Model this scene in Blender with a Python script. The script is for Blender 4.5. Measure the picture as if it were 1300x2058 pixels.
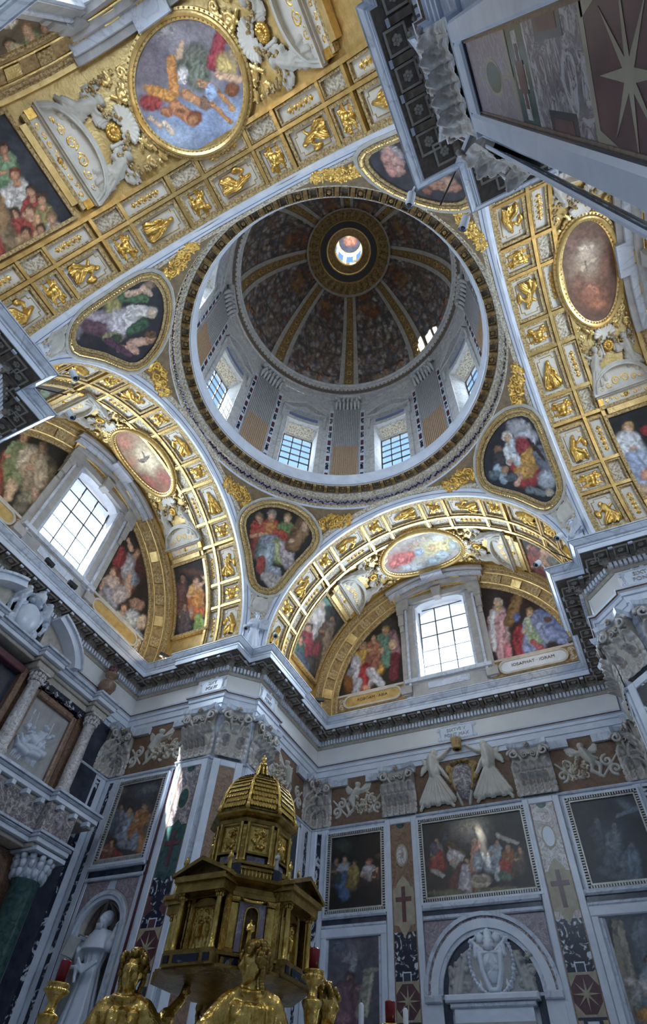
import bpy, bmesh, math, random
import numpy as np
from mathutils import Matrix, Vector
random.seed(7)
rng = np.random.default_rng(7)
PI = math.pi
rad = math.radians
scene = bpy.context.scene
col = scene.collection
for o_ in list(bpy.data.objects):
    bpy.data.objects.remove(o_)

# ------------------------------------------------------------------ camera
cam_d = bpy.data.cameras.new('camera')
cam_d.sensor_fit = 'HORIZONTAL'
cam_d.sensor_width = 36.0
cam_d.lens = 36.0 * 1122.1 / 1300.0
cam_d.clip_end = 300
cam = bpy.data.objects.new('camera', cam_d)
col.objects.link(cam)
RT = Vector((0.89812688, 0.43551969, 0.06075124))
UP = Vector((0.31165309, -0.72788813, 0.61077919))
DI = Vector((-0.31022647, 0.52962389, 0.78946695))
m3 = Matrix((RT, UP, -DI)).transposed()
cam.matrix_world = Matrix.Translation((4.77046, -8.04894, 1.62578)) @ m3.to_4x4()
scene.camera = cam

# ------------------------------------------------------------------ world, exposure
world = bpy.data.worlds.new('sky')
scene.world = world
world.use_nodes = True
wn = world.node_tree
for n_ in list(wn.nodes):
    wn.nodes.remove(n_)
w_out = wn.nodes.new('ShaderNodeOutputWorld')
w_bg = wn.nodes.new('ShaderNodeBackground')
w_tc = wn.nodes.new('ShaderNodeTexCoord')
w_sep = wn.nodes.new('ShaderNodeSeparateXYZ')
w_rmp = wn.nodes.new('ShaderNodeValToRGB')           # hazy bright horizon, blue towards the zenith
w_rmp.color_ramp.elements[0].position = 0.0
w_rmp.color_ramp.elements[0].color = (1.0, 1.0, 1.0, 1)
w_rmp.color_ramp.elements[1].position = 1.0
w_rmp.color_ramp.elements[1].color = (.12, .25, .52, 1)
for p_, c_ in ((.60, (.92, .97, 1.0)), (.80, (.36, .54, .80)), (.92, (.17, .32, .60))):
    w_rmp.color_ramp.elements.new(p_).color = (*c_, 1)
w_bg.inputs['Strength'].default_value = 1.9
wn.links.new(w_tc.outputs['Generated'], w_sep.inputs[0])
wn.links.new(w_sep.outputs['Z'], w_rmp.inputs[0])
wn.links.new(w_rmp.outputs[0], w_bg.inputs[0])
wn.links.new(w_bg.outputs[0], w_out.inputs[0])
sun_d = bpy.data.lights.new('sun', 'SUN')
sun_d.energy = 42.0
sun_d.angle = rad(.6)
sun_d.color = (1.0, .96, .88)
sun = bpy.data.objects.new('sun', sun_d)
col.objects.link(sun)
sun.rotation_euler = Vector((.29, .48, -.72)).to_track_quat('-Z', 'Y').to_euler()
scene.view_settings.view_transform = 'Standard'
scene.view_settings.look = 'None'
scene.view_settings.exposure = 0.0
scene.view_settings.gamma = 1.0
scene.view_settings.use_curve_mapping = False
scene.cycles.max_bounces = 5
scene.cycles.diffuse_bounces = 3
scene.cycles.glossy_bounces = 2
scene.cycles.transmission_bounces = 3
scene.cycles.transparent_max_bounces = 6
scene.cycles.caustics_reflective = False
scene.cycles.caustics_refractive = False
scene.cycles.sample_clamp_indirect = 4.0
scene.cycles.use_denoising = True
scene.cycles.adaptive_threshold = .02

# ------------------------------------------------------------------ lights: daylight at the windows, lamps on the cornice
def area(name, loc, target, size, power, color, size_y=None, spread=180):
    l = bpy.data.lights.new(name, 'AREA')
    l.energy = power
    l.color = color
    l.shape = 'RECTANGLE'
    l.size = size
    l.size_y = size_y or size
    l.spread = rad(spread)
    o = bpy.data.objects.new(name, l)
    col.objects.link(o)
    o.location = loc
    d = Vector(target) - Vector(loc)
    o.rotation_euler = d.to_track_quat('-Z', 'Y').to_euler()
    return o

COOL = (0.70, 0.84, 1.0)
WARM = (1.0, 0.83, 0.58)
DAY = (0.92, 0.96, 1.0)
LIGHT = dict(far=1150, left=1050, near=480, right=700, drum=110, up=58)
for k_, (x_, y_, tx, ty) in dict(far=(0, 12.5, 0, 0), near=(0, -13.2, 0, 0), left=(-11.8, 0, 0, 0), right=(11.8, 0, 0, 0)).items():
    area('daylight_window', (x_, y_, 18.3), (tx, ty, 15.0), 2.3, LIGHT[k_], COOL, 3.0, 170)
for k_ in range(8):
    a_ = rad(45 * k_)
    area('daylight_drum', (7.45 * math.cos(a_), 7.45 * math.sin(a_), 27.8), (0, 0, 27.4), 1.75, LIGHT['drum'], (.78, .88, 1.0), 2.8, 180)
for a_ in (0, 90, 180, -90):
    for s_ in (-1, 1):
        v_ = Matrix.Rotation(rad(a_), 3, 'Z') @ Vector((s_ * 5.4, 9.6, 15.42))
        t_ = Matrix.Rotation(rad(a_), 3, 'Z') @ Vector((-s_ * 2.2, 9.2, 22.2))
        area('cornice_floodlight', v_, t_, 0.4, LIGHT['up'], WARM, 1.6, 160)
area('lantern_daylight', (0, 0, 44.3), (0, 0, 46), 1.0, 60, DAY, 1.0, 180)

# ------------------------------------------------------------------ dimensions (metres, floor at 0)
ZS, A, D = 16.14, 6.08, 6.81        # vault springing, vault radius, front plane of the arches
RS = math.sqrt(A * A + D * D)       # pendentive sphere
ARM = dict(far=0, left=90, near=180, right=-90)
DEPTH = dict(far=12.0, near=12.7, left=11.3, right=11.3)
RM = {k: Matrix.Rotation(rad(v), 4, 'Z') for k, v in ARM.items()}
I4 = Matrix.Identity(4)
T = Matrix.Translation

def RA(a):
    """turn about the vault axis: from the crown to the angle a (degrees from the springing)"""
    return T((0, 0, ZS)) @ Matrix.Rotation(rad(90 - a), 4, 'Y') @ T((0, 0, -ZS))

def VP(a, v, r=A):
    return (r * math.cos(rad(a)), v, ZS + r * math.sin(rad(a)))

# ------------------------------------------------------------------ mesh builder
class MB:
    def __init__(s):
        s.v, s.f, s.c = [], [], None
    def add(s, vs, fs):
        n = len(s.v)
        s.v += [tuple(p) for p in vs]
        s.f += [tuple(i + n for i in f) for f in fs]
        return s
    def box(s, x0, x1, y0, y1, z0, z1):
        return s.add([(x0, y0, z0), (x1, y0, z0), (x1, y1, z0), (x0, y1, z0), (x0, y0, z1), (x1, y0, z1), (x1, y1, z1), (x0, y1, z1)],
                     [(0, 3, 2, 1), (4, 5, 6, 7), (0, 1, 5, 4), (1, 2, 6, 5), (2, 3, 7, 6), (3, 0, 4, 7)])
    def bev(s, x0, x1, y0, y1, z0, z1, b, face='y0'):
        """box whose face towards -y is chamfered by b"""
        return s.add([(x0, y1, z0), (x1, y1, z0), (x1, y1, z1), (x0, y1, z1), (x0, y0 + b, z0), (x1, y0 + b, z0), (x1, y0 + b, z1), (x0, y0 + b, z1),
                      (x0 + b, y0, z0 + b), (x1 - b, y0, z0 + b), (x1 - b, y0, z1 - b), (x0 + b, y0, z1 - b)],
                     [(0, 3, 2, 1), (0, 1, 5, 4), (1, 2, 6, 5), (2, 3, 7, 6), (3, 0, 4, 7), (4, 5, 9, 8), (5, 6, 10, 9), (6, 7, 11, 10), (7, 4, 8, 11), (8, 9, 10, 11)])
    def grid(s, P, cu=False, cv=False, flip=False):
        m, n = len(P), len(P[0])
        vs = [p for row in P for p in row]
        fs = []
        for i in range(m if cu else m - 1):
            for j in range(n if cv else n - 1):
                q = (i * n + j, ((i + 1) % m) * n + j, ((i + 1) % m) * n + (j + 1) % n, i * n + (j + 1) % n)
                fs.append(q[::-1] if flip else q)
        return s.add(vs, fs)
    def lathe(s, prof, n=24, a0=0, a1=360, cx=0, cy=0, flip=False, sx=1, sy=1):
        full = abs(a1 - a0) >= 359.9
        k = n if full else n + 1
        P = [[(cx + sx * r * math.cos(rad(a0 + (a1 - a0) * i / n)), cy + sy * r * math.sin(rad(a0 + (a1 - a0) * i / n)), z) for r, z in prof] for i in range(k)]
        return s.grid(P, cu=full, flip=flip)
    def tube(s, pts, r, n=8, cap=True):
        pts = [Vector(p) for p in pts]
        rr = r if isinstance(r, (list, tuple)) else [r] * len(pts)
        rows = []
        up = Vector((0, 0, 1))
        t0 = (pts[1] - pts[0]).normalized()
        if abs(t0.dot(up)) > .95:
            up = Vector((1, 0, 0))
        a = t0.cross(up).normalized()
        for i, p in enumerate(pts):
            t = (pts[min(i + 1, len(pts) - 1)] - pts[max(i - 1, 0)]).normalized()
            a = (a - t * a.dot(t)).normalized()
            b = t.cross(a)
            rows.append([tuple(p + (a * math.cos(2 * PI * j / n) + b * math.sin(2 * PI * j / n)) * rr[i]) for j in range(n)])
        n0 = len(s.v)
        s.grid(rows, cv=True)
        if cap:
            s.f.append(tuple(n0 + j for j in range(n)))
            s.f.append(tuple(n0 + (len(pts) - 1) * n + j for j in reversed(range(n))))
        return s
    def ell(s, c, r, nu=12, nv=8, R=None):
        if not isinstance(r, (list, tuple)):
            r = (r, r, r)
        rows = []
        for i in range(nv + 1):
            t = PI * (i + (.001 if i == 0 else -.001 if i == nv else 0)) / nv
            row = []
            for j in range(nu):
                p = Vector((r[0] * math.sin(t) * math.cos(2 * PI * j / nu), r[1] * math.sin(t) * math.sin(2 * PI * j / nu), r[2] * math.cos(t)))
                if R:
                    p = R @ p
                row.append((c[0] + p.x, c[1] + p.y, c[2] + p.z))
            rows.append(row)
        return s.grid(rows, cv=True)
    def prism(s, poly, y0, y1):
        """polygon in x,z pushed from y0 to y1"""
        n = len(poly)
        vs = [(x, y0, z) for x, z in poly] + [(x, y1, z) for x, z in poly]
        return s.add(vs, [tuple(range(n)), tuple(range(2 * n - 1, n - 1, -1))] + [(i, i + n, (i + 1) % n + n, (i + 1) % n) for i in range(n)])
    def map(s, fn):
        s.v = [tuple(fn(*p)) for p in s.v]
        return s
    def join(s, o, M=None):
        return s.add([tuple(M @ Vector(p)) for p in o.v] if M else o.v, o.f)
    def mesh(s, name, smooth=False):
        me = bpy.data.meshes.new(name)
        me.from_pydata(s.v, [], s.f)
        if smooth:
            me.polygons.foreach_set('use_smooth', [True] * len(me.polygons))
        if s.c is not None:
            ca = me.color_attributes.new('Col', 'FLOAT_COLOR', 'POINT')
            ca.data.foreach_set('color', np.concatenate([s.c, np.ones((len(s.c), 1))], 1).astype(np.float32).ravel())
        me.validate()
        return me

WM = {}
def place(o, parent=None, M=None):
    M = M or I4
    col.objects.link(o)
    if parent is not None:
        o.parent = parent
        o.matrix_parent_inverse = WM[parent].inverted()
    o.matrix_basis = M
    WM[o] = M.copy()
    return o

def ob(name, mb, mat, parent=None, M=None, smooth=False, kind=None, label=None):
    me = mb if isinstance(mb, bpy.types.Mesh) else mb.mesh(name, smooth)
    o = bpy.data.objects.new(name, me)
    if mat is not None:
        if not me.materials:
            me.materials.append(MATS[mat])
        elif me.materials[0] != MATS[mat]:
            o.material_slots[0].link = 'OBJECT'
            o.material_slots[0].material = MATS[mat]
    place(o, parent, M)
    if kind:
        o['kind'] = kind
    if label:
        o['label'] = label
    return o

def tag(o, label, cat=None, group=None, kind=None):
    o['label'] = label
    if cat:
        o['category'] = cat
    if group:
        o['group'] = group
    if kind:
        o['kind'] = kind
    return o

def thing(name, label, cat, loc=(0, 0, 0), group=None, M=None):
    o = bpy.data.objects.new(name, None)
    o.empty_display_size = .2
    place(o, None, M if M is not None else T(loc))
    return tag(o, label, cat, group)

def shell(name, label):
    o = bpy.data.objects.new(name, None)
    place(o)
    o['label'] = label
    o['kind'] = 'structure'
    return o

# ------------------------------------------------------------------ materials
MATS = {}
def mat(name, c1, rough=.5, metal=0.0, c2=None, scale=4.0, mix=.5, detail=4, bump=0.0, bscale=30.0, kind='noise', sharp=.2, stretch=None, spec=.5, vein=None, vscale=2.5):
    m = bpy.data.materials.new(name)
    m.use_nodes = True
    nt = m.node_tree
    b = nt.nodes['Principled BSDF']
    b.inputs['Roughness'].default_value = rough
    b.inputs['Metallic'].default_value = metal
    b.inputs['Specular IOR Level'].default_value = spec
    tc = nt.nodes.new('ShaderNodeTexCoord')
    src = tc.outputs['Object']
    if stretch:
        mp = nt.nodes.new('ShaderNodeMapping')
        mp.inputs['Scale'].default_value = stretch
        nt.links.new(src, mp.inputs[0])
        src = mp.outputs[0]
    cout = None
    if c2 is not None:
        if kind == 'voronoi':
            tx = nt.nodes.new('ShaderNodeTexVoronoi')
            tx.inputs['Scale'].default_value = scale
            fac = tx.outputs['Distance']
        else:
            tx = nt.nodes.new('ShaderNodeTexNoise')
            tx.inputs['Scale'].default_value = scale
            tx.inputs['Detail'].default_value = detail
            tx.inputs['Roughness'].default_value = .6
            if kind == 'marble':
                tx.inputs['Distortion'].default_value = 1.6
            fac = tx.outputs[0]
        nt.links.new(src, tx.inputs['Vector'])
        rp = nt.nodes.new('ShaderNodeValToRGB')
        rp.color_ramp.elements[0].position = max(0, mix - sharp)
        rp.color_ramp.elements[1].position = min(1, mix + sharp)
        rp.color_ramp.elements[0].color = (*c1, 1)
        rp.color_ramp.elements[1].color = (*c2, 1)
        nt.links.new(fac, rp.inputs[0])
        cout = rp.outputs[0]
    if vein is not None:
        nz = nt.nodes.new('ShaderNodeTexNoise')
        nz.inputs['Scale'].default_value = vscale
        nz.inputs['Detail'].default_value = 6
        nz.inputs['Distortion'].default_value = 2.2
        nt.links.new(src, nz.inputs['Vector'])
        r2 = nt.nodes.new('ShaderNodeValToRGB')
        e = r2.color_ramp.elements
        e[0].position, e[0].color = .46, (0, 0, 0, 1)
        e[1].position, e[1].color = .54, (0, 0, 0, 1)
        k = r2.color_ramp.elements.new(.5)
        k.color = (1, 1, 1, 1)
        nt.links.new(nz.outputs[0], r2.inputs[0])
        mx = nt.nodes.new('ShaderNodeMixRGB')
        mx.inputs[2].default_value = (*vein, 1)
        if cout is not None:
            nt.links.new(cout, mx.inputs[1])
        else:
            mx.inputs[1].default_value = (*c1, 1)
        nt.links.new(r2.outputs[0], mx.inputs[0])
        cout = mx.outputs[0]
    if cout is not None:
        nt.links.new(cout, b.inputs['Base Color'])
    else:
        b.inputs['Base Color'].default_value = (*c1, 1)
    if bump:
        bz = nt.nodes.new('ShaderNodeTexVoronoi' if kind == 'carved' else 'ShaderNodeTexNoise')
        bz.inputs['Scale'].default_value = bscale
        nt.links.new(src, bz.inputs['Vector'])
        bp = nt.nodes.new('ShaderNodeBump')
        bp.inputs['Strength'].default_value = bump
        bp.inputs['Distance'].default_value = .03
        nt.links.new(bz.outputs[0], bp.inputs['Height'])
        nt.links.new(bp.outputs[0], b.inputs['Normal'])
    MATS[name] = m
    return m

mat('gold', (.50, .32, .10), .36, .7, (.78, .58, .25), 3, .5, bump=.3, bscale=16)
mat('gold_relief', (.45, .23, .035), .32, .8, (.92, .62, .18), 7, .5, sharp=.25, bump=.4, bscale=26)
mat('gold_carved', (.20, .12, .04), .5, .35, (.64, .49, .25), 15, .49, sharp=.15, bump=.8, bscale=36)
mat('gold_plain', (.46, .31, .10), .42, .5, (.70, .52, .23), 3.5, .5, bump=.45, bscale=13)
mat('gold_brown', (.20, .12, .045), .55, .3, (.50, .34, .14), 7, .5, sharp=.2, bump=.7, bscale=18)
mat('pendentive_ground', (.13, .09, .05), .6, .15, (.27, .19, .10), 5, .5, sharp=.25, bump=.6, bscale=12)
mat('bronze_gilt', (.12, .065, .014), .3, .85, (.50, .32, .08), 6, .5, sharp=.25, bump=.35, bscale=26)
mat('bronze_bright', (.36, .20, .03), .27, .88, (.92, .64, .19), 9, .5, sharp=.22, bump=.3, bscale=30)
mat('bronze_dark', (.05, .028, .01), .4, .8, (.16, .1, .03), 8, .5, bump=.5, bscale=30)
mat('stucco', (.42, .40, .35), .62, 0, (.60, .58, .53), 3, .5, bump=.25, bscale=16)
mat('stucco_white', (.60, .57, .50), .6, 0, (.72, .69, .62), 3, .5)
mat('stucco_ornament', (.30, .23, .13), .6, .1, (.68, .64, .55), 14, .48, sharp=.10, bump=.7, bscale=30)
mat('plaster', (.66, .66, .66), .7, 0, (.74, .74, .73), 1.2, .5)
mat('marble', (.46, .51, .61), .32, 0, (.66, .71, .80), .9, .5, kind='marble', vein=(.40, .44, .52), vscale=.8)
mat('marble_light', (.56, .61, .71), .3, 0, (.72, .77, .86), 1.0, .5, kind='marble')
mat('marble_grey', (.26, .26, .265), .4, 0, (.50, .49, .475), 1.3, .5, kind='marble', sharp=.3)
mat('marble_dark', (.018, .022, .04), .25, 0, (.05, .06, .09), 3, .5)
mat('marble_black_white', (.012, .016, .035), .25, 0, (.62, .66, .72), 3.2, .58, kind='marble', sharp=.035)
mat('marble_red', (.07, .022, .032), .3, 0, (.13, .05, .06), 5, .5)
mat('marble_purple', (.19, .15, .18), .32, 0, (.36, .30, .34), 2.4, .5, kind='marble', vein=(.45, .40, .43), vscale=3)
mat('marble_orange', (.17, .095, .06), .35, 0, (.31, .20, .13), 2.5, .5, kind='marble', vein=(.11, .06, .05), vscale=3)
mat('marble_green', (.015, .045, .045), .25, 0, (.06, .13, .12), 4, .5, kind='marble')
mat('marble_yellow', (.30, .25, .17), .35, 0, (.44, .39, .29), 3, .5)
mat('marble_breccia', (.16, .13, .15), .32, 0, (.50, .46, .46), 5, .5, kind='marble', sharp=.1, vein=(.08, .05, .07), vscale=5)
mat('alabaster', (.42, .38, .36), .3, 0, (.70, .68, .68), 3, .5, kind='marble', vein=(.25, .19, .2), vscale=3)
mat('brown_ground', (.12, .068, .042), .6, 0, (.21, .13, .08), 6, .5)
mat('capital_stone', (.30, .24, .19), .6, 0, (.62, .61, .60), 4, .5, sharp=.16, bump=.3, bscale=16)
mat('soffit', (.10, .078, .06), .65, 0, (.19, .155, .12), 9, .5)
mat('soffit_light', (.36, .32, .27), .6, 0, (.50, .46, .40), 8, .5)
mat('line_blue', (.16, .2, .36), .5)
mat('flute_orange', (.40, .26, .16), .6, 0, (.48, .33, .21), 6, .5)
mat('drum_white', (.50, .50, .50), .55, 0, (.66, .65, .63), 2.4, .5, vein=(.40, .40, .41), vscale=1.2)
mat('iron', (.02, .021, .024), .5, .4)
mat('lamp_white', (.72, .76, .82), .35)
mat('wax', (.82, .82, .84), .5)
mat('wax_red', (.22, .008, .012), .18)
mat('silver_leaf', (.34, .33, .30), .4, .3, (.58, .57, .54), 4, .5)
mat('slate', (.08, .08, .085), .7)
mat('flute_grey', (.26, .26, .27), .6)
mat('lead_text', (.07, .05, .03), .7)

def paint_mat(name, rough=.62, spec=.3):
    m = bpy.data.materials.new(name)
    m.use_nodes = True
    nt = m.node_tree
    b = nt.nodes['Principled BSDF']
    b.inputs['Roughness'].default_value = rough
    b.inputs['Specular IOR Level'].default_value = spec
    at = nt.nodes.new('ShaderNodeAttribute')
    at.attribute_name = 'Col'
    tc = nt.nodes.new('ShaderNodeTexCoord')
    nz = nt.nodes.new('ShaderNodeTexNoise')
    nz.inputs['Scale'].default_value = 7
    nz.inputs['Detail'].default_value = 5
    nt.links.new(tc.outputs['Object'], nz.inputs['Vector'])
    mr = nt.nodes.new('ShaderNodeMapRange')
    mr.inputs['From Min'].default_value = .3
    mr.inputs['From Max'].default_value = .7
    mr.inputs['To Min'].default_value = .78
    mr.inputs['To Max'].default_value = 1.18
    nt.links.new(nz.outputs[0], mr.inputs[0])
    mx = nt.nodes.new('ShaderNodeMixRGB')
    mx.blend_type = 'MULTIPLY'
    mx.inputs[0].default_value = 1
    nt.links.new(at.outputs['Color'], mx.inputs[1])
    nt.links.new(mr.outputs[0], mx.inputs[2])
    nt.links.new(mx.outputs[0], b.inputs['Base Color'])
    MATS[name] = m
paint_mat('fresco')
paint_mat('oil_paint', .38, .5)

def glass_mat():
    m = bpy.data.materials.new('window_glass')
    m.use_nodes = True
    nt = m.node_tree
    nt.nodes.remove(nt.nodes['Principled BSDF'])
    g = nt.nodes.new('ShaderNodeBsdfGlossy')
    g.inputs['Roughness'].default_value = .05
    t = nt.nodes.new('ShaderNodeBsdfTransparent')
    t.inputs['Color'].default_value = (.93, .97, 1, 1)
    mx = nt.nodes.new('ShaderNodeMixShader')
    mx.inputs[0].default_value = .05
    nt.links.new(t.outputs[0], mx.inputs[1])
    nt.links.new(g.outputs[0], mx.inputs[2])
    nt.links.new(mx.outputs[0], nt.nodes['Material Output'].inputs['Surface'])
    MATS['window_glass'] = m
glass_mat()
# ================================================================== STRUCTURE
def offs(path, d, closed=True):
    """offset a plan polyline to its left by d"""
    n = len(path)
    out = []
    for i in range(n):
        p = Vector(path[i])
        e0 = (Vector(path[i]) - Vector(path[i - 1])).normalized() if (closed or i > 0) else None
        e1 = (Vector(path[(i + 1) % n]) - Vector(path[i])).normalized() if (closed or i < n - 1) else None
        e0 = e0 or e1
        e1 = e1 or e0
        n0, n1 = Vector((-e0.y, e0.x)), Vector((-e1.y, e1.x))
        k = 1 + n0.dot(n1)
        q = p + (n0 + n1) * (d / k)
        out.append((q.x, q.y))
    return out

def sweep(path, prof, closed=True):
    m = MB()
    rows = [[(x, y, z) for x, y in offs(path, d, closed)] for d, z in prof]
    P = [[rows[j][i] for j in range(len(prof))] for i in range(len(path))]
    return m.grid(P, cu=closed)

def rot4(quads):
    return quads

# plan of the wall line, counter-clockwise seen from above; interior on the left
def loop(notch):
    pts = []
    for q in range(4):
        c, s = round(math.cos(q * PI / 2)), round(math.sin(q * PI / 2))
        # quadrant between arm at angle q*90 (towards +x for q=0) and the next one
        L0, L1 = [DEPTH[k] for k in (('right', 'far'), ('far', 'left'), ('left', 'near'), ('near', 'right'))[q]]
        pp = [(L0, 6.1), (8.14, 6.1), (8.14, 5.95), (6.85, 5.95)]
        pp += [(6.85, 6.85)] if notch else [(6.85, 5.99), (5.99, 6.85)]
        pp += [(5.95, 6.85), (5.95, 8.14), (6.1, 8.14), (6.1, L1)]
        pts += [(c * x - s * y, s * x + c * y) for x, y in pp]
    return pts
KLOOP, FLOOP = loop(True), loop(False)

floor = ob('floor', MB().box(-14, 14, -14, 14, -.3, 0), 'marble_grey', kind='structure', label='pale grey marble floor of the chapel')
# lower walls: one object per side of the plan
def wall_run(name, i0, n, label, z0=0, z1=14.4, mat_='marble'):
    P = [FLOOP[(i0 + i) % len(FLOOP)] for i in range(n)]
    Q = offs(P, -.5, False)
    m = MB()
    m.grid([[(x, y, z0) for x, y in P], [(x, y, z1) for x, y in P]], flip=True)
    m.grid([[(x, y, z0) for x, y in Q], [(x, y, z1) for x, y in Q]])
    return ob(name, m, mat_, kind='structure', label=label)
NQ = len(FLOOP) // 4
for q, nm, lb in ((0, 'wall_pier_right', 'marble crossing pier beside the right arm and the far arm'), (1, 'wall_pier_left', 'marble crossing pier behind the gilded tabernacle'),
                  (2, 'wall_pier_near_left', 'shaded crossing pier between the left arm and the near arm'), (3, 'wall_pier_near', 'marble crossing pier close to the viewer, upper right')):
    wall_run(nm, q * NQ, NQ - (q == 1), lb)
for q, nm, lb in ((0, 'wall_far', 'far wall hung with framed paintings between inlaid pilasters'), (1, 'wall_left', 'left end wall behind the papal tomb'),
                  (2, 'wall_near', 'end wall of the arm overhead'), (3, 'wall_right', 'end wall of the right arm')):
    wall_run(nm, q * NQ + NQ - 1, 2, lb)

# ---- entablature: architrave and frieze follow the chamfered piers
ent = shell('trim_entablature', 'white marble entablature with plain frieze running round the chapel')
ob('architrave', sweep(FLOOP, [(.0, 12.80), (.06, 12.80), (.06, 12.98), (.10, 12.99), (.10, 13.22), (.14, 13.23), (.15, 13.34), (.23, 13.40), (.25, 13.46), (.0, 13.50)]), 'marble_light', ent)
ob('astragal', sweep(FLOOP, [(.0, 10.96), (.05, 10.97), (.07, 11.01), (.05, 11.05), (.0, 11.06)]), 'marble', ent)
ob('architrave_line', sweep(FLOOP, [(.10, 13.355), (.20, 13.375), (.235, 13.40), (.16, 13.41)]), 'marble_orange', ent)
ob('frieze', sweep(FLOOP, [(.0, 13.46), (.02, 13.46), (.02, 14.24), (.0, 14.24)]), 'plaster', ent)
ob('bed_moulding', sweep(FLOOP, [(.0, 14.22), (.06, 14.24), (.11, 14.31), (.13, 14.31), (.13, 14.52), (.17, 14.52), (.24, 14.60), (.26, 14.66), (.0, 14.68)]), 'soffit_light', ent)
# dentils, one course per straight stretch
def course(path, off, z0, z1, w, pitch, dep):
    m = MB()
    P = offs(path, off)
    for i in range(len(P)):
        a, b = Vector(P[i]), Vector(P[(i + 1) % len(P)])
        L = (b - a).length
        if L < .3:
            continue
        t = (b - a) / L
        n = Vector((-t.y, t.x))
        k = int(L / pitch)
        s0 = (L - k * pitch) / 2
        for j in range(k):
            c0 = a + t * (s0 + j * pitch + (pitch - w) / 2)
            c1 = c0 + t * w
            q = [c0, c1, c1 + n * dep, c0 + n * dep]
            m.add([(p.x, p.y, z0) for p in q] + [(p.x, p.y, z1) for p in q], [(0, 3, 2, 1), (2, 3, 7, 6), (1, 2, 6, 5), (3, 0, 4, 7)])
    return m
ob('dentil_course', course(FLOOP, .13, 14.33, 14.51, .085, .135, .09), 'marble_light', ent, kind='stuff')
# ---- corona and cyma follow the square notches of the piers
cor = shell('trim_cornice', 'projecting white marble cornice with coffered brown soffit')
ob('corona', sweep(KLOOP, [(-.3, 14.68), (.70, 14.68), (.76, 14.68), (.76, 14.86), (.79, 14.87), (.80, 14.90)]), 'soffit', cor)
ob('corona_fascia', sweep(KLOOP, [(.755, 14.665), (.78, 14.665), (.78, 14.86), (.76, 14.87)]), 'marble_light', cor)
ob('cyma', sweep(KLOOP, [(.74, 14.84), (.80, 14.86), (.81, 14.92), (.85, 14.95), (.90, 15.03), (.93, 15.07), (.93, 15.10), (.96, 15.11), (.96, 15.15), (-.5, 15.17)]), 'marble', cor)
# soffit coffers with rosettes and the brackets between them
fr = MB()
for x0, x1, y0, y1 in ((-.2, .2, -.2, -.16), (-.2, .2, .16, .2), (-.2, -.16, -.16, .16), (.16, .2, -.16, .16)):
    fr.box(x0, x1, y0, y1, -.05, .02)
COF = fr.mesh('soffit_frame')
rs = MB()
for k in range(6):
    a = k * PI / 3
    rs.ell((.06 * math.cos(a), .06 * math.sin(a), -.012), (.042, .042, .02), 6, 4)
rs.ell((0, 0, -.02), (.03, .03, .03), 6, 4)
ROS = rs.mesh('rosette', True)
bk = MB()
bk.add([(-.06, -.22, 0), (.06, -.22, 0), (.06, .24, 0), (-.06, .24, 0), (-.06, -.22, -.16), (.06, -.22, -.16), (-.06, .02, -.13), (.06, .02, -.13), (-.06, .16, -.06), (.06, .16, -.06), (-.06, .24, -.085), (.06, .24, -.085)],
       [(0, 1, 5, 4), (4, 5, 7, 6), (6, 7, 9, 8), (8, 9, 11, 10), (10, 11, 2, 3), (1, 2, 11, 9), (1, 9, 7, 5), (0, 8, 10, 3), (0, 4, 6, 8)])
BRK = bk.mesh('bracket')
tip = MB().box(-.065, .065, .19, .25, -.095, -.03).mesh('bracket_tip')
KP = offs(KLOOP, .47)
for i in range(len(KP)):
    a, b = Vector(KP[i]), Vector(KP[(i + 1) % len(KP)])
    L = (b - a).length
    if L < .35:
        continue
    t = (b - a) / L
    n = Vector((-t.y, t.x))
    # runs start inside the mitre
    conv0 = (Vector(KP[i]) - Vector(KP[i - 1]))
    k = max(1, round((L + .1) / .62))
    for j in range(k):
        c = a + t * (L * (j + .5) / k)
        M = Matrix(((t.x, n.x, 0, c.x), (t.y, n.y, 0, c.y), (0, 0, 1, 14.68), (0, 0, 0, 1)))
        f_ = ob('soffit_coffer', COF, 'soffit_light', cor, M)
        ob('rosette', ROS, 'soffit_light', f_, M)
        if j < k - 1 or L > 3:
            c2 = a + t * (L * (j + 1) / k)
            M2 = Matrix(((t.x, n.x, 0, c2.x), (t.y, n.y, 0, c2.y), (0, 0, 1, 14.68), (0, 0, 0, 1)))
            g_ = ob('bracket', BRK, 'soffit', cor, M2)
            ob('bracket_tip', tip, 'marble', g_, M2)
egg = MB()
P_ = offs(FLOOP, .25)
for i in range(len(P_)):
    a, b = Vector(P_[i]), Vector(P_[(i + 1) % len(P_)])
    L = (b - a).length
    k = int(L / .16)
    for j in range(k):
        c = a.lerp(b, (j + .5) / k)
        egg.ell((c.x, c.y, 14.61), (.055, .055, .05), 6, 4)
ob('egg_moulding', egg, 'soffit_light', ent, kind='stuff', smooth=True)

# ---- barrel vaults -------------------------------------------------------
def vgrid(a0, a1, v0, v1, r=A, na=24, nv=1, fn=None):
    return [[VP(a0 + (a1 - a0) * i / na, v0 + (v1 - v0) * j / nv, r) for j in range(nv + 1)] for i in range(na + 1)]

def vblock(a0, a1, v0, v1, r0, r1, na=3):
    """curved block on the vault: r0 inner (visible) radius, r1 outer"""
    m = MB()
    P = []
    for i in range(na + 1):
        a = a0 + (a1 - a0) * i / na
        P.append([VP(a, v0, r1), VP(a, v0, r0), VP(a, v1, r0), VP(a, v1, r1)])
    m.grid(P, cv=True)
    n = len(m.v)
    m.f += [(0, 1, 2, 3), (n - 1, n - 2, n - 3, n - 4)]
    return m

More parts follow.
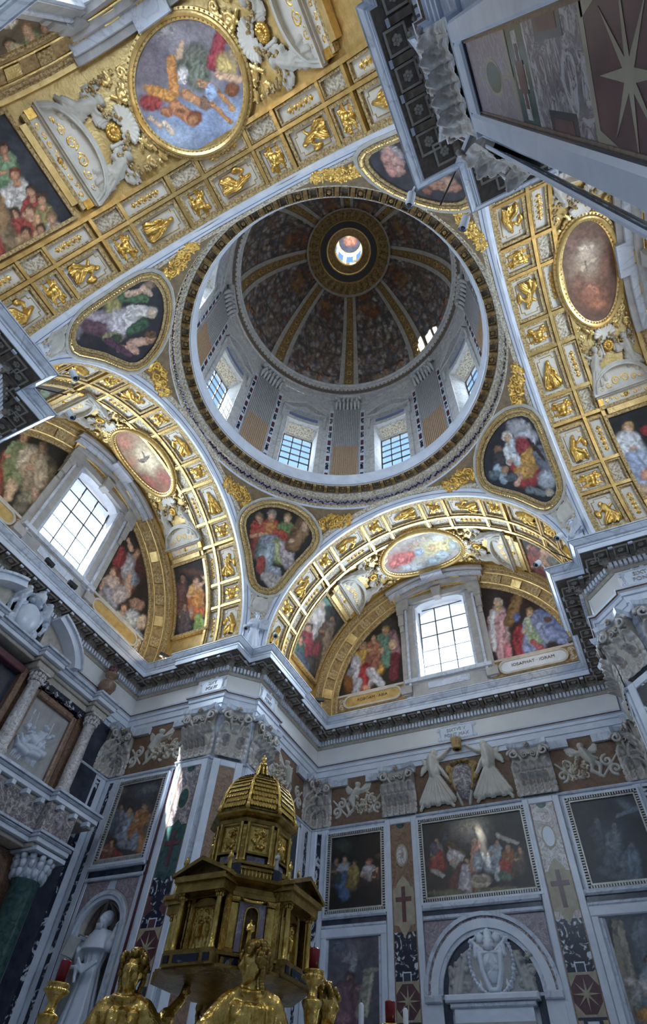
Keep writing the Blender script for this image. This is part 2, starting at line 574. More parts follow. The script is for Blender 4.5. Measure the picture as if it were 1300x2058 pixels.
VAULT_NAME = dict(far='far vault above the fifteen-pane window', left='left vault with the dove oval', near='near vault with the big round fresco', right='right vault with the fiery cloud oval')
LARGE = [90 - 27.3 * k for k in (-3, -2, -1, 0, 1, 2, 3)]
LARGE[0], LARGE[-1] = 171.0, 9.0
SMALL = [76.4, 49.8, 22.4, 103.6, 130.2, 157.6]
RIBS = [81.6, 71.3, 54.9, 44.8, 27.6, 17.4, .6]
RIBS = RIBS + [180 - a for a in RIBS]
# shared coffer meshes, built at the crown
def vframe(h, v0, v1, w_a, w_v, r0, r1):
    m = MB()
    for b in (vblock(90 - h, 90 + h, v0, v0 + w_v, r0, r1), vblock(90 - h, 90 + h, v1 - w_v, v1, r0, r1),
              vblock(90 - h, 90 - h + w_a, v0 + w_v, v1 - w_v, r0, r1, 1), vblock(90 + h - w_a, 90 + h, v0 + w_v, v1 - w_v, r0, r1, 1)):
        m.join(b)
    return m
def notched(h, v0, v1, ia, iv, ca, cv, r, w=.022):
    """thin raised line with indented corners"""
    a0, a1, q0, q1 = 90 - h + ia, 90 + h - ia, v0 + iv, v1 - iv
    pts = [(a0 + ca, q0), (a1 - ca, q0), (a1 - ca, q0 + cv), (a1, q0 + cv), (a1, q1 - cv), (a1 - ca, q1 - cv), (a1 - ca, q1), (a0 + ca, q1), (a0 + ca, q1 - cv), (a0, q1 - cv), (a0, q0 + cv), (a0 + ca, q0 + cv)]
    m = MB()
    for i in range(len(pts)):
        p, q = pts[i], pts[(i + 1) % len(pts)]
        m.tube([VP(p[0], p[1], r), VP((p[0] + q[0]) / 2, (p[1] + q[1]) / 2, r), VP(q[0], q[1], r)], w, 4, False)
    return m
CH = {}
for nm, h, v0, v1 in (('large', 7.6, 7.0, 7.98), ('small', 4.55, 7.0, 7.98), ('long', 7.6, 8.13, 8.62), ('short', 4.55, 8.13, 8.62)):
    wa = .9 if nm in ('large', 'small') else .55
    wv = .10 if nm in ('large', 'small') else .06
    CH[nm] = (vframe(h, v0, v1, wa, wv, A - .0, A + .10).mesh('coffer_frame'),
              MB().grid(vgrid(90 - h + .3, 90 + h - .3, v0 + .05, v1 - .05, A + .09, 4, 1)).mesh('coffer_ground'),
              notched(h, v0, v1, wa + .9, wv + .08, 1.0, .1, A + .085, .014).mesh('coffer_border'))
vaults = {}
for k in ARM:
    L = DEPTH[k]
    M = RM[k]
    m = MB()
    m.grid(vgrid(-9.5, 189.5, D + .1, L + .3, A + .12, 48, 1))
    m.grid(vgrid(-9.5, 189.5, D + .1, L + .3, A + .6, 48, 1), flip=True)
    vt = ob('ceiling', m, 'gold_plain', None, M, kind='structure', label='gilded coffered barrel vault, the ' + VAULT_NAME[k])
    vaults[k] = vt
    for v0, v1, r0, mt in ((D + .10, D + .19, A - .02, 'gold_carved'), (8.00, 8.11, A - .05, 'gold'), (8.64, 8.76, A - .05, 'gold'), (L - .78, L - .66, A - .03, 'gold')):
        ob('rib', vblock(-2, 182, v0, v1, r0, A + .13, 40), mt, vt, M)
    for a in RIBS:
        ob('rib', vblock(-.55 + 90, .55 + 90, D + .18, 8.66, A - .03, A + .13, 1), 'gold', vt, M @ RA(a))
    for a in LARGE:
        N = M @ RA(a)
        f_ = ob('coffer', CH['large'][0], 'gold_carved', vt, N)
        ob('ground', CH['large'][1], 'stucco_white', f_, N)
        ob('border', CH['large'][2], 'gold', f_, N)
        f_ = ob('coffer', CH['long'][0], 'gold_carved', vt, N)
        ob('ground', CH['long'][1], 'stucco_white', f_, N)
    for a in SMALL:
        N = M @ RA(a)
        f_ = ob('coffer', CH['small'][0], 'gold_carved', vt, N)
        ob('ground', CH['small'][1], 'stucco_white', f_, N)
        ob('border', CH['small'][2], 'gold', f_, N)
        f_ = ob('coffer', CH['short'][0], 'gold_carved', vt, N)
        ob('ground', CH['short'][1], 'stucco_ornament', f_, N)
    # white front arch with its blue line
    fa = MB()
    P = []
    rs_ = lambda y: math.sqrt(RS * RS - y * y)
    for i in range(61):
        a = -5 + 190 * i / 60
        P.append([VP(a, y, r) for y, r in ((D + .12, A - .01), (D + .01, A - .03), (D - .02, A - .04), (D - .04, rs_(D - .04) - .06), (D - .20, rs_(D - .20) - .06), (D - .22, rs_(D - .22) + .03))])
    fa.grid(P)
    tr = ob('trim_arch', fa, 'marble_light', None, M, kind='structure', label='white marble arch edging the ' + VAULT_NAME[k], smooth=False)
    ob('blue_line', MB().grid([[VP(-5 + 190 * i / 60, y, rs_(y) - .066) for y in (D - .11, D - .135)] for i in range(61)], flip=True), 'line_blue', tr, M)
    ob('bead_moulding', MB().grid([[VP(-5 + 190 * i / 60, y, rs_(y) - h) for y, h in ((D - .21, .0), (D - .24, .05), (D - .33, .05), (D - .36, .0))] for i in range(61)]), 'stucco_ornament', tr, M)

# ---- pendentives on a sphere ---------------------------------------------
def SP(az, z, r=RS):
    h = math.sqrt(max(0, r * r - (z - ZS) ** 2))
    return (h * math.cos(rad(az)), h * math.sin(rad(az)), z)
pends = []
for q, lb in ((0, 'pendentive beside the right vault and far vault'), (1, 'pendentive above the tabernacle between left and far vaults'), (2, 'pendentive between the left vault and near vault'), (3, 'pendentive half hidden by the near pier cornice')):
    m = MB()
    rows = []
    for i in range(25):
        z = 15.3 + (22.42 - 15.3) * i / 24
        h = math.sqrt(RS * RS - (z - ZS) ** 2)
        ext = math.degrees(math.asin(min(1, (D + .02) / h)))     # |y| = D
        lo, hi = 90 - ext, ext
        rows.append([SP(90 * q + lo + (hi - lo) * j / 16, z) for j in range(17)])
    m.grid(rows)
    pends.append(ob('ceiling_pendentive', m, 'pendentive_ground', kind='structure', label='curved gilded ' + lb))

# ---- ring entablature under the drum -------------------------------------
ring = shell('trim_ring', 'circular white and gold cornice carrying the drum')
ob('ring_moulding', MB().lathe([(6.86, 22.28), (6.76, 22.30), (6.70, 22.36), (6.70, 22.46), (6.66, 22.48), (6.66, 22.62), (6.70, 22.66)], 96), 'marble_light', ring)
ob('blue_line', MB().lathe([(6.695, 22.40), (6.69, 22.42), (6.695, 22.44)], 96), 'line_blue', ring)
ob('bead_moulding', MB().lathe([(6.69, 22.63), (6.62, 22.67), (6.62, 22.74), (6.68, 22.77)], 96), 'stucco_ornament', ring)
ob('frieze_band', MB().lathe([(6.68, 22.75), (6.66, 22.77), (6.66, 23.22), (6.64, 23.24)], 96), 'marble_purple', ring)
ob('egg_band', MB().lathe([(6.64, 23.20), (6.56, 23.24), (6.54, 23.36), (6.46, 23.42), (6.46, 23.50)], 96), 'stucco_ornament', ring)
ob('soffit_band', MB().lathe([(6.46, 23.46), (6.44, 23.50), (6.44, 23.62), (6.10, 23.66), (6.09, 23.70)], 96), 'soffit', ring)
ob('corona_band', MB().lathe([(6.13, 23.64), (6.10, 23.66), (6.10, 23.86), (6.08, 23.88), (6.06, 24.0), (6.02, 24.2), (6.0, 24.38), (6.03, 24.42), (6.75, 24.44)], 96), 'marble_light', ring)
mo = MB()
mo.box(-.075, .075, -.30, .04, -.14, .02)
MOD = mo.mesh('bracket')
c5 = MB()
for x0, x1, y0, y1 in ((-.15, .15, -.15, -.115), (-.15, .15, .115, .15), (-.15, -.115, -.115, .115), (.115, .15, -.115, .115)):
    c5.box(x0, x1, y0, y1, -.045, .02)
RC = c5.mesh('soffit_frame')
for k in range(72):
    a = 5 * k
    R_ = Matrix.Rotation(rad(a), 4, 'Z')
    ob('bracket', MOD, 'gold_brown', ring, R_ @ T((6.27, 0, 23.63)) @ Matrix.Rotation(rad(90), 4, 'Z') @ T((0, .1, 0)))
    M = Matrix.Rotation(rad(a + 2.5), 4, 'Z') @ T((6.27, 0, 23.64))
    f_ = ob('soffit_coffer', RC, 'gold_carved', ring, M)
    if k % 2 == 0:
        ob('rosette', ROS, 'gold', f_, M @ Matrix.Scale(.8, 4))
sc = MB()
for k in range(120):
    a = rad(3 * k)
    for t in range(5):
        sc.ell(((6.645) * math.cos(a + rad(.55 * (t - 2))), 6.645 * math.sin(a + rad(.55 * (t - 2))), 22.98 + .09 * math.sin(t * 1.6) + .03 * (k % 2)), (.05, .05, .07), 5, 3)
ob('festoon', sc, 'marble_black_white', ring, kind='stuff')
bd = MB()
for k in range(220):
    a = 2 * PI * k / 220
    bd.ell((6.615 * math.cos(a), 6.615 * math.sin(a), 22.705), .05, 5, 3)
ob('bead_row', bd, 'gold', ring, kind='stuff')
bd = MB()
for k in range(180):
    a = 2 * PI * k / 180
    bd.ell((6.53 * math.cos(a), 6.53 * math.sin(a), 23.33), (.06, .06, .08), 5, 3)
ob('egg_row', bd, 'stucco', ring, kind='stuff')

# ---- drum ----------------------------------------------------------------
def CY(az, z, r):
    return (r * math.cos(rad(az)), r * math.sin(rad(az)), z)
def patch(a0, a1, z0, z1, r, n=6):
    return [[CY(a0 + (a1 - a0) * i / n, z, r) for z in (z0, z1)] for i in range(n + 1)]
RD = 6.5
HW = 8.4
dw = MB()
dw.grid(patch(-22.5, -HW, 24.4, 33.4, RD), flip=True)
dw.grid(patch(HW, 22.5, 24.4, 33.4, RD), flip=True)
dw.grid(patch(-HW, HW, 24.4, 25.1, RD), flip=True)
dw.grid(patch(-HW, HW, 29.75, 33.4, RD), flip=True)
dw.grid(patch(-22.5, -HW - 3, 24.4, 33.4, RD + .9), flip=False)
dw.grid(patch(HW + 3, 22.5, 24.4, 33.4, RD + .9), flip=False)
dw.grid(patch(-HW - 3, HW + 3, 30.2, 33.4, RD + .9), flip=False)
dw.grid(patch(-HW - 3, HW + 3, 24.4, 25.1, RD + .9), flip=False)
# reveal of the opening
q0 = [(6.43, -.95), (7.30, -.84), (7.30, .84), (6.43, .95)]
for s in (-1, 1):
    dw.add([(6.42, .95 * s, 25.1), (7.3, .84 * s, 26.2), (7.3, .84 * s, 29.15), (6.42, .95 * s, 29.75)], [(0, 1, 2, 3)])
dw.add([(6.42, -.95, 29.75), (6.42, .95, 29.75), (7.3, .84, 29.15), (7.3, -.84, 29.15)], [(0, 1, 2, 3)])
dw.add([(6.42, -.95, 25.1), (6.42, .95, 25.1), (7.3, .84, 26.2), (7.3, -.84, 26.2)], [(0, 3, 2, 1)])
DWM = dw.mesh('wall_drum')
# window frame around the opening
wf = MB()
def arcbox(m, a0, a1, z0, z1, r0, r1, n=4):
    P = [[CY(a0 + (a1 - a0) * i / n, z0, r1), CY(a0 + (a1 - a0) * i / n, z0, r0), CY(a0 + (a1 - a0) * i / n, z1, r0), CY(a0 + (a1 - a0) * i / n, z1, r1)] for i in range(n + 1)]
    n0 = len(m.v)
    m.grid(P, cv=True)
    e = len(m.v)
    m.f += [(n0 + 3, n0 + 2, n0 + 1, n0), (e - 4, e - 3, e - 2, e - 1)]
    return m
for s in (-1, 1):
    arcbox(wf, min(s * 8.4, s * 10.6), max(s * 8.4, s * 10.6), 24.4, 30.05, RD - .07, RD + .02, 2)
    arcbox(wf, min(s * 10.4, s * 11.6), max(s * 10.4, s * 11.6), 29.6, 30.6, RD - .13, RD + .02, 2)
arcbox(wf, -10.6, 10.6, 29.75, 30.1, RD - .07, RD + .02, 6)
arcbox(wf, -11.8, 11.8, 30.6, 30.78, RD - .26, RD + .02, 6)
# pediments: triangular and segmental alternate
def ped(seg):
    m = MB()
    P = []
    for i in range(17):
        a = -11.8 + 23.6 * i / 16
        h = (1.0 * math.cos(a / 11.8 * PI / 2) if seg else 1.05 * (1 - abs(a) / 11.8))
        P.append([CY(a, 30.76 + h, RD + .02), CY(a, 30.76 + h, RD - .28), CY(a, 30.90 + h, RD - .30), CY(a, 30.95 + h, RD + .02)])
    return m.grid(P)
PEDM = (ped(True).mesh('pediment'), ped(False).mesh('pediment'))
WFM = wf.mesh('window_frame')
MB_blue = MB()
arcbox(MB_blue, -7.6, 7.6, 30.2, 30.5, RD - .03, RD + .02, 4)
BLP = MB_blue.mesh('blue_panel')
# grid of bars and panes
bars = MB()
for i in range(4):
    y = -.82 + 1.64 * i / 3
    bars.box(7.16, 7.22, y - .025, y + .025, 26.2, 29.15)
for i in range(6):
    z = 26.2 + 2.95 * i / 5
    bars.box(7.16, 7.22, -.84, .84, z - .025, z + .025)
BARM = bars.mesh('bars')
pane = MB().box(7.18, 7.195, -.27, .27, -.29, .29).mesh('pane')
# inner reveal ornament
ro = MB().add([(6.60, -.80, 29.61), (6.60, .80, 29.61), (7.12, .76, 29.25), (7.12, -.76, 29.25)], [(0, 1, 2, 3)]).mesh('reveal_panel')
# pilaster with reeds
pl = MB()
HP = 6.1
arcbox(pl, -HP, HP, 24.4, 32.0, RD - .10, RD + .02, 4)
PLM = pl.mesh('shaft')
NF = 13
rd_up, rd_lo, edge = MB(), MB(), MB()
for j in range(NF):
    a = -HP + 2 * HP * (j + .5) / NF
    rd_up.tube([CY(a, 27.7, RD - .10), CY(a, 31.95, RD - .10)], .030, 5, False)
    rd_lo.tube([CY(a, 24.4, RD - .105), CY(a, 27.72, RD - .105)], .046, 6, False)
for j in range(NF + 1):
    a = -HP + 2 * HP * j / NF
    edge.tube([CY(a, 27.7, RD - .10), CY(a, 31.95, RD - .10)], .024, 4, False)
strip = MB()
arcbox(strip, 6.9, 9.2, 24.4, 31.9, RD - .05, RD + .02, 2)
STR = strip.mesh('inlay_strip')
def strip_bits():
    out = []
    for i in range(9):
        m = MB()
        z = 24.7 + .8 * i
        arcbox(m, 7.3, 8.8, z, z + (.62 if i % 2 else .5), RD - .06, RD, 2)
        out.append((m.mesh('inlay'), ('marble_red', 'marble_black_white')[i % 2]))
    return out
BITS = strip_bits()
cap = MB()
for j in range(7):
    a = -HP + 2 * HP * j / 6
    cap.tube([CY(a, 32.0, RD - .1), CY(a, 32.45, RD - .22), CY(a, 32.6, RD - .36), CY(a, 32.5, RD - .42)], [.07, .1, .08, .03], 5)
for j in range(5):
    a = -HP + 2 * HP * (j + .5) / 5
    cap.tube([CY(a, 32.4, RD - .1), CY(a, 32.85, RD - .24), CY(a, 33.05, RD - .40), CY(a, 32.95, RD - .46)], [.07, .11, .09, .03], 5)
for s in (-1, 1):
    cap.ell(CY(s * (HP + .3), 33.1, RD - .3), .16, 8, 6)
arcbox(cap, -HP - 1, HP + 1, 33.22, 33.42, RD - .42, RD + .02, 4)
CAPD = cap.mesh('capital', True)
DRUM_NAME = ['over the right arm', 'over the pendentive right of the far window', 'over the far arm', 'over the pendentive above the tabernacle', 'over the left arm', 'over the pendentive between left and near vaults', 'over the near arm', 'over the pendentive behind the near pier']
for k in range(8):
    R_ = Matrix.Rotation(rad(45 * k), 4, 'Z')
    w_ = ob('wall_drum', DWM, 'drum_white', None, R_, kind='structure', label='white drum wall ' + DRUM_NAME[k])
    win = shell('window_%d' % (k + 5), 'square-paned drum window ' + DRUM_NAME[k])
    ob('window_frame', WFM, 'drum_white', win, R_)
    ob('pediment', PEDM[k % 2], 'drum_white', win, R_)
    ob('blue_panel', BLP, 'line_blue', win, R_)
    ob('bars', BARM, 'iron', win, R_)
    ob('reveal_panel', ro, 'stucco_ornament', win, R_)
    for i in range(3):
        for j in range(5):
            ob('pane', pane, 'window_glass', win, R_ @ T((0, -.547 + .547 * i, 26.5 + .59 * j)))
    R2 = Matrix.Rotation(rad(45 * k + 22.5), 4, 'Z')
    p_ = thing('drum_pilaster', 'reeded drum pilaster left of the window ' + DRUM_NAME[k], 'pilaster', group='drum pilasters', M=R2 @ T((6.4, 0, 24.4)))
    ob('shaft', PLM, 'drum_white', p_, R2)
    if k == 0:
        RUM, RLM, EDM = rd_up.mesh('flutes'), rd_lo.mesh('cabling'), edge.mesh('fillets')
    ob('flutes', RUM, 'flute_grey', p_, R2, kind='stuff')
    ob('cabling', RLM, 'flute_orange', p_, R2, kind='stuff')
    ob('fillets', EDM, 'drum_white', p_, R2, kind='stuff')
    ob('capital', CAPD, 'drum_white', p_, R2)
    for s in (0, 1):
        N = R2 @ Matrix.Scale(-1, 4, (0, 1, 0)) if s else R2
        ob('inlay_strip', STR, 'marble_light', p_, N)
        for me_, mt in BITS:
            ob('inlay', me_, mt, p_, N)
de = shell('trim_drum_cornice', 'white cornice ring between the drum and the dark dome')
ob('entablature', MB().lathe([(6.5, 33.38), (6.34, 33.42), (6.34, 33.7), (6.42, 33.72), (6.42, 34.0), (6.36, 34.02)], 96), 'drum_white', de)
ob('cornice', MB().lathe([(6.36, 34.0), (6.2, 34.12), (6.17, 34.25), (6.05, 34.32), (6.03, 34.45), (5.95, 34.52), (5.95, 34.6), (6.25, 34.7), (6.28, 34.9)], 96), 'drum_white', de)
ob('dark_band', MB().lathe([(6.37, 34.0), (6.21, 34.08), (6.19, 34.14)], 96), 'soffit', de)
bd = MB()
for k in range(150):
    a = 2 * PI * k / 150
    bd.box(-.035, .035, -.06, .06, -.05, .05) if False else bd.ell((6.17 * math.cos(a), 6.17 * math.sin(a), 34.2), .06, 5, 3)
ob('bead_row', bd, 'gold_brown', de, kind='stuff')

# ---- dome ----------------------------------------------------------------
def DP(az, t, off=0):
    """t from 0 at the springing to 1 at the lantern ring"""
    rr, zz, hh = 6.22 - off, 34.8, 8.6 - off
    th = t * math.acos(2.05 / 6.22)
    return (rr * math.cos(th) * math.cos(rad(az)), rr * math.cos(th) * math.sin(rad(az)), zz + hh * math.sin(th))
dome = shell('ceiling_dome', 'dark frescoed dome divided by eight ribs')
ob('dome_shell', MB().grid([[DP(a * 5, t / 16, -.06) for t in range(17)] for a in range(72)], cu=True), 'slate', dome)
for k in range(8):
    az = 45 * k + 22.5
    rbn = []
    def strip_(a0, a1, off0, n=20):
        m = MB()
        P = []
        for t in range(n + 1):
            u = t / n
            sc_ = 1 / max(.33, math.cos(u * math.acos(2.05 / 6.22))) * (1 - .45 * u)
            P.append([DP(az + a0 * sc_, u, -.05), DP(az + a0 * sc_, u, off0), DP(az + a1 * sc_, u, off0), DP(az + a1 * sc_, u, -.05)])
        return m.grid(P)
    r_ = ob('dome_rib', strip_(-4.2, 4.2, .05), 'gold_brown', dome)
    ob('rib_edge', strip_(-6.0, -3.1, .12), 'stucco', r_)
    ob('rib_edge', strip_(3.1, 6.0, .12), 'stucco', r_)
    for j in range(9):
        c_ = Vector(DP(az, (j + .5) / 9.3, .08))
        n_ = (Vector((0, 0, 36)) - c_).normalized()
        Rq = n_.to_track_quat('Z', 'Y').to_matrix().to_4x4()
        m = MB()
        g = (1 - .05 * j)
        for q in range(6):
            m.ell((.15 * g * math.cos(q * PI / 3), .22 * g * math.sin(q * PI / 3), 0), (.08 * g, .08 * g, .05), 6, 4)
        ob('rib_boss', m, 'gold', r_, T(c_) @ Rq, smooth=True)
lan = shell('ceiling_lantern', 'bright lantern and dark gilded ring at the top of the dome')
ob('foliage_ring', MB().lathe([(2.75, 42.35), (2.72, 42.30), (2.5, 42.45), (2.1, 42.62), (1.95, 42.66)], 64), 'gold_brown', lan)
fo = MB()
for k in range(32):
    a = 2 * PI * k / 32
    for r_, z_ in ((2.62, 42.36), (2.4, 42.46), (2.18, 42.56)):
        fo.ell((r_ * math.cos(a + r_), r_ * math.sin(a + r_), z_), (.14, .14, .10), 6, 4)
ob('foliage', fo, 'gold_brown', lan, smooth=True, kind='stuff')
ob('outer_ring', MB().lathe([(2.82, 42.1), (2.76, 42.24), (2.68, 42.34)], 64), 'stucco', lan)
ob('inscription_ring', MB().lathe([(1.98, 42.6), (1.92, 42.68), (1.5, 42.86), (1.46, 42.9)], 64), 'slate', lan)
ob('gold_ring', MB().lathe([(2.02, 42.56), (1.97, 42.54), (1.93, 42.66)], 64), 'gold', lan)
ob('gold_ring', MB().lathe([(1.52, 42.82), (1.46, 42.82), (1.42, 42.92)], 64), 'gold', lan)
ob('brown_ring', MB().lathe([(1.46, 42.88), (1.0, 43.2), (.93, 43.3)], 64), 'gold_brown', lan)
ob('gold_lip', MB().lathe([(1.0, 43.18), (.93, 43.2), (.90, 43.4), (.93, 43.5)], 48), 'gold', lan)
lw = MB()
for k in range(8):
    a = 45 * k
    P = [[(.93 * math.cos(rad(a + d)), .93 * math.sin(rad(a + d)), z) for z in (43.4, 46.0)] for d in (-8, 0, 8)]
    lw.grid(P)
lw.lathe([(.93, 43.4), (.93, 43.9)], 32)
lw.lathe([(.93, 45.4), (.93, 46.0)], 32)
ob('lantern_wall', lw, 'stucco_white', lan)
ob('yellow_ring', MB().lathe([(.93, 45.95), (.80, 46.0), (.80, 46.2), (.84, 46.22)], 32), 'gold', lan)
# painted surfaces: V = patch of a vault, O = oval at a vault crown, L = lunette beside a window, S = pendentive, P = upright plane
SURF = dict(
    near_round=('O', 'near', 10.15, 1.68, 1.52), far_oval=('O', 'far', 9.85, 1.95, 1.18), left_oval=('O', 'left', 9.36, 1.75, .85), right_oval=('O', 'right', 9.55, 1.78, .85),
    near_vault=('V', 'near', 9.5, 41, 8.92, 11.75), left_vault=('V', 'left', 9.5, 41, 8.62, 10.35), far_vault_l=('V', 'far', 139, 170.5, 8.85, 11.0), far_vault_r=('V', 'far', 9.5, 41, 8.85, 11.0),
    right_vault=('V', 'right', 139, 170.5, 8.75, 10.4), left_vault_b=('V', 'left', 139, 170.5, 8.62, 10.35),
    left_lun_a=('L', 'left', -1), left_lun_b=('L', 'left', 1), far_lun_l=('L', 'far', -1), far_lun_r=('L', 'far', 1), near_lun=('L', 'near', 1),
    pend_fl=('S', 135), pend_fr=('S', 45), pend_nl=('S', 225), pend_nr=('S', 315),
    w_dark=('P', (0, 11.93, 0), (1, 0, 0), -5.17, -3.22, 8.33, 10.62), w_nativity=('P', (0, 11.93, 0), (1, 0, 0), -1.66, 1.78, 8.40, 10.66),
    w_right=('P', (0, 11.93, 0), (1, 0, 0), 3.38, 5.3, 8.33, 10.66), w_beard=('P', (0, 11.97, 0), (1, 0, 0), -5.12, -3.26, 4.2, 7.52),
    w_pilgrim=('P', (0, 11.97, 0), (1, 0, 0), 3.45, 5.2, 4.2, 7.5), w_left=('P', (0, 6.02, 0), (1, 0, 0), -10.32, -8.6, 8.30, 10.62),
)
# drawing frame of each painting: cubic maps from its own surface to the sheet it was sketched on
SHEET = dict(
    near_round=(383.53,-57.581,-2.817,-0.13709,93.483,2.737,0.04474,-1.009,-0.6029,-0.19467,177.19,-115.92,-5.6849,-0.27702,-62.038,-6.711,-0.50734,-1.819,-1.5874,0.049308),
    far_oval=(846.32,16.679,-0.38481,0.0088646,-76.567,1.3907,-0.023598,2.6726,0.058833,0.56528,1108.8,33.577,-0.77569,0.017888,23.28,-1.2774,0.046741,8.0921,0.14556,-0.36791),
    left_oval=(292.51,-30.611,0.32625,-0.0034696,-47.644,-0.6336,0.018901,-5.3048,-0.21149,0.084193,924.65,13.04,-0.13918,0.0014815,-61.276,1.1348,-0.017272,3.8532,0.10512,0.50295),
    right_oval=(1183.3,52.38,0.73385,0.010235,19.282,-2.3468,-0.069323,3.9158,0.73911,-0.26213,545.15,-22.314,-0.31335,-0.0043759,100.32,2.5123,0.050702,-0.77326,-0.37718,-0.31811),
    near_vault=(-15.344,-76.873,-3.7831,-0.185,94.849,9.5082,0.70345,1.052,-1.2546,-0.39458,383.03,-105.92,-5.1975,-0.25369,-42.462,4.6717,0.55669,-3.7138,-1.4518,0.38269),
    left_vault=(387.91,-31.924,0.34338,-0.0036856,-1.2566,1.0505,-0.022461,-6.2379,-0.20541,0.20804,1201.3,10.208,-0.10971,0.0011765,-70.066,0.4179,-0.0009223,-0.54822,0.068676,0.38055),
    far_vault_l=(634.76,20.374,-0.44452,0.0096966,-31.908,1.4422,-0.047908,6.484,0.021629,0.46883,1278.8,28.072,-0.61215,0.013338,58.303,-0.22808,-0.017688,3.2753,0.071866,-0.3004),
    far_vault_r=(1118.6,11.339,-0.28446,0.0071168,-56.068,0.68051,0.00056179,-5.7841,0.1096,1.0264,1147.5,35.553,-0.88927,0.022297,-41.857,-1.1385,0.083233,8.7331,-0.12896,-0.031806),
    right_vault=(1308.1,52.1,0.70201,0.0094191,40.76,2.7776,0.067317,2.5244,0.66265,-0.010271,907.1,-16.659,-0.2241,-0.0030032,79.146,0.34675,-0.0049168,-3.217,-0.19188,-0.36478),
    left_vault_b=(29.921,-36.587,0.51163,-0.0071644,-73.945,-1.9406,0.068418,0.066705,-0.094951,1.0568,787.44,19.053,-0.26587,0.0037257,3.8546,1.47,-0.041934,12.983,-0.095315,0.98454),
    left_lun_a=(39.311,61.588,-5.5179,0.49024,62.853,-8.1718,0.95197,-2.6147,0.56877,0.10834,902.76,-65.554,5.8224,-0.51582,68.388,-3.3627,0.058525,-2.8218,0.38847,0.11661),
    left_lun_b=(276.38,34.359,-2.5943,0.19461,44.922,-4.5823,0.4334,-1.5721,0.27717,0.054888,1160.7,-74.687,5.6063,-0.41973,48.876,-1.054,-0.11595,-1.6988,0.16371,0.059177),
    far_lun_l=(743.11,-0.46662,0.038842,-0.0028336,62.662,-4.3504,0.30145,1.1819,-0.16351,0.022286,1304.8,-78.938,5.4733,-0.37831,-15.967,-0.38883,0.12979,-0.29894,0.01331,-0.0056229),
    far_lun_r=(1048.2,-23.485,1.7894,-0.13528,74.626,-6.1332,0.49955,1.5386,-0.24207,0.0317,1227,-80.29,6.0804,-0.45878,-19.016,-0.22386,0.14172,-0.3889,0.02469,-0.007991),
    near_lun=(-39.467,104.04,-14.15,1.9067,-93.252,8.759,-0.66119,3.4521,-0.78788,-0.12821,110.15,6.7972,-0.98793,0.13594,74.556,-10.41,1.4413,-2.7793,0.75877,0.10346),
    pend_fl=(549.12,21.987,2.4582,0.44993,-77.581,12.176,1.655,1.6392,-0.01794,0.30503,1109.3,-82.231,-5.3014,-1.3345,-22.962,2.6354,0.58131,-6.5604,0.65605,0.01201),
    pend_fr=(1060.2,-64.374,-8.177,-1.1134,-51.277,12.168,0.85745,-6.8621,0.55701,0.69972,939.23,-65.672,-0.25123,-0.61924,73.742,-9.9324,-2.0771,-6.8487,1.6097,-0.1767),
    pend_nl=(228.59,92.599,7.6268,1.0502,11.082,2.7037,-0.83017,12.563,-2.5361,0.59489,651.43,-16.973,6.653,0.13368,-99.516,18.857,2.37,-1.3678,1.3159,0.92655),
    pend_nr=(863.68,-41.202,-3.0077,-0.22305,119.09,-27.964,-1.5026,-8.5356,2.8643,-1.7799,313.41,61.492,12.895,0.30158,51.27,-13.284,-0.563,15.311,-3.9603,-1.109),
    w_dark=(714.59,1.0054,-0.044629,0.0020344,51.235,-2.3569,0.10832,0.79443,-0.07324,0.012316,1748.5,-73.374,3.3987,-0.1572,-6.3051,-0.84789,0.09184,-0.096832,-0.0086624,-0.0014964),
    w_nativity=(953.85,-10.613,0.52785,-0.025933,103.68,-5.3875,0.27869,3.0372,-0.30588,0.088909,1715.3,-75.849,3.7122,-0.18141,-12.869,-1.5958,0.18647,-0.37328,-0.028462,-0.010891),
    w_right=(1232.9,-26.977,1.4745,-0.080282,67.409,-4.15,0.25172,1.1909,-0.13793,0.021028,1683.3,-82.718,4.5084,-0.24523,-8.3215,-1.0111,0.13445,-0.14534,-0.0099406,-0.0025566),
    w_beard=(712.27,1.8866,-0.14174,0.010946,57.112,-4.4638,0.34802,0.9924,-0.15521,0.017241,2020.5,-145.71,11.489,-0.90205,-2.3431,-2.3615,0.38429,-0.036766,-0.038085,-0.00061595),
    w_pilgrim=(1333.6,-55.271,5.1747,-0.48066,75.831,-8.1497,0.85659,1.4796,-0.29537,0.028834,1996,-169.83,15.854,-1.4713,-3.0914,-3.0463,0.58995,-0.053389,-0.054271,-0.00099564),
    w_left=(265.98,23.863,-1.2121,0.061524,42.339,-1.7981,0.073368,0.62745,-0.058477,0.0093003,1643.8,-75.236,3.8271,-0.19434,-7.5738,-0.73295,0.093869,-0.11134,-0.0052099,-0.0016458))
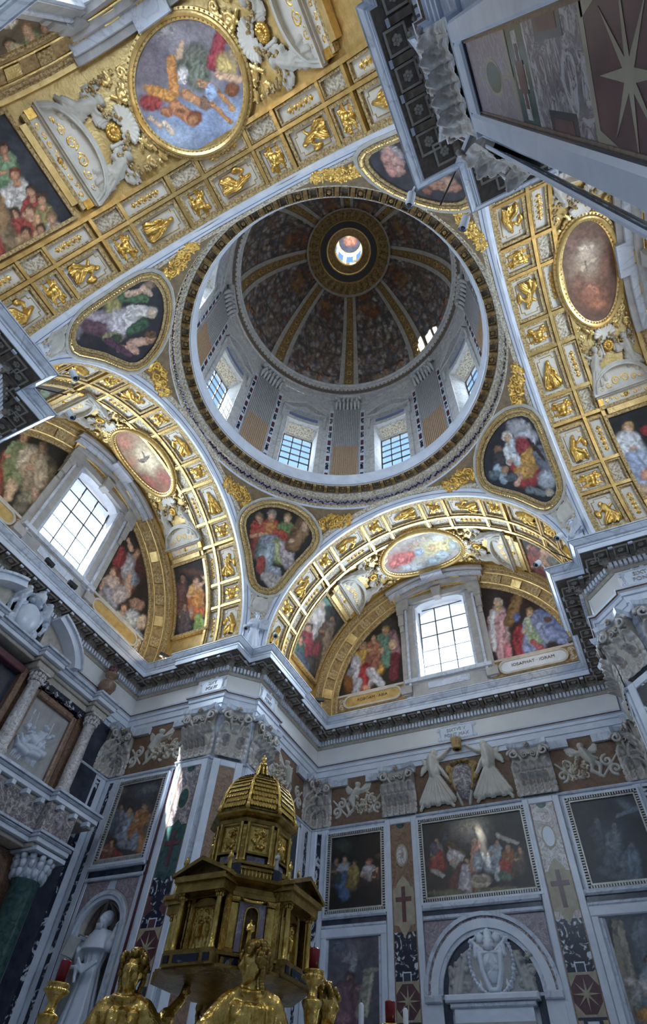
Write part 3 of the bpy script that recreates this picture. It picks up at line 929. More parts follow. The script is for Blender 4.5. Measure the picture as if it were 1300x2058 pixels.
PAINT = dict(
near_round=('8e8790', "g 360 80 100 55 0 98909a;g 300 130 45 45 0 786c76;g 450 60 60 40 0 8c838a;g 400 250 110 55 0 93a8d0;g 345 278 60 30 0 a9bbd8;g 470 240 40 50 0 9fb2d6;e 430 40 40 14 10 a29aa0;e 330 60 30 14 -20 a69ea2;"
 "e 388 125 36 40 25 6f7064 .5;e 400 150 22 34 0 73796a .5;c 366 86 358 112 5 8 c9a98a;e 366 152 13 19 10 cfc8c6 .6;c 343 118 350 186 9 11 c58540 .5;e 322 188 36 13 22 c98a38 .4;e 302 207 24 17 10 9c3836 .5;c 350 214 388 240 13 14 b4754a;"
 "e 392 236 15 15 0 8c4f30;e 388 240 10 10 0 b9804e;c 372 188 402 206 10 9 bd8657;c 330 246 346 266 5 6 dac4b2;c 402 165 432 180 7 8 b88a64;e 415 205 13 18 20 8a6a58;c 446 58 430 128 11 15 983642 .5;e 456 74 9 13 0 842c3a;e 455 130 21 26 -25 c7ad66 .5;"
 "c 438 150 482 160 8 8 d2ab8a;e 466 180 15 14 0 87502f;c 425 168 466 216 4 5 bd8450;c 424 206 462 246 4 5 bd8450;e 466 218 7 6 0 c79258;e 425 186 12 18 0 a3b9de;e 491 112 12 40 8 775649;e 335 225 13 10 30 a86a42;c 300 235 322 252 5 6 c9ad94;e 470 110 14 14 0 a99070"),
near_vault=('3a3e46', "g 110 400 40 80 0 30343c;f 8 300 11 80 7f9e78 5f7f5c;f 30 352 12 75 c4c0bc a8a098 c08a68 7a3a2c;e 10 400 26 22 10 cfcbc8 .5;e 45 398 20 12 -20 b9b4b0 .5;f 62 385 10 80 9c3a34 8a342e;f 85 402 11 85 8a8450 76703e;f 60 425 11 80 c89a6c 9c3a34 c49474 6a4a30;"
 "f 104 440 11 80 b8b4b0 8f4a40 c49474 8a6a48;f 30 432 12 78 9c3834 7f302c;f 10 440 16 80 b98e6a a87a58 bb8a66;e 40 455 30 16 10 a04038 .5;f 52 470 11 80 7a7f50 606a48;f 82 462 10 80 c9a27a a08058;f 118 462 8 80 8a3a32 6f3a32;e 20 492 34 18 0 c09a78;e 60 496 24 14 0 a5805c;f -20 380 14 80 9c7a50 7a6a50;f -30 450 14 80 a84a40 803830;f -60 330 14 80 c0b8b0 90807a"),
near_lun=('6a5c4c', "f 20 90 12 60 d9cdb8 b8a884;f 55 60 12 60 8f9a6a 7a8658 c8a080 8a6a40;e 40 100 24 12 20 c9b890 .5;f 90 55 10 70 8a7a60 756a54;e 15 45 20 12 0 c9bda8 .5;f -30 110 14 60 a5604a 804838;f -80 130 14 60 b8ad98 8a8270"),
pend_nl=('2e2c33', "e 160 640 12 40 10 8a8088;c 185 640 255 640 16 22 a89aa6 .35;c 175 655 235 670 14 16 6c4a58 .4;e 225 610 18 22 10 a39a5a .4;e 235 650 22 30 0 cfc8cc .4;e 262 645 20 22 0 d6cfcf .35;c 265 625 305 625 14 10 d8d2ce .3;e 303 628 10 11 0 cbb49a;c 245 595 290 600 12 8 4c6e4a .4;e 290 580 10 10 0 c9a182;"
 "c 255 590 278 585 7 6 d1ab90;e 300 570 11 10 0 8f7460;c 285 580 300 590 5 5 cdae98;e 225 678 20 12 0 9a9468 .5;e 232 680 11 9 0 3e4a38;c 260 665 285 650 9 12 3f6044 .4;c 262 690 290 685 9 8 d3a78c;e 300 680 11 10 0 b98a68;e 300 672 12 7 0 6a4a34;c 240 700 270 705 7 8 c99c84;c 215 685 260 712 8 6 58384a .4;e 260 695 8 8 0 c89a80"),
pend_fl=('2b2823', "f 521 1042 8 85 a8442e 8a3a30 b98a64 6a5a48;e 512 1058 9 10 0 a03a30 .5;f 546 1037 9 95 ab4a30 6a7a70 c09a78 8a8078;e 545 1062 14 14 0 c07838 .5;f 577 1043 8 95 7a8a5a c2bfc8 d0ab8a 8a7438;e 574 1064 13 13 0 68804c .5;e 563 1078 18 12 30 a8432c .5;e 545 1092 24 16 20 8a8fa0 .4;e 560 1110 18 26 -20 a7b070 .35;e 575 1118 14 30 -15 b9a9ac .35;e 535 1118 16 30 20 a4b0b8 .35;"
 "c 584 1098 612 1050 14 16 6f5236;c 590 1100 614 1060 11 12 846544;e 612 1060 6 10 0 caa184;e 585 1088 6 5 0 d0a88a;c 525 1125 522 1145 8 9 9c4438 .5;e 548 1150 16 12 0 9fa6b4 .4;e 575 1158 6 8 0 c09478;c 535 1160 575 1170 12 9 a8a09c;e 550 1178 20 8 20 b4aca6"),
pend_fr=('23242c', "e 1045 862 26 18 20 a9a8b0;e 1060 880 22 20 30 bfc0ca .3;f 1022 880 10 60 d8dde2 a03034 c4a184 d8d4cc;e 1035 905 10 26 -10 d3dde8 .4;e 1055 900 18 24 -25 9c2f36 .4;c 1050 900 1080 925 12 12 98313a .4;e 1068 925 20 26 10 c49238 .35;e 1055 950 22 14 0 c8963e .35;c 1045 960 1040 972 8 6 c89a80;c 1085 910 1105 945 14 16 6c7282;e 1100 965 20 18 30 a8b0bc;"
 "e 1002 905 9 9 0 806048;e 1005 925 12 18 0 3d3c40;c 1000 940 1015 965 8 9 90a4b4;e 1015 945 8 9 0 a98468;e 995 955 12 10 0 5c6a76 .5;e 1030 960 14 8 0 54606a;c 1065 985 1095 992 8 6 707a80;e 1105 990 9 8 0 b0aa98;e 1080 905 4 30 -40 3b2a24"),
pend_nr=('3d3b42', "e 790 310 26 18 40 b9b2b6 .3;c 780 305 800 330 12 14 c8988c;e 802 340 13 12 0 b58874;e 800 338 8 8 0 c8a090;c 775 315 790 345 9 9 c58d80;e 870 350 30 22 0 9c6a5c;e 900 368 20 16 0 c4987e;e 880 370 18 9 0 b08068;e 860 380 10 9 0 8a5a48;e 915 375 14 10 0 a87862;e 840 300 30 18 10 8a7474;e 930 330 30 24 10 77686a"),
left_oval=('a5664e', "g 292 925 62 42 40 cfae88;g 290 925 45 30 40 d9bf98;g 292 922 30 22 35 e2cea8;g 250 890 22 14 40 b4785c;g 330 960 20 14 50 a86050;g 300 968 26 10 40 a05c4a;g 260 935 14 20 30 c08a68;c 286 926 297 920 4 3 6d6258;c 292 925 286 908 2.5 1 7f7468;c 290 926 300 916 2 1 7f7468;c 284 928 278 925 2 1 7a7064"),
right_oval=('6f4f40', "g 1180 530 42 72 5 a8876e;g 1178 520 30 48 5 b89c84;g 1178 505 22 30 0 c4ac94;g 1190 590 32 26 0 a0664c;g 1200 610 20 14 0 b0704e;g 1170 470 30 16 0 7c5a48;c 1165 500 1190 495 5 4 ccb8a0;c 1170 540 1195 520 4 4 c6ae92;c 1176 525 1180 545 2 1 8a7660;g 1160 570 12 22 20 8f6450;g 1215 540 10 40 10 8f6650;c 1185 575 1200 585 5 6 b4765a;g 1150 490 14 20 0 8a6858"),
far_oval=('b0aaa2', "g 880 1098 36 18 -10 d9cc96;e 885 1100 30 9 -8 d8c78a .4;e 868 1100 8 8 0 c8a678;g 800 1125 28 18 -20 c07068;e 810 1122 24 12 -15 b9574f .4;c 790 1135 815 1120 8 6 b8605a .4;e 842 1110 9 8 0 8f9fb4;e 835 1092 8 7 0 b09a86;e 850 1082 7 6 0 b8a48e;e 825 1098 7 6 0 a88a74;e 880 1080 12 6 0 c8d0d4;e 890 1115 16 9 -10 a9b8be;e 870 1128 14 7 -10 9aacb6;e 830 1140 26 8 -5 bcc0c4;e 910 1095 8 10 0 a8b4b4"),
left_vault=('2c2623', "g 385 1150 30 12 0 4a3a30;f 368 1160 6 90 4a3a34 3c3230 8a6248 2a201c;f 395 1167 7 88 cf9a58 c4702e d0a184 6a4a30;c 400 1178 414 1165 3.5 3 cfa184;c 414 1165 403 1152 3 2.5 cfa184;e 398 1205 14 18 -5 d08a3a .5;e 398 1232 14 12 0 c8672c .5;c 400 1240 400 1268 8 12 7f9a4c .5;c 406 1245 412 1270 4 5 8aa458 .5;c 365 1180 365 1230 9 11 6a4a42 .4;f 372 1218 5 90 6a5a58 564a4c a88068 5a4030;c 368 1240 365 1280 5 6 58504e;e 385 1230 4 14 0 b08a74;c 415 1200 418 1250 5 6 6a3030 .5;e 390 1150 22 7 10 5a3c2c"),
left_vault_b=('4a3f38', "f 60 800 6 100 a08060 806048;f 30 790 7 100 8a5040 704038;e 90 790 10 10 0 7a8a70;f 0 785 8 100 a89880 807060"),
far_vault_l=('33352f', "e 655 1210 24 10 40 4f7a68 .4;f 645 1218 8 105 cdc4b4 b8b0ac c0a080 b8b0a0;c 640 1230 625 1280 10 12 bfb8b4 .4;f 668 1245 7 110 5a4436 4a3a30 8a6444 2a2018;c 665 1255 650 1310 9 10 6a5a4c .4;c 660 1275 640 1340 8 10 8a7560 .4;f 620 1262 8 105 9c3440 84303c b08a6c 4a3a30;c 612 1280 605 1320 12 14 8f303c .4;f 605 1285 6 105 3f6a58 345848;c 640 1300 630 1350 8 9 54483e .4;e 622 1335 14 20 20 4a4640 .4;c 600 1310 615 1345 7 8 4c5a6a .4;e 668 1228 14 8 40 23231f;e 635 1305 8 14 20 8a3a44"),
far_vault_r=('3b3632', "f 1065 1100 8 60 8a4a44 6a3a38;c 1070 1105 1100 1125 8 10 7a4540 .4;f 1090 1105 6 60 9a7a60 7a6450;e 1110 1128 14 8 30 5a5a50;f 1120 1150 6 60 7a5044 604038"),
right_vault=('1f2024', "f 1263 862 11 75 c5ccd6 aab2c2 c2a084 b08a50;e 1258 890 22 24 0 c9d0da .35;c 1245 890 1270 925 9 9 c2cad6 .4;e 1275 905 10 7 20 c89e84;e 1285 935 26 34 10 9fb0cc .3;c 1268 920 1300 970 14 18 8fa2c4 .3;e 1298 865 12 10 0 8a2a30;e 1300 955 14 12 0 c09078;e 1293 985 14 12 0 b8a088;f 1330 880 11 80 8a4a40 704038"),
left_lun_a=('2d2822', "e 20 930 22 26 0 a84a34 .5;f 50 880 10 110 8a9a70 7a7a50 b58a64 7a5030;c 40 905 30 960 16 18 7a8258 .3;e 60 925 26 30 20 c8b498 .35;c 55 945 80 985 16 14 c9ad8a .3;f 88 900 10 100 b89a78 9a8468 c09470 8a7050;c 85 925 80 970 14 14 b9a284 .3;c 25 975 15 1000 12 10 c0a080;e 60 1000 30 16 -20 8a8268 .4;e 105 945 10 26 0 7f7050 .4;c 70 985 75 1010 8 8 bb957c;e 35 1030 30 16 -30 70685a;f -10 920 12 100 9c4030 7a3528;e -30 980 30 30 0 8a6a50;g 110 900 24 40 0 2a2824"),
left_lun_b=('35302a', "c 258 1085 264 1105 4 5 c8a184;f 277 1112 8 110 a89a94 8a5a50 c49a78 7a5034;e 258 1140 16 26 10 a8a4a8 .35;e 240 1125 12 20 20 8a3234 .4;c 245 1105 235 1130 6 8 96383a .4;e 282 1140 10 22 10 70302e .4;c 262 1160 255 1195 9 7 c09a80;e 272 1165 8 14 0 8fa0b0 .5;f 228 1150 8 100 bf9a80 a89898 c9a184 8a5a3c;e 224 1175 16 18 10 c2ab9c .35;c 215 1185 225 1215 10 12 8f8a98 .4;e 240 1195 16 20 20 b4a8a6 .35;f 250 1222 7 110 b8b8b0 a8a8a4 b88a70 5a4030;e 275 1215 16 12 20 9a7a68 .4;e 265 1245 18 20 20 a8adb4 .3;e 285 1250 10 16 20 c0a894 .4;e 248 1250 12 14 0 b9babc .4;c 270 1270 285 1282 9 6 8898a8 .4;e 215 1220 10 14 0 7a8a84 .5;g 290 1130 12 50 10 4a342e"),
far_lun_l=('2f2822', "g 780 1255 22 20 0 3c3a36;f 775 1266 7 95 5f7f6c 4c6c60 b88a68 8a7a40;c 772 1285 775 1330 10 12 5c8070 .4;c 790 1275 796 1310 9 10 8f6a74 .4;e 788 1295 9 9 0 c8a888;c 795 1320 790 1360 9 9 6a2a34 .4;f 730 1300 8 90 b8903c b4b0b8 b08a6c 8a7a60;e 742 1315 18 12 10 c9a23e .4;e 752 1340 22 14 20 c2983c .35;f 752 1282 6 90 a06850 8a5a48 b88e70 4a3a30;c 715 1325 712 1370 9 12 b9b8c4 .4;c 735 1345 725 1385 12 12 9c3034 .4;c 745 1350 765 1375 10 8 b9bcc8 .4;c 720 1370 715 1390 8 9 9a9cac .4;e 736 1382 8 6 0 b88a70;e 700 1370 10 24 0 7a5024;e 765 1308 6 7 0 b48c70;e 705 1350 8 10 0 8a8a94 .4"),
far_lun_r=('3a2e30', "f 1001 1212 8 88 c3a4a8 c9b4bc bfa080 c8beb4;c 992 1235 995 1300 8 9 d2d2dc .4;c 1005 1245 1012 1315 12 14 c89aa4 .35;c 1018 1300 1022 1320 8 9 b86a78 .4;c 1022 1250 1040 1200 11 10 7a5c38;c 1026 1248 1042 1205 8 8 8f6f44;e 1050 1275 18 20 0 9a2c38 .4;c 1045 1290 1050 1315 16 12 92303c .4;f 1065 1232 8 80 9aa4b8 7f8fb8 cba588 9a7a40;c 1062 1250 1070 1285 9 10 a8b49c .4;e 1085 1280 22 12 15 8fa888 .4;c 1085 1240 1125 1265 16 20 6c7fb4 .3;c 1075 1245 1100 1280 10 12 8a98c0 .35;c 1105 1270 1140 1288 14 10 7e90c4 .35;e 1100 1245 8 6 0 6a5040;e 1038 1240 8 9 0 5f74a8;c 1070 1290 1090 1305 6 6 a85a60 .5;g 1120 1215 20 14 30 54423c"),
w_dark=('16120f', "g 690 1700 20 16 20 3a4038;f 676 1730 5 92 4a3a34 3a302c 8a6a52;f 693 1727 6 92 8a8a94 3e5474 a8866a 4a3828;c 693 1760 692 1800 10 12 3f5878 .4;f 712 1735 5 92 8a7434 7a6430 8a6848;c 712 1745 712 1775 8 7 8f7a3a .4;f 742 1733 6 92 b0a0a4 4a3034 a8806a 8a4a40;e 742 1748 14 9 0 b4a8ac .4;e 760 1720 8 6 0 4a2c24;f 757 1745 4 92 5a3a30 3a2824;g 735 1790 24 24 0 0e0c0b;e 680 1765 6 14 0 2f4038"),
w_nativity=('3b342f', "g 945 1665 44 34 0 8a8078;g 948 1660 28 24 0 b3a692;e 930 1668 9 7 0 a8947c;e 958 1665 9 7 0 a89680;e 940 1655 8 6 0 b5a48c;f 878 1690 6 85 7a7478 8a3a2c 9a7a62;c 882 1715 886 1740 8 9 8f3a2a .5;e 872 1705 8 14 0 55505a .5;f 905 1700 7 60 b8aaa4 8a8278 b08e74 6a5038;c 905 1695 930 1715 7 6 5f4a34 .4;e 920 1718 16 8 30 c3b9b4 .5;f 938 1730 6 70 6a4c40 8a4c40 a8846a;c 930 1740 915 1775 10 16 5f3a34 .5;c 935 1745 935 1785 9 14 b0a4a8 .5;c 955 1695 953 1745 8 9 c08a76 .4;e 955 1690 6 7 0 c0a080;e 962 1730 12 20 0 9aa0a4 .4;f 1000 1692 6 100 9aa0a8 8a8e94 a88a70;f 1020 1700 6 80 9a5c2c 7c3a24 a8846a;e 1012 1738 12 14 0 a8402c .5;c 1000 1740 1000 1765 5 6 b0b0b0 .5;e 1015 1760 16 10 10 5c6a54 .4;e 965 1770 22 14 -5 b3a48c;e 965 1768 14 7 0 8a7a66;c 1000 1680 1040 1695 5 4 a39a90;f 1045 1705 5 90 6a5844 54483c;g 1055 1670 14 20 0 2c2a2e;e 900 1795 40 8 -3 6a6248;e 1000 1790 50 8 -3 726a4c;c 870 1750 890 1760 5 5 9a958c;e 895 1680 7 14 0 4a4a52"),
w_right=('2b303a', "g 1230 1680 30 40 10 414a58;f 1235 1660 8 90 5a6470 4a5462 6a7078 3a3f48;f 1270 1700 9 90 5a6878 586878 6a7680 3a424c;e 1270 1730 16 30 0 5f7080 .3;f 1200 1650 7 90 454c58 3c444e 59606a;g 1260 1620 26 10 30 5a6470;c 1240 1640 1280 1625 4 6 647080;e 1215 1750 20 10 0 464e5a;g 1180 1700 16 40 0 262a33;e 1250 1760 30 8 0 4c5560"),
w_beard=('55525c', "g 700 1910 40 30 0 6a6670;e 700 1925 18 12 30 7a7680;e 710 1935 8 22 10 8a8890;f 703 1965 9 85 6c4c54 5c4650 8a6a60 4a3e3c;e 704 1978 8 14 0 54443f;c 690 1990 690 2050 20 24 6a4c58 .3;c 720 1990 740 2010 10 8 75545e .3;c 742 1955 725 2040 10 12 8a8678;c 748 1955 735 2040 4 5 9c988a;e 745 1950 18 5 -8 8a867a;e 690 2045 18 12 0 8a6268;e 680 1900 20 12 30 5c6472"),
w_pilgrim=('4a4a52', "c 1232 1855 1265 2050 10 14 7c7264;c 1245 1855 1290 2050 6 8 8a8070 .4;c 1285 1860 1330 2050 20 24 5c6470 .25;f 1310 1930 14 80 8a8e98 6c7480 a08474;c 1262 1970 1300 1985 8 8 b8aca4;e 1300 2040 20 16 0 a8742c .4;c 1225 1850 1240 2058 4 5 2c2426;e 1280 2000 14 24 0 8f8a88 .3"),
w_left=('4a474a', "g 285 1590 34 24 0 53545a;e 300 1585 20 8 -10 6a6c72;f 262 1628 6 105 8a96a4 7f8c9c a8886c;c 258 1650 250 1690 8 11 8b98a8 .4;f 292 1622 7 105 a8764a 9c6a40 a08468 6a5a48;c 290 1640 282 1705 9 12 a4703e .35;f 245 1622 5 105 7a7a84 6a6c78 9c7f68;e 232 1650 8 22 15 5f6a76 .4;f 312 1632 5 105 8a7a68 766a5c;c 245 1695 270 1702 10 8 7f8088;c 225 1715 240 1725 14 10 8f443a .4;e 215 1722 16 8 -10 96463a .4;f 226 1692 5 110 8a5a50 7a4a44;e 270 1690 8 20 15 8a94a0 .4;g 240 1585 20 16 0 6a5f5c"),
)
PAINT_LABEL = dict(
near_round='big round vault fresco of trumpeting angels among grey and blue clouds', far_oval='oval vault fresco of a blessing figure in red and yellow on clouds', left_oval='oval vault fresco of a dove in a pale pink cloud', right_oval='oval vault fresco of fiery brown cloud and glory',
near_vault='vault fresco of a crowd on slate ground, upper left edge', left_vault='upright vault fresco of a woman in orange and green raising her arm', far_vault_l='tilted vault fresco of an old man with crimson figure, left of the far window', far_vault_r='narrow shaded vault fresco right of the far window', right_vault='vault fresco of a crowned man in pale blue robe, right edge', left_vault_b='vault fresco half hidden above the near left pier',
left_lun_a='lunette fresco of half-draped men left of the bright left window', left_lun_b='lunette fresco of a reclining family right of the bright left window', far_lun_l='lunette fresco of a seated king in yellow mantle left of the far window', far_lun_r='lunette fresco of a bearded king with tablet beside a queen in blue', near_lun='lunette fresco in the topmost left corner of the view',
pend_fl='pendentive fresco of a crowned man holding a tablet above the tabernacle', pend_fr='pendentive fresco of a prophet in red and orange beside the right vault', pend_nl='pendentive fresco of a pale seated figure with two naked children', pend_nr='pendentive fresco mostly hidden behind the near pier cornice')
PAL_OF = dict(w_dark='small dark framed painting of a group by night, left of the far wall', w_nativity='wide framed nativity painting in the middle of the far wall', w_right='large blue-black framed painting at the right edge of the far wall', w_left='framed painting of robed people beside the tabernacle on the left pier')
# ================================================================== painting and relief tools
def vnoise(x, y, seed=0):
    xi, yi = np.floor(x).astype(int), np.floor(y).astype(int)
    xf, yf = x - xi, y - yi
    u, v = xf * xf * (3 - 2 * xf), yf * yf * (3 - 2 * yf)
    def h(a, b):
        n = (a * 374761393 + b * 668265263 + seed * 974634777) & 0x7fffffff
        n = (n ^ (n >> 13)) * 1274126177 & 0x7fffffff
        return ((n ^ (n >> 16)) & 0xffff) / 65535.0
    return (h(xi, yi) * (1 - u) + h(xi + 1, yi) * u) * (1 - v) + (h(xi, yi + 1) * (1 - u) + h(xi + 1, yi + 1) * u) * v

def hexlin(h):
    c = np.array([int(h[i:i + 2], 16) for i in (0, 2, 4)]) / 255.0
    return np.where(c <= .04045, c / 12.92, ((c + .055) / 1.055) ** 2.4)

def sm(a, b, x):
    t = np.clip((x - a) / (b - a), 0, 1)
    return t * t * (3 - 2 * t)

class Canvas:
    def __init__(s, X, Y, base, seed=1, warp=2.0):
        s.seed = seed
        s.X = X + warp * (vnoise(X / 6, Y / 6, seed) - .5) * 2 + warp * (vnoise(X / 2.5, Y / 2.5, seed + 5) - .5)
        s.Y = Y + warp * (vnoise(X / 6, Y / 6, seed + 1) - .5) * 2 + warp * (vnoise(X / 2.5, Y / 2.5, seed + 6) - .5)
        s.C = np.tile(hexlin(base), (X.size, 1))
        s.C *= (.72 + .56 * vnoise(X / 14, Y / 14, seed + 2))[:, None]
    def put(s, d, u, c, soft, fold, lit):
        a = sm(1 + soft, 1 - soft, d)[:, None]
        k = 1 + lit - .55 * np.clip(d, 0, 1) ** 2
        if fold:
            k = k * (1 + .24 * np.sin(u * fold + 7 * vnoise(s.X / 9, s.Y / 9, s.seed + 3)))
        k = k * (.80 + .40 * vnoise(s.X / 3.1, s.Y / 2.3, s.seed + 8))
        s.C = s.C * (1 - a) + a * hexlin(c) * k[:, None]
        # smaller touches of the brush inside the stroke
        ix = np.flatnonzero(d < 1.15)
        if len(ix) < 40 or soft > .6:
            return
        rnd = np.random.default_rng(len(ix) + s.seed)
        X, Y = s.X[ix], s.Y[ix]
        sz = math.sqrt((X.max() - X.min() + 1) * (Y.max() - Y.min() + 1))
        base = hexlin(c)
        for i in range(9):
            j = rnd.integers(len(ix))
            th = rnd.random() * PI
            r0, r1 = sz * (.07 + .10 * rnd.random()), sz * (.025 + .04 * rnd.random())
            dx, dy = X - X[j], Y - Y[j]
            q = np.hypot((dx * math.cos(th) + dy * math.sin(th)) / r0, (-dx * math.sin(th) + dy * math.cos(th)) / r1)
            w = (.75 * sm(1.3, .6, q) * sm(1.2, .9, d[ix]))[:, None]
            tint = base * rnd.choice([.42, .6, 1.35, 1.7]) * (1 + .18 * (rnd.random(3) - .5))
            s.C[ix] = s.C[ix] * (1 - w) + w * tint
    def e(s, x, y, rx, ry, rot, c, soft=.22, fold=0, lit=.22):
        dx, dy = s.X - x, s.Y - y
        ca, sa = math.cos(rad(rot)), math.sin(rad(rot))
        u, v = dx * ca + dy * sa, -dx * sa + dy * ca
        s.put(np.sqrt((u / rx) ** 2 + (v / ry) ** 2), u, c, soft, fold, lit)
    def c(s, x0, y0, x1, y1, r0, r1, c, soft=.22, fold=0, lit=.22):
        ex, ey = x1 - x0, y1 - y0
        L2 = ex * ex + ey * ey + 1e-6
        t = np.clip(((s.X - x0) * ex + (s.Y - y0) * ey) / L2, 0, 1)
        d = np.hypot(s.X - x0 - ex * t, s.Y - y0 - ey * t) / (r0 + (r1 - r0) * t)
        u = ((s.X - x0) * -ey + (s.Y - y0) * ex) / math.sqrt(L2)
        s.put(d, u, c, soft, fold, lit)
    def f(s, x, y, h, ang, dress, skirt, skin='b98a68', hair='4a3626'):
        """a draped figure: head at x,y with radius h, body running off at ang"""
        ca, sa = math.cos(rad(ang)), math.sin(rad(ang))
        P = lambda a, b: (x + ca * a * h - sa * b * h, y + sa * a * h + ca * b * h)
        s.c(*P(4.2, 0), *P(8.2, .4), 2.2 * h, 2.9 * h, skirt, .2, 2.6 / h)
        s.c(*P(2.2, 0), *P(4.6, 0), 1.7 * h, 1.8 * h, dress, .2, 2.2 / h)
        s.c(*P(2.1, 1.5), *P(4.4, 2.3), .75 * h, .6 * h, dress, .25)
        s.c(*P(4.4, 2.2), *P(4.2, .6), .5 * h, .4 * h, skin, .25)
        s.c(*P(.9, 0), *P(1.6, 0), .6 * h, .7 * h, skin, .25)
        s.e(*P(-.25, 0), 1.15 * h, 1.08 * h, ang, hair, .2)
        s.e(*P(.2, .12), .92 * h, .78 * h, ang, skin, .2)
    def run(s, txt):
        for st in txt.split(';'):
            q = st.split()
            if not q:
                continue
            if q[0] == 'e':
                s.e(*map(float, q[1:6]), q[6], fold=float(q[7]) if len(q) > 7 else 0)
            elif q[0] == 'c':
                s.c(*map(float, q[1:7]), q[7], fold=float(q[8]) if len(q) > 8 else 0)
            elif q[0] == 'g':
                s.e(*map(float, q[1:6]), q[6], soft=.8, lit=.15)
            else:
                s.f(*map(float, q[1:5]), *q[5:])
        return s

def sheet(name, a, b):
    """drawing-sheet coordinates of points a,b in -1..1 across the painting"""
    c = np.array(SHEET[name]).reshape(2, 10)
    B = np.stack([a ** i * b ** j for i in range(4) for j in range(4 - i)], -1)
    return B @ c[0], B @ c[1]

def srange(s):
    k = s[0]
    if k == 'V':
        return s[2], s[3], s[4], s[5]
    if k == 'O':
        d = math.degrees(s[3] / A)
        return 90 - d, 90 + d, s[2] - s[4], s[2] + s[4]
    if k == 'L':
        return (2.0, 5.25, 16.6, 21.3) if s[2] > 0 else (-5.25, -2.0, 16.6, 21.3)
    if k == 'S':
        return s[1] - 13, s[1] + 13, 18.6, 22.2
    return s[3], s[4], s[5], s[6]

PEND = [(0, 22.15), (3, 22.13), (5.8, 22.05), (8.3, 21.92), (10.3, 21.72), (11.8, 21.5), (12.3, 21.25), (11.7, 20.98), (9.8, 20.62), (7.0, 20.08), (5.6, 19.7), (4.3, 19.3), (3.3, 19.0), (2.2, 18.8), (1.0, 18.71), (0, 18.7)]
PENDL = PEND + [(-a, z) for a, z in PEND[-2:0:-1]]

def painting_mesh(name, base, txt, step=1.9, lift=.0, seed=1, warp=1.6):
    """a painted skin: the colours belong to its vertices"""
    s = SURF[name]
    p0, p1, q0, q1 = srange(s)
    k = s[0]
    ua, ub = np.meshgrid(np.array([-1., 1, 1, -1]), np.array([0.]))
    x, y = sheet(name, np.array([-1., 1, 0, 0]), np.array([0., 0, -1, 1]))
    nx = int(min(150, max(14, math.hypot(x[1] - x[0], y[1] - y[0]) / step)))
    ny = int(min(160, max(14, math.hypot(x[3] - x[2], y[3] - y[2]) / step)))
    if k in 'OS':
        nr, nt = max(10, max(nx, ny) // 2), max(40, int((nx + ny) * 1.35))
        R, TH = np.meshgrid((np.arange(nr + 1) / nr), np.arange(nt) * 2 * PI / nt, indexing='ij')
        if k == 'O':
            a, b = R * np.cos(TH), R * np.sin(TH)
        else:
            L = np.array(PENDL)
            w = np.cumsum(np.r_[0, np.hypot(np.diff(np.r_[L[:, 0], L[0, 0]]) * .115, np.diff(np.r_[L[:, 1], L[0, 1]]))])
            t = TH / (2 * PI) * w[-1]
            ex = np.interp(t, w, np.r_[L[:, 0], L[0, 0]])
            ez = np.interp(t, w, np.r_[L[:, 1], L[0, 1]])
            az, z = ex * R, 20.85 + (ez - 20.85) * R
            a, b = az / 13, (z - 20.4) / 1.8
        faces = [(i * nt + j, (i + 1) * nt + j, (i + 1) * nt + (j + 1) % nt, i * nt + (j + 1) % nt) for i in range(nr) for j in range(nt)]
    else:
        a, b = np.meshgrid(np.linspace(-1, 1, nx + 1), np.linspace(-1, 1, ny + 1), indexing='ij')
        n1 = ny + 1
        faces = [(i * n1 + j, (i + 1) * n1 + j, (i + 1) * n1 + j + 1, i * n1 + j + 1) for i in range(nx) for j in range(ny)]
    a, b = a.ravel(), b.ravel()
    P, Q = p0 + (p1 - p0) * (a + 1) / 2, q0 + (q1 - q0) * (b + 1) / 2
    if k == 'L':
        rr = np.hypot(P, Q - ZS)
        faces = [f for f in faces if min(rr[i] for i in f) < 5.3]
    if k in 'VO':
        r = A - lift
        V = np.stack([r * np.cos(np.radians(P)), Q, ZS + r * np.sin(np.radians(P))], -1)
    elif k == 'L':
        V = np.stack([P, np.full(P.shape, DEPTH[s[1]] - .03 - lift), Q], -1)
    elif k == 'S':
        r = RS - lift
        h = np.sqrt(r * r - (Q - ZS) ** 2)
        V = np.stack([h * np.cos(np.radians(P)), h * np.sin(np.radians(P)), Q], -1)
    else:
        V = np.stack([s[1][0] + s[2][0] * P, s[1][1] + s[2][1] * P, Q], -1)
    X, Y = sheet(name, a, b)
    cv = Canvas(X, Y, base, seed, warp).run(txt)
    m = MB()
    m.v = [tuple(p) for p in V.tolist()]
    m.f = faces
    g = cv.C.mean(1, keepdims=True)
    m.c = np.clip(g + (cv.C - g) * .86, 0.002, .95)
    return m

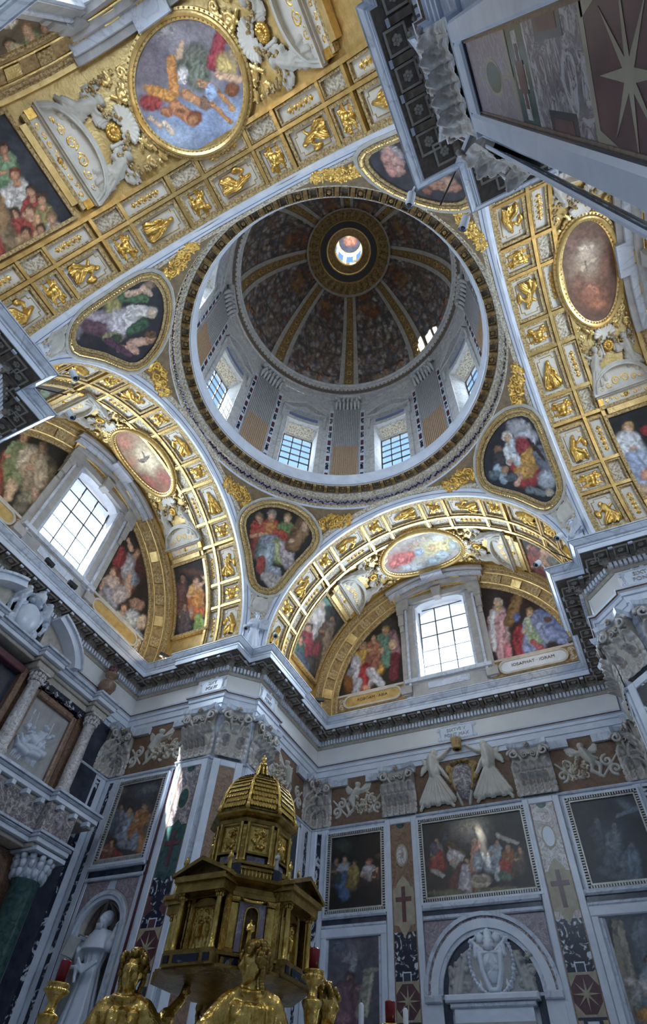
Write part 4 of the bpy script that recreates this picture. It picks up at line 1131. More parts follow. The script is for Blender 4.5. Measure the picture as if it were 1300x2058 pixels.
class Relief:
    def __init__(s, w, h, n=40):
        s.w, s.h = w, h
        s.nx, s.ny = max(6, int(n * w / max(w, h))), max(6, int(n * h / max(w, h)))
        s.X, s.Y = np.meshgrid(np.linspace(-w / 2, w / 2, s.nx + 1), np.linspace(-h / 2, h / 2, s.ny + 1), indexing='ij')
        s.H = np.full(s.X.shape, -1.0)
    def up(s, d, hh):
        z = np.where(d < 1, hh * np.sqrt(np.clip(1 - d * d, 0, 1)), -1)
        s.H = np.maximum(s.H, z)
        return s
    def cap(s, x0, y0, x1, y1, r0, r1=None, k=1.0, fold=0):
        r1 = r0 if r1 is None else r1
        ex, ey = x1 - x0, y1 - y0
        L2 = ex * ex + ey * ey + 1e-9
        t = np.clip(((s.X - x0) * ex + (s.Y - y0) * ey) / L2, 0, 1)
        r = r0 + (r1 - r0) * t
        d = np.hypot(s.X - x0 - ex * t, s.Y - y0 - ey * t) / r
        hh = r * k
        if fold:
            u = ((s.X - x0) * -ey + (s.Y - y0) * ex) / math.sqrt(L2)
            hh = hh * (1 + .28 * np.sin(u / r * fold + 2 * t))
        return s.up(d, hh)
    def ell(s, x, y, rx, ry, rot=0, h=None, fold=0):
        dx, dy = s.X - x, s.Y - y
        ca, sa = math.cos(rad(rot)), math.sin(rad(rot))
        u, v = (dx * ca + dy * sa) / rx, (-dx * sa + dy * ca) / ry
        hh = min(rx, ry) if h is None else h
        if fold:
            hh = hh * (1 + .3 * np.sin(u * fold))
        return s.up(np.hypot(u, v), hh)
    def wing(s, x, y, ang, ln, spread=40, n=6, w=.12):
        for i in range(n):
            t = i / (n - 1)
            a = rad(ang + spread * (t - .3))
            l = ln * (1 - .45 * t)
            s.cap(x, y, x + l * math.cos(a), y + l * math.sin(a), w * ln * .7, w * ln * .45, .5 + .12 * (i % 2))
        return s
    def scroll(s, x, y, r, a0=0, turns=1.4, w=.03, d=1):
        n = 16
        p = None
        for i in range(n + 1):
            t = i / n
            a = rad(a0) + d * turns * 2 * PI * t
            q = (x + r * (1 - .8 * t) * math.cos(a), y + r * (1 - .8 * t) * math.sin(a))
            if p:
                s.cap(*p, *q, w)
            p = q
        return s
    def man(s, hip, neck, head, hr, arms=(), legs=(), skirt=(), tr=.15, fold=7):
        for a in skirt:
            s.cap(*a, 1.0, fold=fold) if len(a) == 6 else s.cap(*a, fold=fold)
        for k_, f_ in legs:
            s.cap(*hip, *k_, tr * .62, tr * .48, 1.1)
            s.cap(*k_, *f_, tr * .46, tr * .28, 1.1)
            s.ell(*f_, tr * .4, tr * .24, 0)
        s.cap(*hip, *neck, tr * .95, tr * 1.05, 1.15, fold=3)
        for e_, h_ in arms:
            s.cap(*neck, *e_, tr * .42, tr * .34, 1.7)
            s.cap(*e_, *h_, tr * .33, tr * .22, 1.9)
            s.ell(*h_, tr * .26, tr * .26, 0, tr * .5)
        s.cap(*neck, *head, tr * .4, tr * .35, 1.9)
        s.ell(*head, hr, hr * 1.12, 0, hr * 1.6)
        s.ell(head[0], head[1] + hr * .35, hr * 1.12, hr * .85, 0, hr * 1.45)
        return s
    def mb(s, fn=None, cut=-.5):
        m = MB()
        n1 = s.ny + 1
        keep = s.H > 0
        H = np.where(keep, s.H, -.02)
        fs = []
        for i in range(s.nx):
            for j in range(s.ny):
                if keep[i, j] or keep[i + 1, j] or keep[i + 1, j + 1] or keep[i, j + 1]:
                    fs.append((i * n1 + j, (i + 1) * n1 + j, (i + 1) * n1 + j + 1, i * n1 + j + 1))
        used = sorted({i for f in fs for i in f})
        mp = {o: n for n, o in enumerate(used)}
        X, Y, Z = s.X.ravel(), s.Y.ravel(), H.ravel()
        m.v = [(float(X[o]), float(Y[o]), float(Z[o])) for o in used]
        m.f = [tuple(mp[i] for i in f) for f in fs]
        if fn:
            m.map(fn)
        return m

def on_vault(vc, a0):
    """relief x along the depth, y up the curve, height into the room"""
    return lambda x, y, h: VP(a0 + math.degrees(y / A), vc + x, A - h)

def wallmap(M):
    return lambda x, y, h: tuple(M @ Vector((x, -h, y)))

def path_frame(pts, nrm, prof, closed=True):
    """moulding along 3-D points; nrm(p) points into the room; profile pairs (sideways outwards, height)"""
    n = len(pts)
    V = [Vector(p) for p in pts]
    rows = []
    for i in range(n):
        a, b = (V[i - 1], V[(i + 1) % n]) if closed else (V[max(i - 1, 0)], V[min(i + 1, n - 1)])
        t = (b - a).normalized()
        nn = nrm(V[i]).normalized()
        sd = nn.cross(t).normalized()
        rows.append([tuple(V[i] + sd * w + nn * h) for w, h in prof])
    return MB().grid(rows, cu=closed)
# ================================================================== vault reliefs
def text_mesh(txt, size, ext=.006):
    cu = bpy.data.curves.new('lettering', 'FONT')
    cu.body = txt
    cu.size = size
    cu.align_x = 'CENTER'
    cu.align_y = 'CENTER'
    cu.extrude = ext
    cu.resolution_u = 3
    o = bpy.data.objects.new('lettering', cu)
    col.objects.link(o)
    dg = bpy.context.evaluated_depsgraph_get()
    me = bpy.data.meshes.new_from_object(o.evaluated_get(dg))
    me.name = 'lettering'
    bpy.data.objects.remove(o)
    bpy.data.curves.remove(cu)
    m = MB()
    m.v = [tuple(v.co) for v in me.vertices]
    m.f = [tuple(p.vertices) for p in me.polygons]
    bpy.data.meshes.remove(me)
    return m

def cherub():
    r = Relief(.72, .72, 34)
    for s in (-1, 1):
        r.wing(s * .06, .02, 20 if s > 0 else 160, .32, s * 50, 5, .2)
        r.wing(s * .05, -.06, -35 if s > 0 else 215, .28, -s * 40, 4, .2)
        r.ell(s * .17, .2, .1, .06, s * 40, .07)
    r.ell(0, .0, .145, .165, 0, .17)
    r.ell(0, .10, .165, .09, 0, .17)
    r.ell(0, -.17, .11, .07, 0, .12)
    r.ell(.0, -.02, .03, .05, 0, .205)
    return r
def seated(k):
    r = Relief(1.05, .74, 42)
    if k == 0:
        r.man((-.02, -.1), (.0, .12), (.03, .24), .062, [((.16, .06), (.22, -.04)), ((-.15, .04), (-.05, -.04))], [((.16, -.14), (.12, -.3)), ((-.1, -.2), (-.06, -.32))],
              [(-.14, -.1, -.2, -.3, .12, .11), (.0, -.12, .06, -.3, .14, .13), (.12, -.1, .24, -.26, .1, .09)], .115)
    elif k == 1:
        r.man((-.12, -.08), (-.06, .12), (-.02, .24), .06, [((.1, .1), (.2, .18)), ((-.2, .02), (-.26, -.1))], [((.08, -.12), (.18, -.26)), ((.02, -.2), (.06, -.32))],
              [(-.1, -.1, .16, -.2, .13, .11), (-.14, -.12, -.1, -.3, .12, .13), (.1, -.15, .2, -.3, .09, .08)], .11)
        r.cap(.2, .18, .3, .05, .05, .1, .7)
    else:
        r.man((.12, -.05), (.02, .1), (-.06, .22), .062, [((-.12, .06), (-.22, .0)), ((.16, .1), (.26, .16))], [((.24, -.18), (.12, -.3)), ((.02, -.2), (-.1, -.3))],
              [(.12, -.08, .3, -.22, .12, .12), (.06, -.1, -.08, -.28, .12, .12), (.16, -.14, .16, -.32, .1, .1)], .115)
        r.ell(-.27, -.02, .1, .13, 20, .07)
    return r
def candelabra(n=1):
    r = Relief(1.2, .34, 44)
    r.cap(-.5, 0, .5, 0, .022)
    for x in (-.42, -.2, .0, .2, .42):
        r.ell(x, 0, .05, .08, 0, .06)
    for x in (-.31, -.1, .1, .31):
        for s in (-1, 1):
            r.scroll(x, s * .07, .055, 90 * s, 1.1, .016, s)
    return r
CHER = cherub().mb(lambda x, y, h: VP(90 + math.degrees(y * 1.12 / A), 7.49 + x * 1.2, A + .09 - h)).mesh('gold_relief', True)
SEAT = [seated(i).mb(lambda x, y, h: VP(90 + math.degrees(y * 1.55 / A), 7.49 + x * .98, A + .09 - h * 1.2)).mesh('gold_relief', True) for i in range(3)]
# long panels: relief runs round the curve
CAND = candelabra().mb(lambda x, y, h: VP(90 - math.degrees(x / A), 8.375 + y, A + .09 - h)).mesh('gold_relief', True)
def seat_tall(i):
    return SEAT[i]

# ---- the stucco groups above the vault frescoes, built at depth 10 and scaled to each bay
def angel_relief(kind):
    r = Relief(1.15, 1.75, 46)
    if kind == 0:
        r.wing(.12, .22, 60, .5, -50, 5, .15).wing(-.08, .22, 160, .48, 45, 5, .15)
        r.man((-.1, -.12), (.02, .3), (.1, .54), .115, [((-.2, .34), (-.36, .52)), ((.22, .16), (.3, .34))], [((-.3, -.36), (-.34, -.74)), ((-.1, -.5), (-.22, -.8))],
              [(-.1, -.1, -.3, -.68, .16, .13), (-.06, -.1, -.08, -.7, .15, .12), (.0, -.1, .16, -.6, .12, .1), (-.1, .0, .02, .25, .16, .17)], .16, 8)
    else:
        r.wing(-.08, .22, 125, .48, 45, 5, .15).wing(.1, .2, 15, .5, -45, 5, .15)
        r.man((-.02, -.1), (-.02, .3), (.02, .54), .115, [((-.24, .2), (-.3, .44)), ((.2, .3), (.34, .46))], [((-.2, -.3), (-.4, -.5)), ((.02, -.46), (-.16, -.78))],
              [(-.02, -.1, -.28, -.4, .15, .14), (-.02, -.1, -.1, -.66, .16, .13), (.04, -.1, .2, -.5, .13, .11), (-.02, .0, -.02, .25, .16, .16)], .16, 8)
    return r
ANG = [angel_relief(i).mb(on_vault(10 - .68, 59.5 + i)).mesh('angel_body', True) for i in (0, 1)]
def shell_relief():
    r = Relief(.9, .6, 36)
    for i in range(11):
        a = rad(12 + 156 * i / 10)
        r.cap(0, -.2, .40 * math.cos(a), -.2 + .42 * math.sin(a), .02, .055, 1.3)
    for s in (-1, 1):
        r.scroll(s * .12, -.2, .09, 0, 1.3, .028, s)
    return r
SHELL = shell_relief().mb(on_vault(10, 69.6)).mesh('shell', True)
def mask_relief():
    r = Relief(.7, .7, 32)
    for s in (-1, 1):
        r.cap(s * .26, -.28, s * .3, .25, .045).scroll(s * .24, .26, .09, 0, 1.2, .03, s)
    return r
def lion_relief():
    r = Relief(.46, .46, 28)
    for i in range(14):
        a = i * 2 * PI / 14
        r.ell(.15 * math.cos(a), .15 * math.sin(a), .065, .05, math.degrees(a), .07)
    r.ell(0, .02, .12, .13, 0, .13).ell(0, -.06, .07, .05, 0, .16).ell(-.05, .05, .03, .025, 0, .145).ell(.05, .05, .03, .025, 0, .145)
    return r
MASKF = mask_relief().mb(on_vault(10, 64.6)).mesh('scroll_frame', True)
LION = lion_relief().mb(on_vault(10, 64.6)).mesh('gold_mask', True)
def garland(sgn):
    out = MB()
    random.seed(3 if sgn > 0 else 4)
    pts = [(.16, 68.5), (.3, 66.5), (.45, 64.2), (.62, 62.6), (.8, 62.6), (.92, 64.2), (.98, 66.8), (1.02, 70)]
    for i in range(44):
        t = i / 43 * (len(pts) - 1)
        j = min(int(t), len(pts) - 2)
        x = pts[j][0] + (pts[j + 1][0] - pts[j][0]) * (t - j)
        a = pts[j][1] + (pts[j + 1][1] - pts[j][1]) * (t - j)
        w = .03 + .09 * math.sin(PI * min(1, t / (len(pts) - 1)) ** 1.2)
        r = random.uniform(.035, .065)
        out.ell(VP(a + random.uniform(-w, w) * 9, 10 + sgn * (x + random.uniform(-w, w)), A - .03 - random.random() * w * .7), r, 6, 4)
    return out
GARL = [garland(1).mesh('fruit_garland', True), garland(-1).mesh('fruit_garland', True)]
# segmental pediment
pp = []
for i in range(21):
    t = -1 + 2 * i / 20
    pp.append(VP(49.6 + 8.2 * math.sqrt(max(0, 1 - t * t)) ** 1.0 * (1 if abs(t) < 1 else 0), 10 + 1.12 * t))
axis_n = lambda p: Vector((-p.x, 0, ZS - p.z))
PED_ARC = path_frame(pp, axis_n, [(-.10, -.1), (-.10, .12), (-.04, .16), (.0, .16), (.02, .22), (.07, .24), (.08, -.1)], False).mesh('arched_moulding')
PED_BASE = MB().join(vblock(48.4, 49.0, 10 - 1.16, 10 + 1.16, A - .16, A)).join(vblock(49.0, 49.6, 10 - 1.2, 10 + 1.2, A - .24, A)).join(vblock(49.6, 49.9, 10 - 1.2, 10 + 1.2, A - .20, A)).mesh('base_moulding')
ty = MB()
for i in range(20):
    t0, t1 = -1 + 2 * i / 20, -1 + 2 * (i + 1) / 20
    ty.add([VP(49.7, 10 + 1.1 * t0, A - .05), VP(49.7, 10 + 1.1 * t1, A - .05), VP(49.7 + 8.0 * math.sqrt(max(0, 1 - t1 * t1)), 10 + 1.1 * t1, A - .05), VP(49.7 + 8.0 * math.sqrt(max(0, 1 - t0 * t0)), 10 + 1.1 * t0, A - .05)], [(0, 1, 2, 3)])
TYMP = ty.mesh('tympanum')
r_ = Relief(2.0, .6, 60)
for s in (-1, 1):
    r_.scroll(s * .2, .02, .17, 180 if s > 0 else 0, 1.5, .03, -s).scroll(s * .52, -.06, .13, 0, 1.4, .026, s).scroll(s * .78, -.13, .08, 180, 1.2, .02, -s)
TSCR = r_.mb(lambda x, y, h: VP(52.4 + math.degrees(y / A), 10 + x, A - .05 - h)).mesh('gold_scroll', True)
r_ = Relief(1.9, .26, 60)
for s in (-1, 1):
    for i in range(4):
        r_.scroll(s * (.14 + .22 * i), .02 * (-1) ** i, .085, 90 * i, 1.2, .018, s * (-1) ** i)
r_.ell(0, 0, .07, .09)
FSCR = r_.mb(lambda x, y, h: VP(47.0 + math.degrees(y / A), 10 + x, A - .06 - h)).mesh('gold_scroll', True)
ARAB = []
for s in (-1, 1):
    r_ = Relief(2.3, 1.1, 64)
    r_.scroll(s * .55, .05, .2, 90, 1.5, .03, s).scroll(s * .9, .3, .15, 200, 1.4, .026, -s).scroll(s * .95, -.2, .14, 20, 1.3, .026, s)
    r_.cap(s * .4, -.2, s * .8, .42, .02).cap(s * .3, .1, s * .62, -.3, .02).ell(s * .72, .1, .06, .05).ell(s * 1.02, .05, .05, .05)
    r_.H = np.where(r_.H > 0, r_.H * .55, r_.H)
    ARAB.append(r_.mb(on_vault(10, 71.8)).mesh('arabesque', True))

SIDE = {('near', 1): 'left of the round fresco', ('near', -1): 'right of the round fresco', ('far', 1): 'right of the far oval', ('far', -1): 'left of the far oval', ('left', 1): 'below the dove oval', ('left', -1): 'above the dove oval', ('right', 1): 'above the fiery oval', ('right', -1): 'below the fiery oval'}
BAY = dict(near=(10.25, 1.36), far=(10.02, 1.10), left=(9.52, .90), right=(9.58, .92))
MIRX = Matrix.Scale(-1, 4, (1, 0, 0))
FRES = {('near', 1): 'near_vault', ('left', 1): 'left_vault', ('far', -1): 'far_vault_l', ('far', 1): 'far_vault_r', ('right', -1): 'right_vault', ('left', -1): 'left_vault_b'}
def fresco(name, lift=.02, mat_='fresco', seed=1, step=1.9):
    return painting_mesh(name, *PAINT[name], step=step, lift=lift, seed=seed)
ix = 0
for k in ARM:
    M = RM[k]
    vt = vaults[k]
    # reliefs inside the coffers
    cof = [c for c in vt.children if c.name.startswith('coffer')]
    for i, a in enumerate(LARGE):
        N = M @ MIRX @ RA(180 - a) if a > 90.1 else M @ RA(a)
        c_ = cof[2 * i]
        # figures stand with their heads to the crown
        ob('gold_relief', SEAT[(i * 2 + len(k)) % 3], 'gold_relief', c_, N)
        ob('gold_relief', CAND, 'gold_relief', cof[2 * i + 1], N)
    for i, a in enumerate(SMALL):
        N = M @ MIRX @ RA(180 - a) if a > 90.1 else M @ RA(a)
        ob('gold_relief', CHER, 'gold_relief', cof[14 + 2 * i], N)
    vc, hw = BAY[k]
    B = T((0, vc, 0)) @ Matrix.Diagonal((1, hw / 1.13, 1, 1)) @ T((0, -10, 0))
    for s in (1, -1):
        N = M @ (MIRX if s < 0 else I4) @ B
        W = SIDE[(k, s)]
        # frame and mouldings over the fresco
        fv = FRES.get((k, s))
        if fv:
            f_ = SURF[fv]
            fr = thing('vault_fresco', PAINT_LABEL[fv], 'fresco', M=M @ T(VP(25 if s > 0 else 155, vc, A)))
            ob('painted_plaster', fresco(fv, .02, seed=ix), 'fresco', fr, M)
            ix += 1
            m = MB()
            a0, a1, v0, v1 = srange(f_)
            for b in (vblock(a0 - 1.2, a0, v0 - .1, v1 + .1, A - .09, A + .1), vblock(a1, a1 + 1.2, v0 - .1, v1 + .1, A - .09, A + .1), vblock(a0, a1, v0 - .1, v0, A - .09, A + .1, 8), vblock(a0, a1, v1, v1 + .1, A - .09, A + .1, 8)):
                m.join(b)
            ob('gold_frame', m, 'gold_carved', fr, M)
        pd = thing('stucco_pediment', 'white curved stucco pediment with gold scrolls ' + W, 'pediment', group='vault pediments', M=N @ T(VP(49, 10, A)))
        ob('gold_ledge', vblock(42.2, 44.2, 10 - .92, 10 + .92, A - .14, A + .1), 'gold_plain', pd, N)
        ob('carved_moulding', vblock(44.4, 45.6, 10 - 1.1, 10 + 1.1, A - .10, A + .1), 'gold_carved', pd, N)
        ob('frieze', vblock(45.7, 48.4, 10 - 1.0, 10 + 1.0, A - .06, A + .1), 'stucco_white', pd, N)
        ob('frieze_block', vblock(45.7, 48.4, 10 - 1.14, 10 - .94, A - .1, A + .1), 'gold_relief', pd, N)
        ob('frieze_block', vblock(45.7, 48.4, 10 + .94, 10 + 1.14, A - .1, A + .1), 'gold_relief', pd, N)
        ob('gold_scroll', FSCR, 'gold_relief', pd, N)
        ob('base_moulding', PED_BASE, 'stucco', pd, N)
        ob('arched_moulding', PED_ARC, 'stucco', pd, N)
        ob('tympanum', TYMP, 'stucco_white', pd, N)
        ob('gold_scroll', TSCR, 'gold_relief', pd, N)
        # angels either side
        outer = N @ T((0, 20, 0)) @ Matrix.Scale(-1, 4, (0, 1, 0))
        g_ = 'stucco angels on the vault pediments'
        t_ = thing('stucco_angel', 'white winged stucco angel nearer the crossing on the pediment ' + W, 'angel', group=g_, M=N @ T(VP(59, 9.3, A)))
        ob('angel_body', ANG[0], 'stucco', t_, N)
        t_ = thing('stucco_angel', 'white winged stucco angel nearer the end wall on the pediment ' + W, 'angel', group=g_, M=N @ T(VP(59, 10.7, A)))
        ob('angel_body', ANG[1], 'stucco', t_, outer)
        t_ = thing('stucco_cartouche', 'white shell cartouche with gold lion mask ' + W, 'cartouche', group='shell cartouches', M=N @ T(VP(66, 10, A)))
        ob('shell', SHELL, 'stucco_white', t_, N)
        ob('scroll_frame', MASKF, 'stucco', t_, N)
        ob('gold_mask', LION, 'gold_relief', t_, N)
        for me_ in ARAB:
            ob('arabesque', me_, 'gold', t_, N)
        for j, e in ((0, 'nearer the end wall'), (1, 'nearer the crossing')):
            t_ = thing('fruit_garland', 'hanging stucco garland of fruit %s %s' % (e, W), 'garland', group='fruit garlands on the vaults', M=N @ T(VP(64, 10 + (.7 if j == 0 else -.7), A)))
            ob('fruit', GARL[j], 'gold_carved', t_, N, kind='stuff')
    # crown oval
    nm = {'near': 'near_round', 'far': 'far_oval', 'left': 'left_oval', 'right': 'right_oval'}[k]
    s_ = SURF[nm]
    ov = thing('crown_fresco', PAINT_LABEL[nm], 'fresco', M=M @ T((0, s_[2], ZS + A)))
    ob('painted_plaster', fresco(nm, .0, seed=20 + ix), 'fresco', ov, M)
    pts = [VP(90 - math.degrees(s_[3] * math.cos(t) / A), s_[2] + s_[4] * math.sin(t), A) for t in np.linspace(0, 2 * PI, 72, endpoint=False)]
    sg = 1 if path_frame(pts[:3], axis_n, [(1, 0)], False).v[1][0] > pts[1][0] else -1
    ob('gold_frame', path_frame(pts, axis_n, [(-sg * .02, -.02), (-sg * .01, .06), (sg * .05, .07), (sg * .06, .13), (sg * .13, .16), (sg * .18, .14), (sg * .2, .07), (sg * .27, .06), (sg * .28, -.1)]), 'gold', ov, M)
    bd = MB()
    n_ = int((s_[3] + s_[4]) * PI / .13)
    for t in np.linspace(0, 2 * PI, n_, endpoint=False):
        bd.ell(VP(90 - math.degrees((s_[3] + .035) * math.cos(t) / A), s_[2] + (s_[4] + .035) * math.sin(t), A - .075), .034, 5, 3)
        bd.ell(VP(90 - math.degrees((s_[3] + .235) * math.cos(t) / A), s_[2] + (s_[4] + .235) * math.sin(t), A - .06), .038, 5, 3)
    ob('bead_moulding', bd, 'gold_carved', ov, M, kind='stuff')

# ================================================================== end walls above the cornice: lunettes and windows
WIN = dict(far='window_1', left='window_2', near='window_3', right='window_4')
WLAB = dict(far='tall fifteen-pane window in the far lunette', left='overexposed white window in the left lunette', near='window with grey marble surround at the top left corner', right='window with grey marble surround at the right edge')
hw, z0w, z1w = 1.2, 16.72, 20.75
for k in ARM:
    L = DEPTH[k]
    M = RM[k]
    m = MB()
    for s in (-1, 1):
        x0, x1 = sorted((s * hw, s * 6.4))
        m.box(x0, x1, L, L + .7, 15.0, 22.8)
    m.box(-hw, hw, L, L + .7, 15.0, z0w)
    arc = [(-hw + 2 * hw * i / 12, z1w + .28 * math.sqrt(max(0, 1 - (2 * i / 12 - 1) ** 2))) for i in range(13)]
    m.prism(arc + [(hw, 22.8), (-hw, 22.8)], L, L + .7)
    lw_ = ob('wall_lunette', m, 'marble_light', None, M, kind='structure', label='lunette end wall around the ' + WLAB[k])
    w = shell(WIN[k], WLAB[k])
    # glazing: bars and panes
    gy, gw, g0, g1 = L + .46, 1.16, 16.72, 20.9
    for i in range(4):
        x = -gw + 2 * gw * i / 3
        ob('bar', MB().box(x - .022, x + .022, gy - .03, gy + .03, g0, g1), 'iron', w, M)
    for j in range(6):
        z = g0 + (g1 - g0) * j / 5
        ob('bar', MB().box(-gw, gw, gy - .02, gy + .02, z - .014, z + .014), 'iron', w, M)
    pm = MB().box(-gw / 3 + .02, gw / 3 - .02, gy - .005, gy + .005, -(g1 - g0) / 10 + .015, (g1 - g0) / 10 - .015).mesh('pane')
    for i in range(3):
        for j in range(5):
            ob('pane', pm, 'window_glass', w, M @ T((-2 * gw / 3 + 2 * gw * i / 3, 0, g0 + (g1 - g0) * (j + .5) / 5)))
    # marble surround
    for s in (-1, 1):
        def sb(x0, x1, y0, z0, z1, nm, mt):
            a, b = sorted((s * x0, s * x1))
            return ob(nm, MB().box(a, b, L - y0, L + .02, z0, z1), mt, w, M)
        sb(1.2, 1.32, .10, 16.5, 20.75, 'architrave', 'marble')
        sb(1.32, 1.62, .14, 16.3, 20.9, 'architrave', 'marble_grey')
        sb(1.62, 1.72, .20, 16.3, 21.0, 'jamb_moulding', 'marble')
        sb(1.72, 2.0, .12, 15.9, 20.4, 'side_strip', 'marble_grey')
        sb(1.74, 2.08, .32, 20.35, 20.62, 'console', 'marble_grey')
        sb(1.78, 2.04, .26, 19.7, 20.35, 'console', 'marble_grey')
        sb(1.82, 2.0, .18, 19.35, 19.7, 'console', 'marble_grey')
        sb(1.5, 2.1, .28, 20.62, 21.3, 'entablature_block', 'marble_grey')
        sb(1.62, 2.1, .22, 15.95, 16.3, 'sill_block', 'marble_grey')
    ob('sill', MB().box(-1.9, 1.9, L - .25, L + .02, 16.42, 16.6), 'marble', w, M)
    ob('apron', MB().box(-1.6, 1.6, L - .12, L + .02, 15.6, 16.42), 'marble_grey', w, M)
    ob('apron_panel', MB().box(-.9, .9, L - .15, L - .1, 16.0, 16.3), 'marble', w, M)
    a2 = [(-1.62 + 3.24 * i / 16, 20.75 + .30 * math.sqrt(max(0, 1 - ((2 * i / 16 - 1) * .8) ** 2))) for i in range(17)]
    ob('lintel', MB().prism(a2 + [(1.62, 21.35), (-1.62, 21.35)], L - .16, L + .02), 'marble_grey', w, M)
    ob('keystone', MB().prism([(-.16, 20.9), (.16, 20.9), (.26, 21.5), (-.26, 21.5)], L - .36, L), 'marble_grey', w, M)
    def arcp(x1, zb, rise, n=16):
        return [(-x1 + 2 * x1 * i / n, zb + rise * (1 - (2 * i / n - 1) ** 2)) for i in range(n + 1)]
    for nm, x1, dy, zb, th, rs, mt in (('frieze_arch', 2.1, .4, 21.12, .22, .5, 'marble_grey'), ('pediment_arch', 2.35, .62, 21.30, .16, .56, 'marble'), ('pediment_crown', 2.45, .82, 21.44, .16, .6, 'marble_grey')):
        lo, hi = arcp(x1, zb, rs), arcp(x1, zb + th, rs)
        ob(nm, MB().prism(lo + hi[::-1], L - dy, L), mt, w, M)
    ob('pediment_block', MB().box(-.55, .55, L - .92, L, 21.85, 22.05), 'marble', w, M)
    # archivolt round the lunette
    av = shell('trim_archivolt', 'carved brown and gold archivolt round the ' + WLAB[k])
    def ringp(prof, mt, nm):
        ob(nm, MB().grid([[VP(-10 + 200 * i / 64, v, r) for r, v in prof] for i in range(65)]), mt, av, M)
    ringp([(5.2, L), (5.2, L - .08), (5.27, L - .12), (5.33, L - .12)], 'gold_carved', 'inner_moulding')
    ringp([(5.33, L - .11), (5.38, L - .13), (5.90, L - .52), (5.94, L - .53)], 'gold_brown', 'ornament_band')
    ringp([(5.94, L - .52), (5.98, L - .60), (6.04, L - .62), (6.06, L - .70), (6.2, L - .74)], 'gold_carved', 'outer_moulding')
    for rr_, vv_ in ((5.46, L - .16), (5.83, L - .45)):
        ringp([(rr_ - .02, vv_ + .02), (rr_ - .05, vv_ - .02), (rr_ - .01, vv_ - .05), (rr_ + .03, vv_ - .03)], 'gold', 'gold_line')
    pn, pn2 = MB(), MB()
    P = []
    for i in range(4):
        a = 90 - 2.4 + 4.8 * i / 3
        P.append([VP(a, L - .22, 5.50 - .03), VP(a, L - .25, 5.50 - .06), VP(a, L - .43, 5.76 - .06), VP(a, L - .46, 5.80 - .03)])
    pn.grid(P)
    PN = pn.mesh('carved_panel')
    for i in range(17):
        a = 6 + 10.5 * i
        ob('carved_panel', PN, 'gold' if i % 3 == 1 else 'gold_carved', av, M @ RA(a))
    # fillet of painted plaster between window and tablet
    for s in (-1, 1):
        x0, x1 = sorted((s * 2.0, s * 5.3))
        fl = {('far', -1): 'far_lun_l', ('far', 1): 'far_lun_r', ('left', -1): 'left_lun_a', ('left', 1): 'left_lun_b', ('near', 1): 'near_lun'}.get((k, s))
        if fl:
            t_ = thing('lunette_fresco', PAINT_LABEL[fl], 'fresco', M=M @ T((s * 3.5, L, 18)))
            ob('painted_plaster', fresco(fl, .0, seed=40 + ix), 'fresco', t_, M)
            ix += 1
        if fl and k != 'near':
            tb = thing('name_tablet', {'far_lun_l': 'gold name tablet under the seated king in yellow', 'far_lun_r': 'pale name tablet under the queen in blue', 'left_lun_a': 'gold name tablet left of the bright left window', 'left_lun_b': 'gold name tablet under the reclining family'}[fl], 'tablet', M=M @ T((s * 3.5, L, 16.25)))
            n_ = 10
            rr = .28
            xa, xb = s * 3.5 - 1.05, s * 3.5 + 1.05
            pl = [(xb + rr * math.cos(rad(t)), 16.22 + rr * math.sin(rad(t))) for t in range(-90, 91, 18)] + [(xa + rr * math.cos(rad(t)), 16.22 + rr * math.sin(rad(t))) for t in range(90, 271, 18)]
            ob('plate', MB().prism(pl, L - .09, L - .02), 'marble_light' if fl == 'far_lun_r' else 'gold_plain', tb, M)
            ob('border', path_frame([(x, L - .08, z) for x, z in pl], lambda p: Vector((0, -1, 0)), [(-.05, -.02), (-.05, .05), (.03, .05), (.04, -.02)]), 'stucco', tb, M)
            ob('backing', MB().box(s * 3.55 - 1.75, s * 3.55 + 1.62, L - .05, L - .01, 15.85, 16.6), 'gold_brown', tb, M)
            ob('rail', MB().box(s * 3.55 - 1.75, s * 3.55 + 1.62, L - .1, L - .01, 16.56, 16.66), 'stucco', tb, M)
            for e in (-1, 1):
                r_ = Relief(.4, .7, 30)
                r_.scroll(0, .17, .14, 0, 1.4, .03, e).scroll(0, -.17, .14, 0, 1.4, .03, -e).ell(.0, 0, .09, .06)
                ob('scroll_end', r_.mb(lambda x, y, h: (s * 3.5 + e * 1.5 + x, L - .05 - h, 16.22 + y)), 'stucco_ornament', tb, M, smooth=True)
            if fl in ('far_lun_l', 'far_lun_r'):
                tm = text_mesh('ROBOAM · ABIA' if fl == 'far_lun_l' else 'IOSAPHAT · IORAM', .2)
                tm.map(lambda x, y, z: (s * 3.5 + x, L - .095 - z, 16.25 + y))
                ob('lettering', tm, 'lead_text', tb, M)

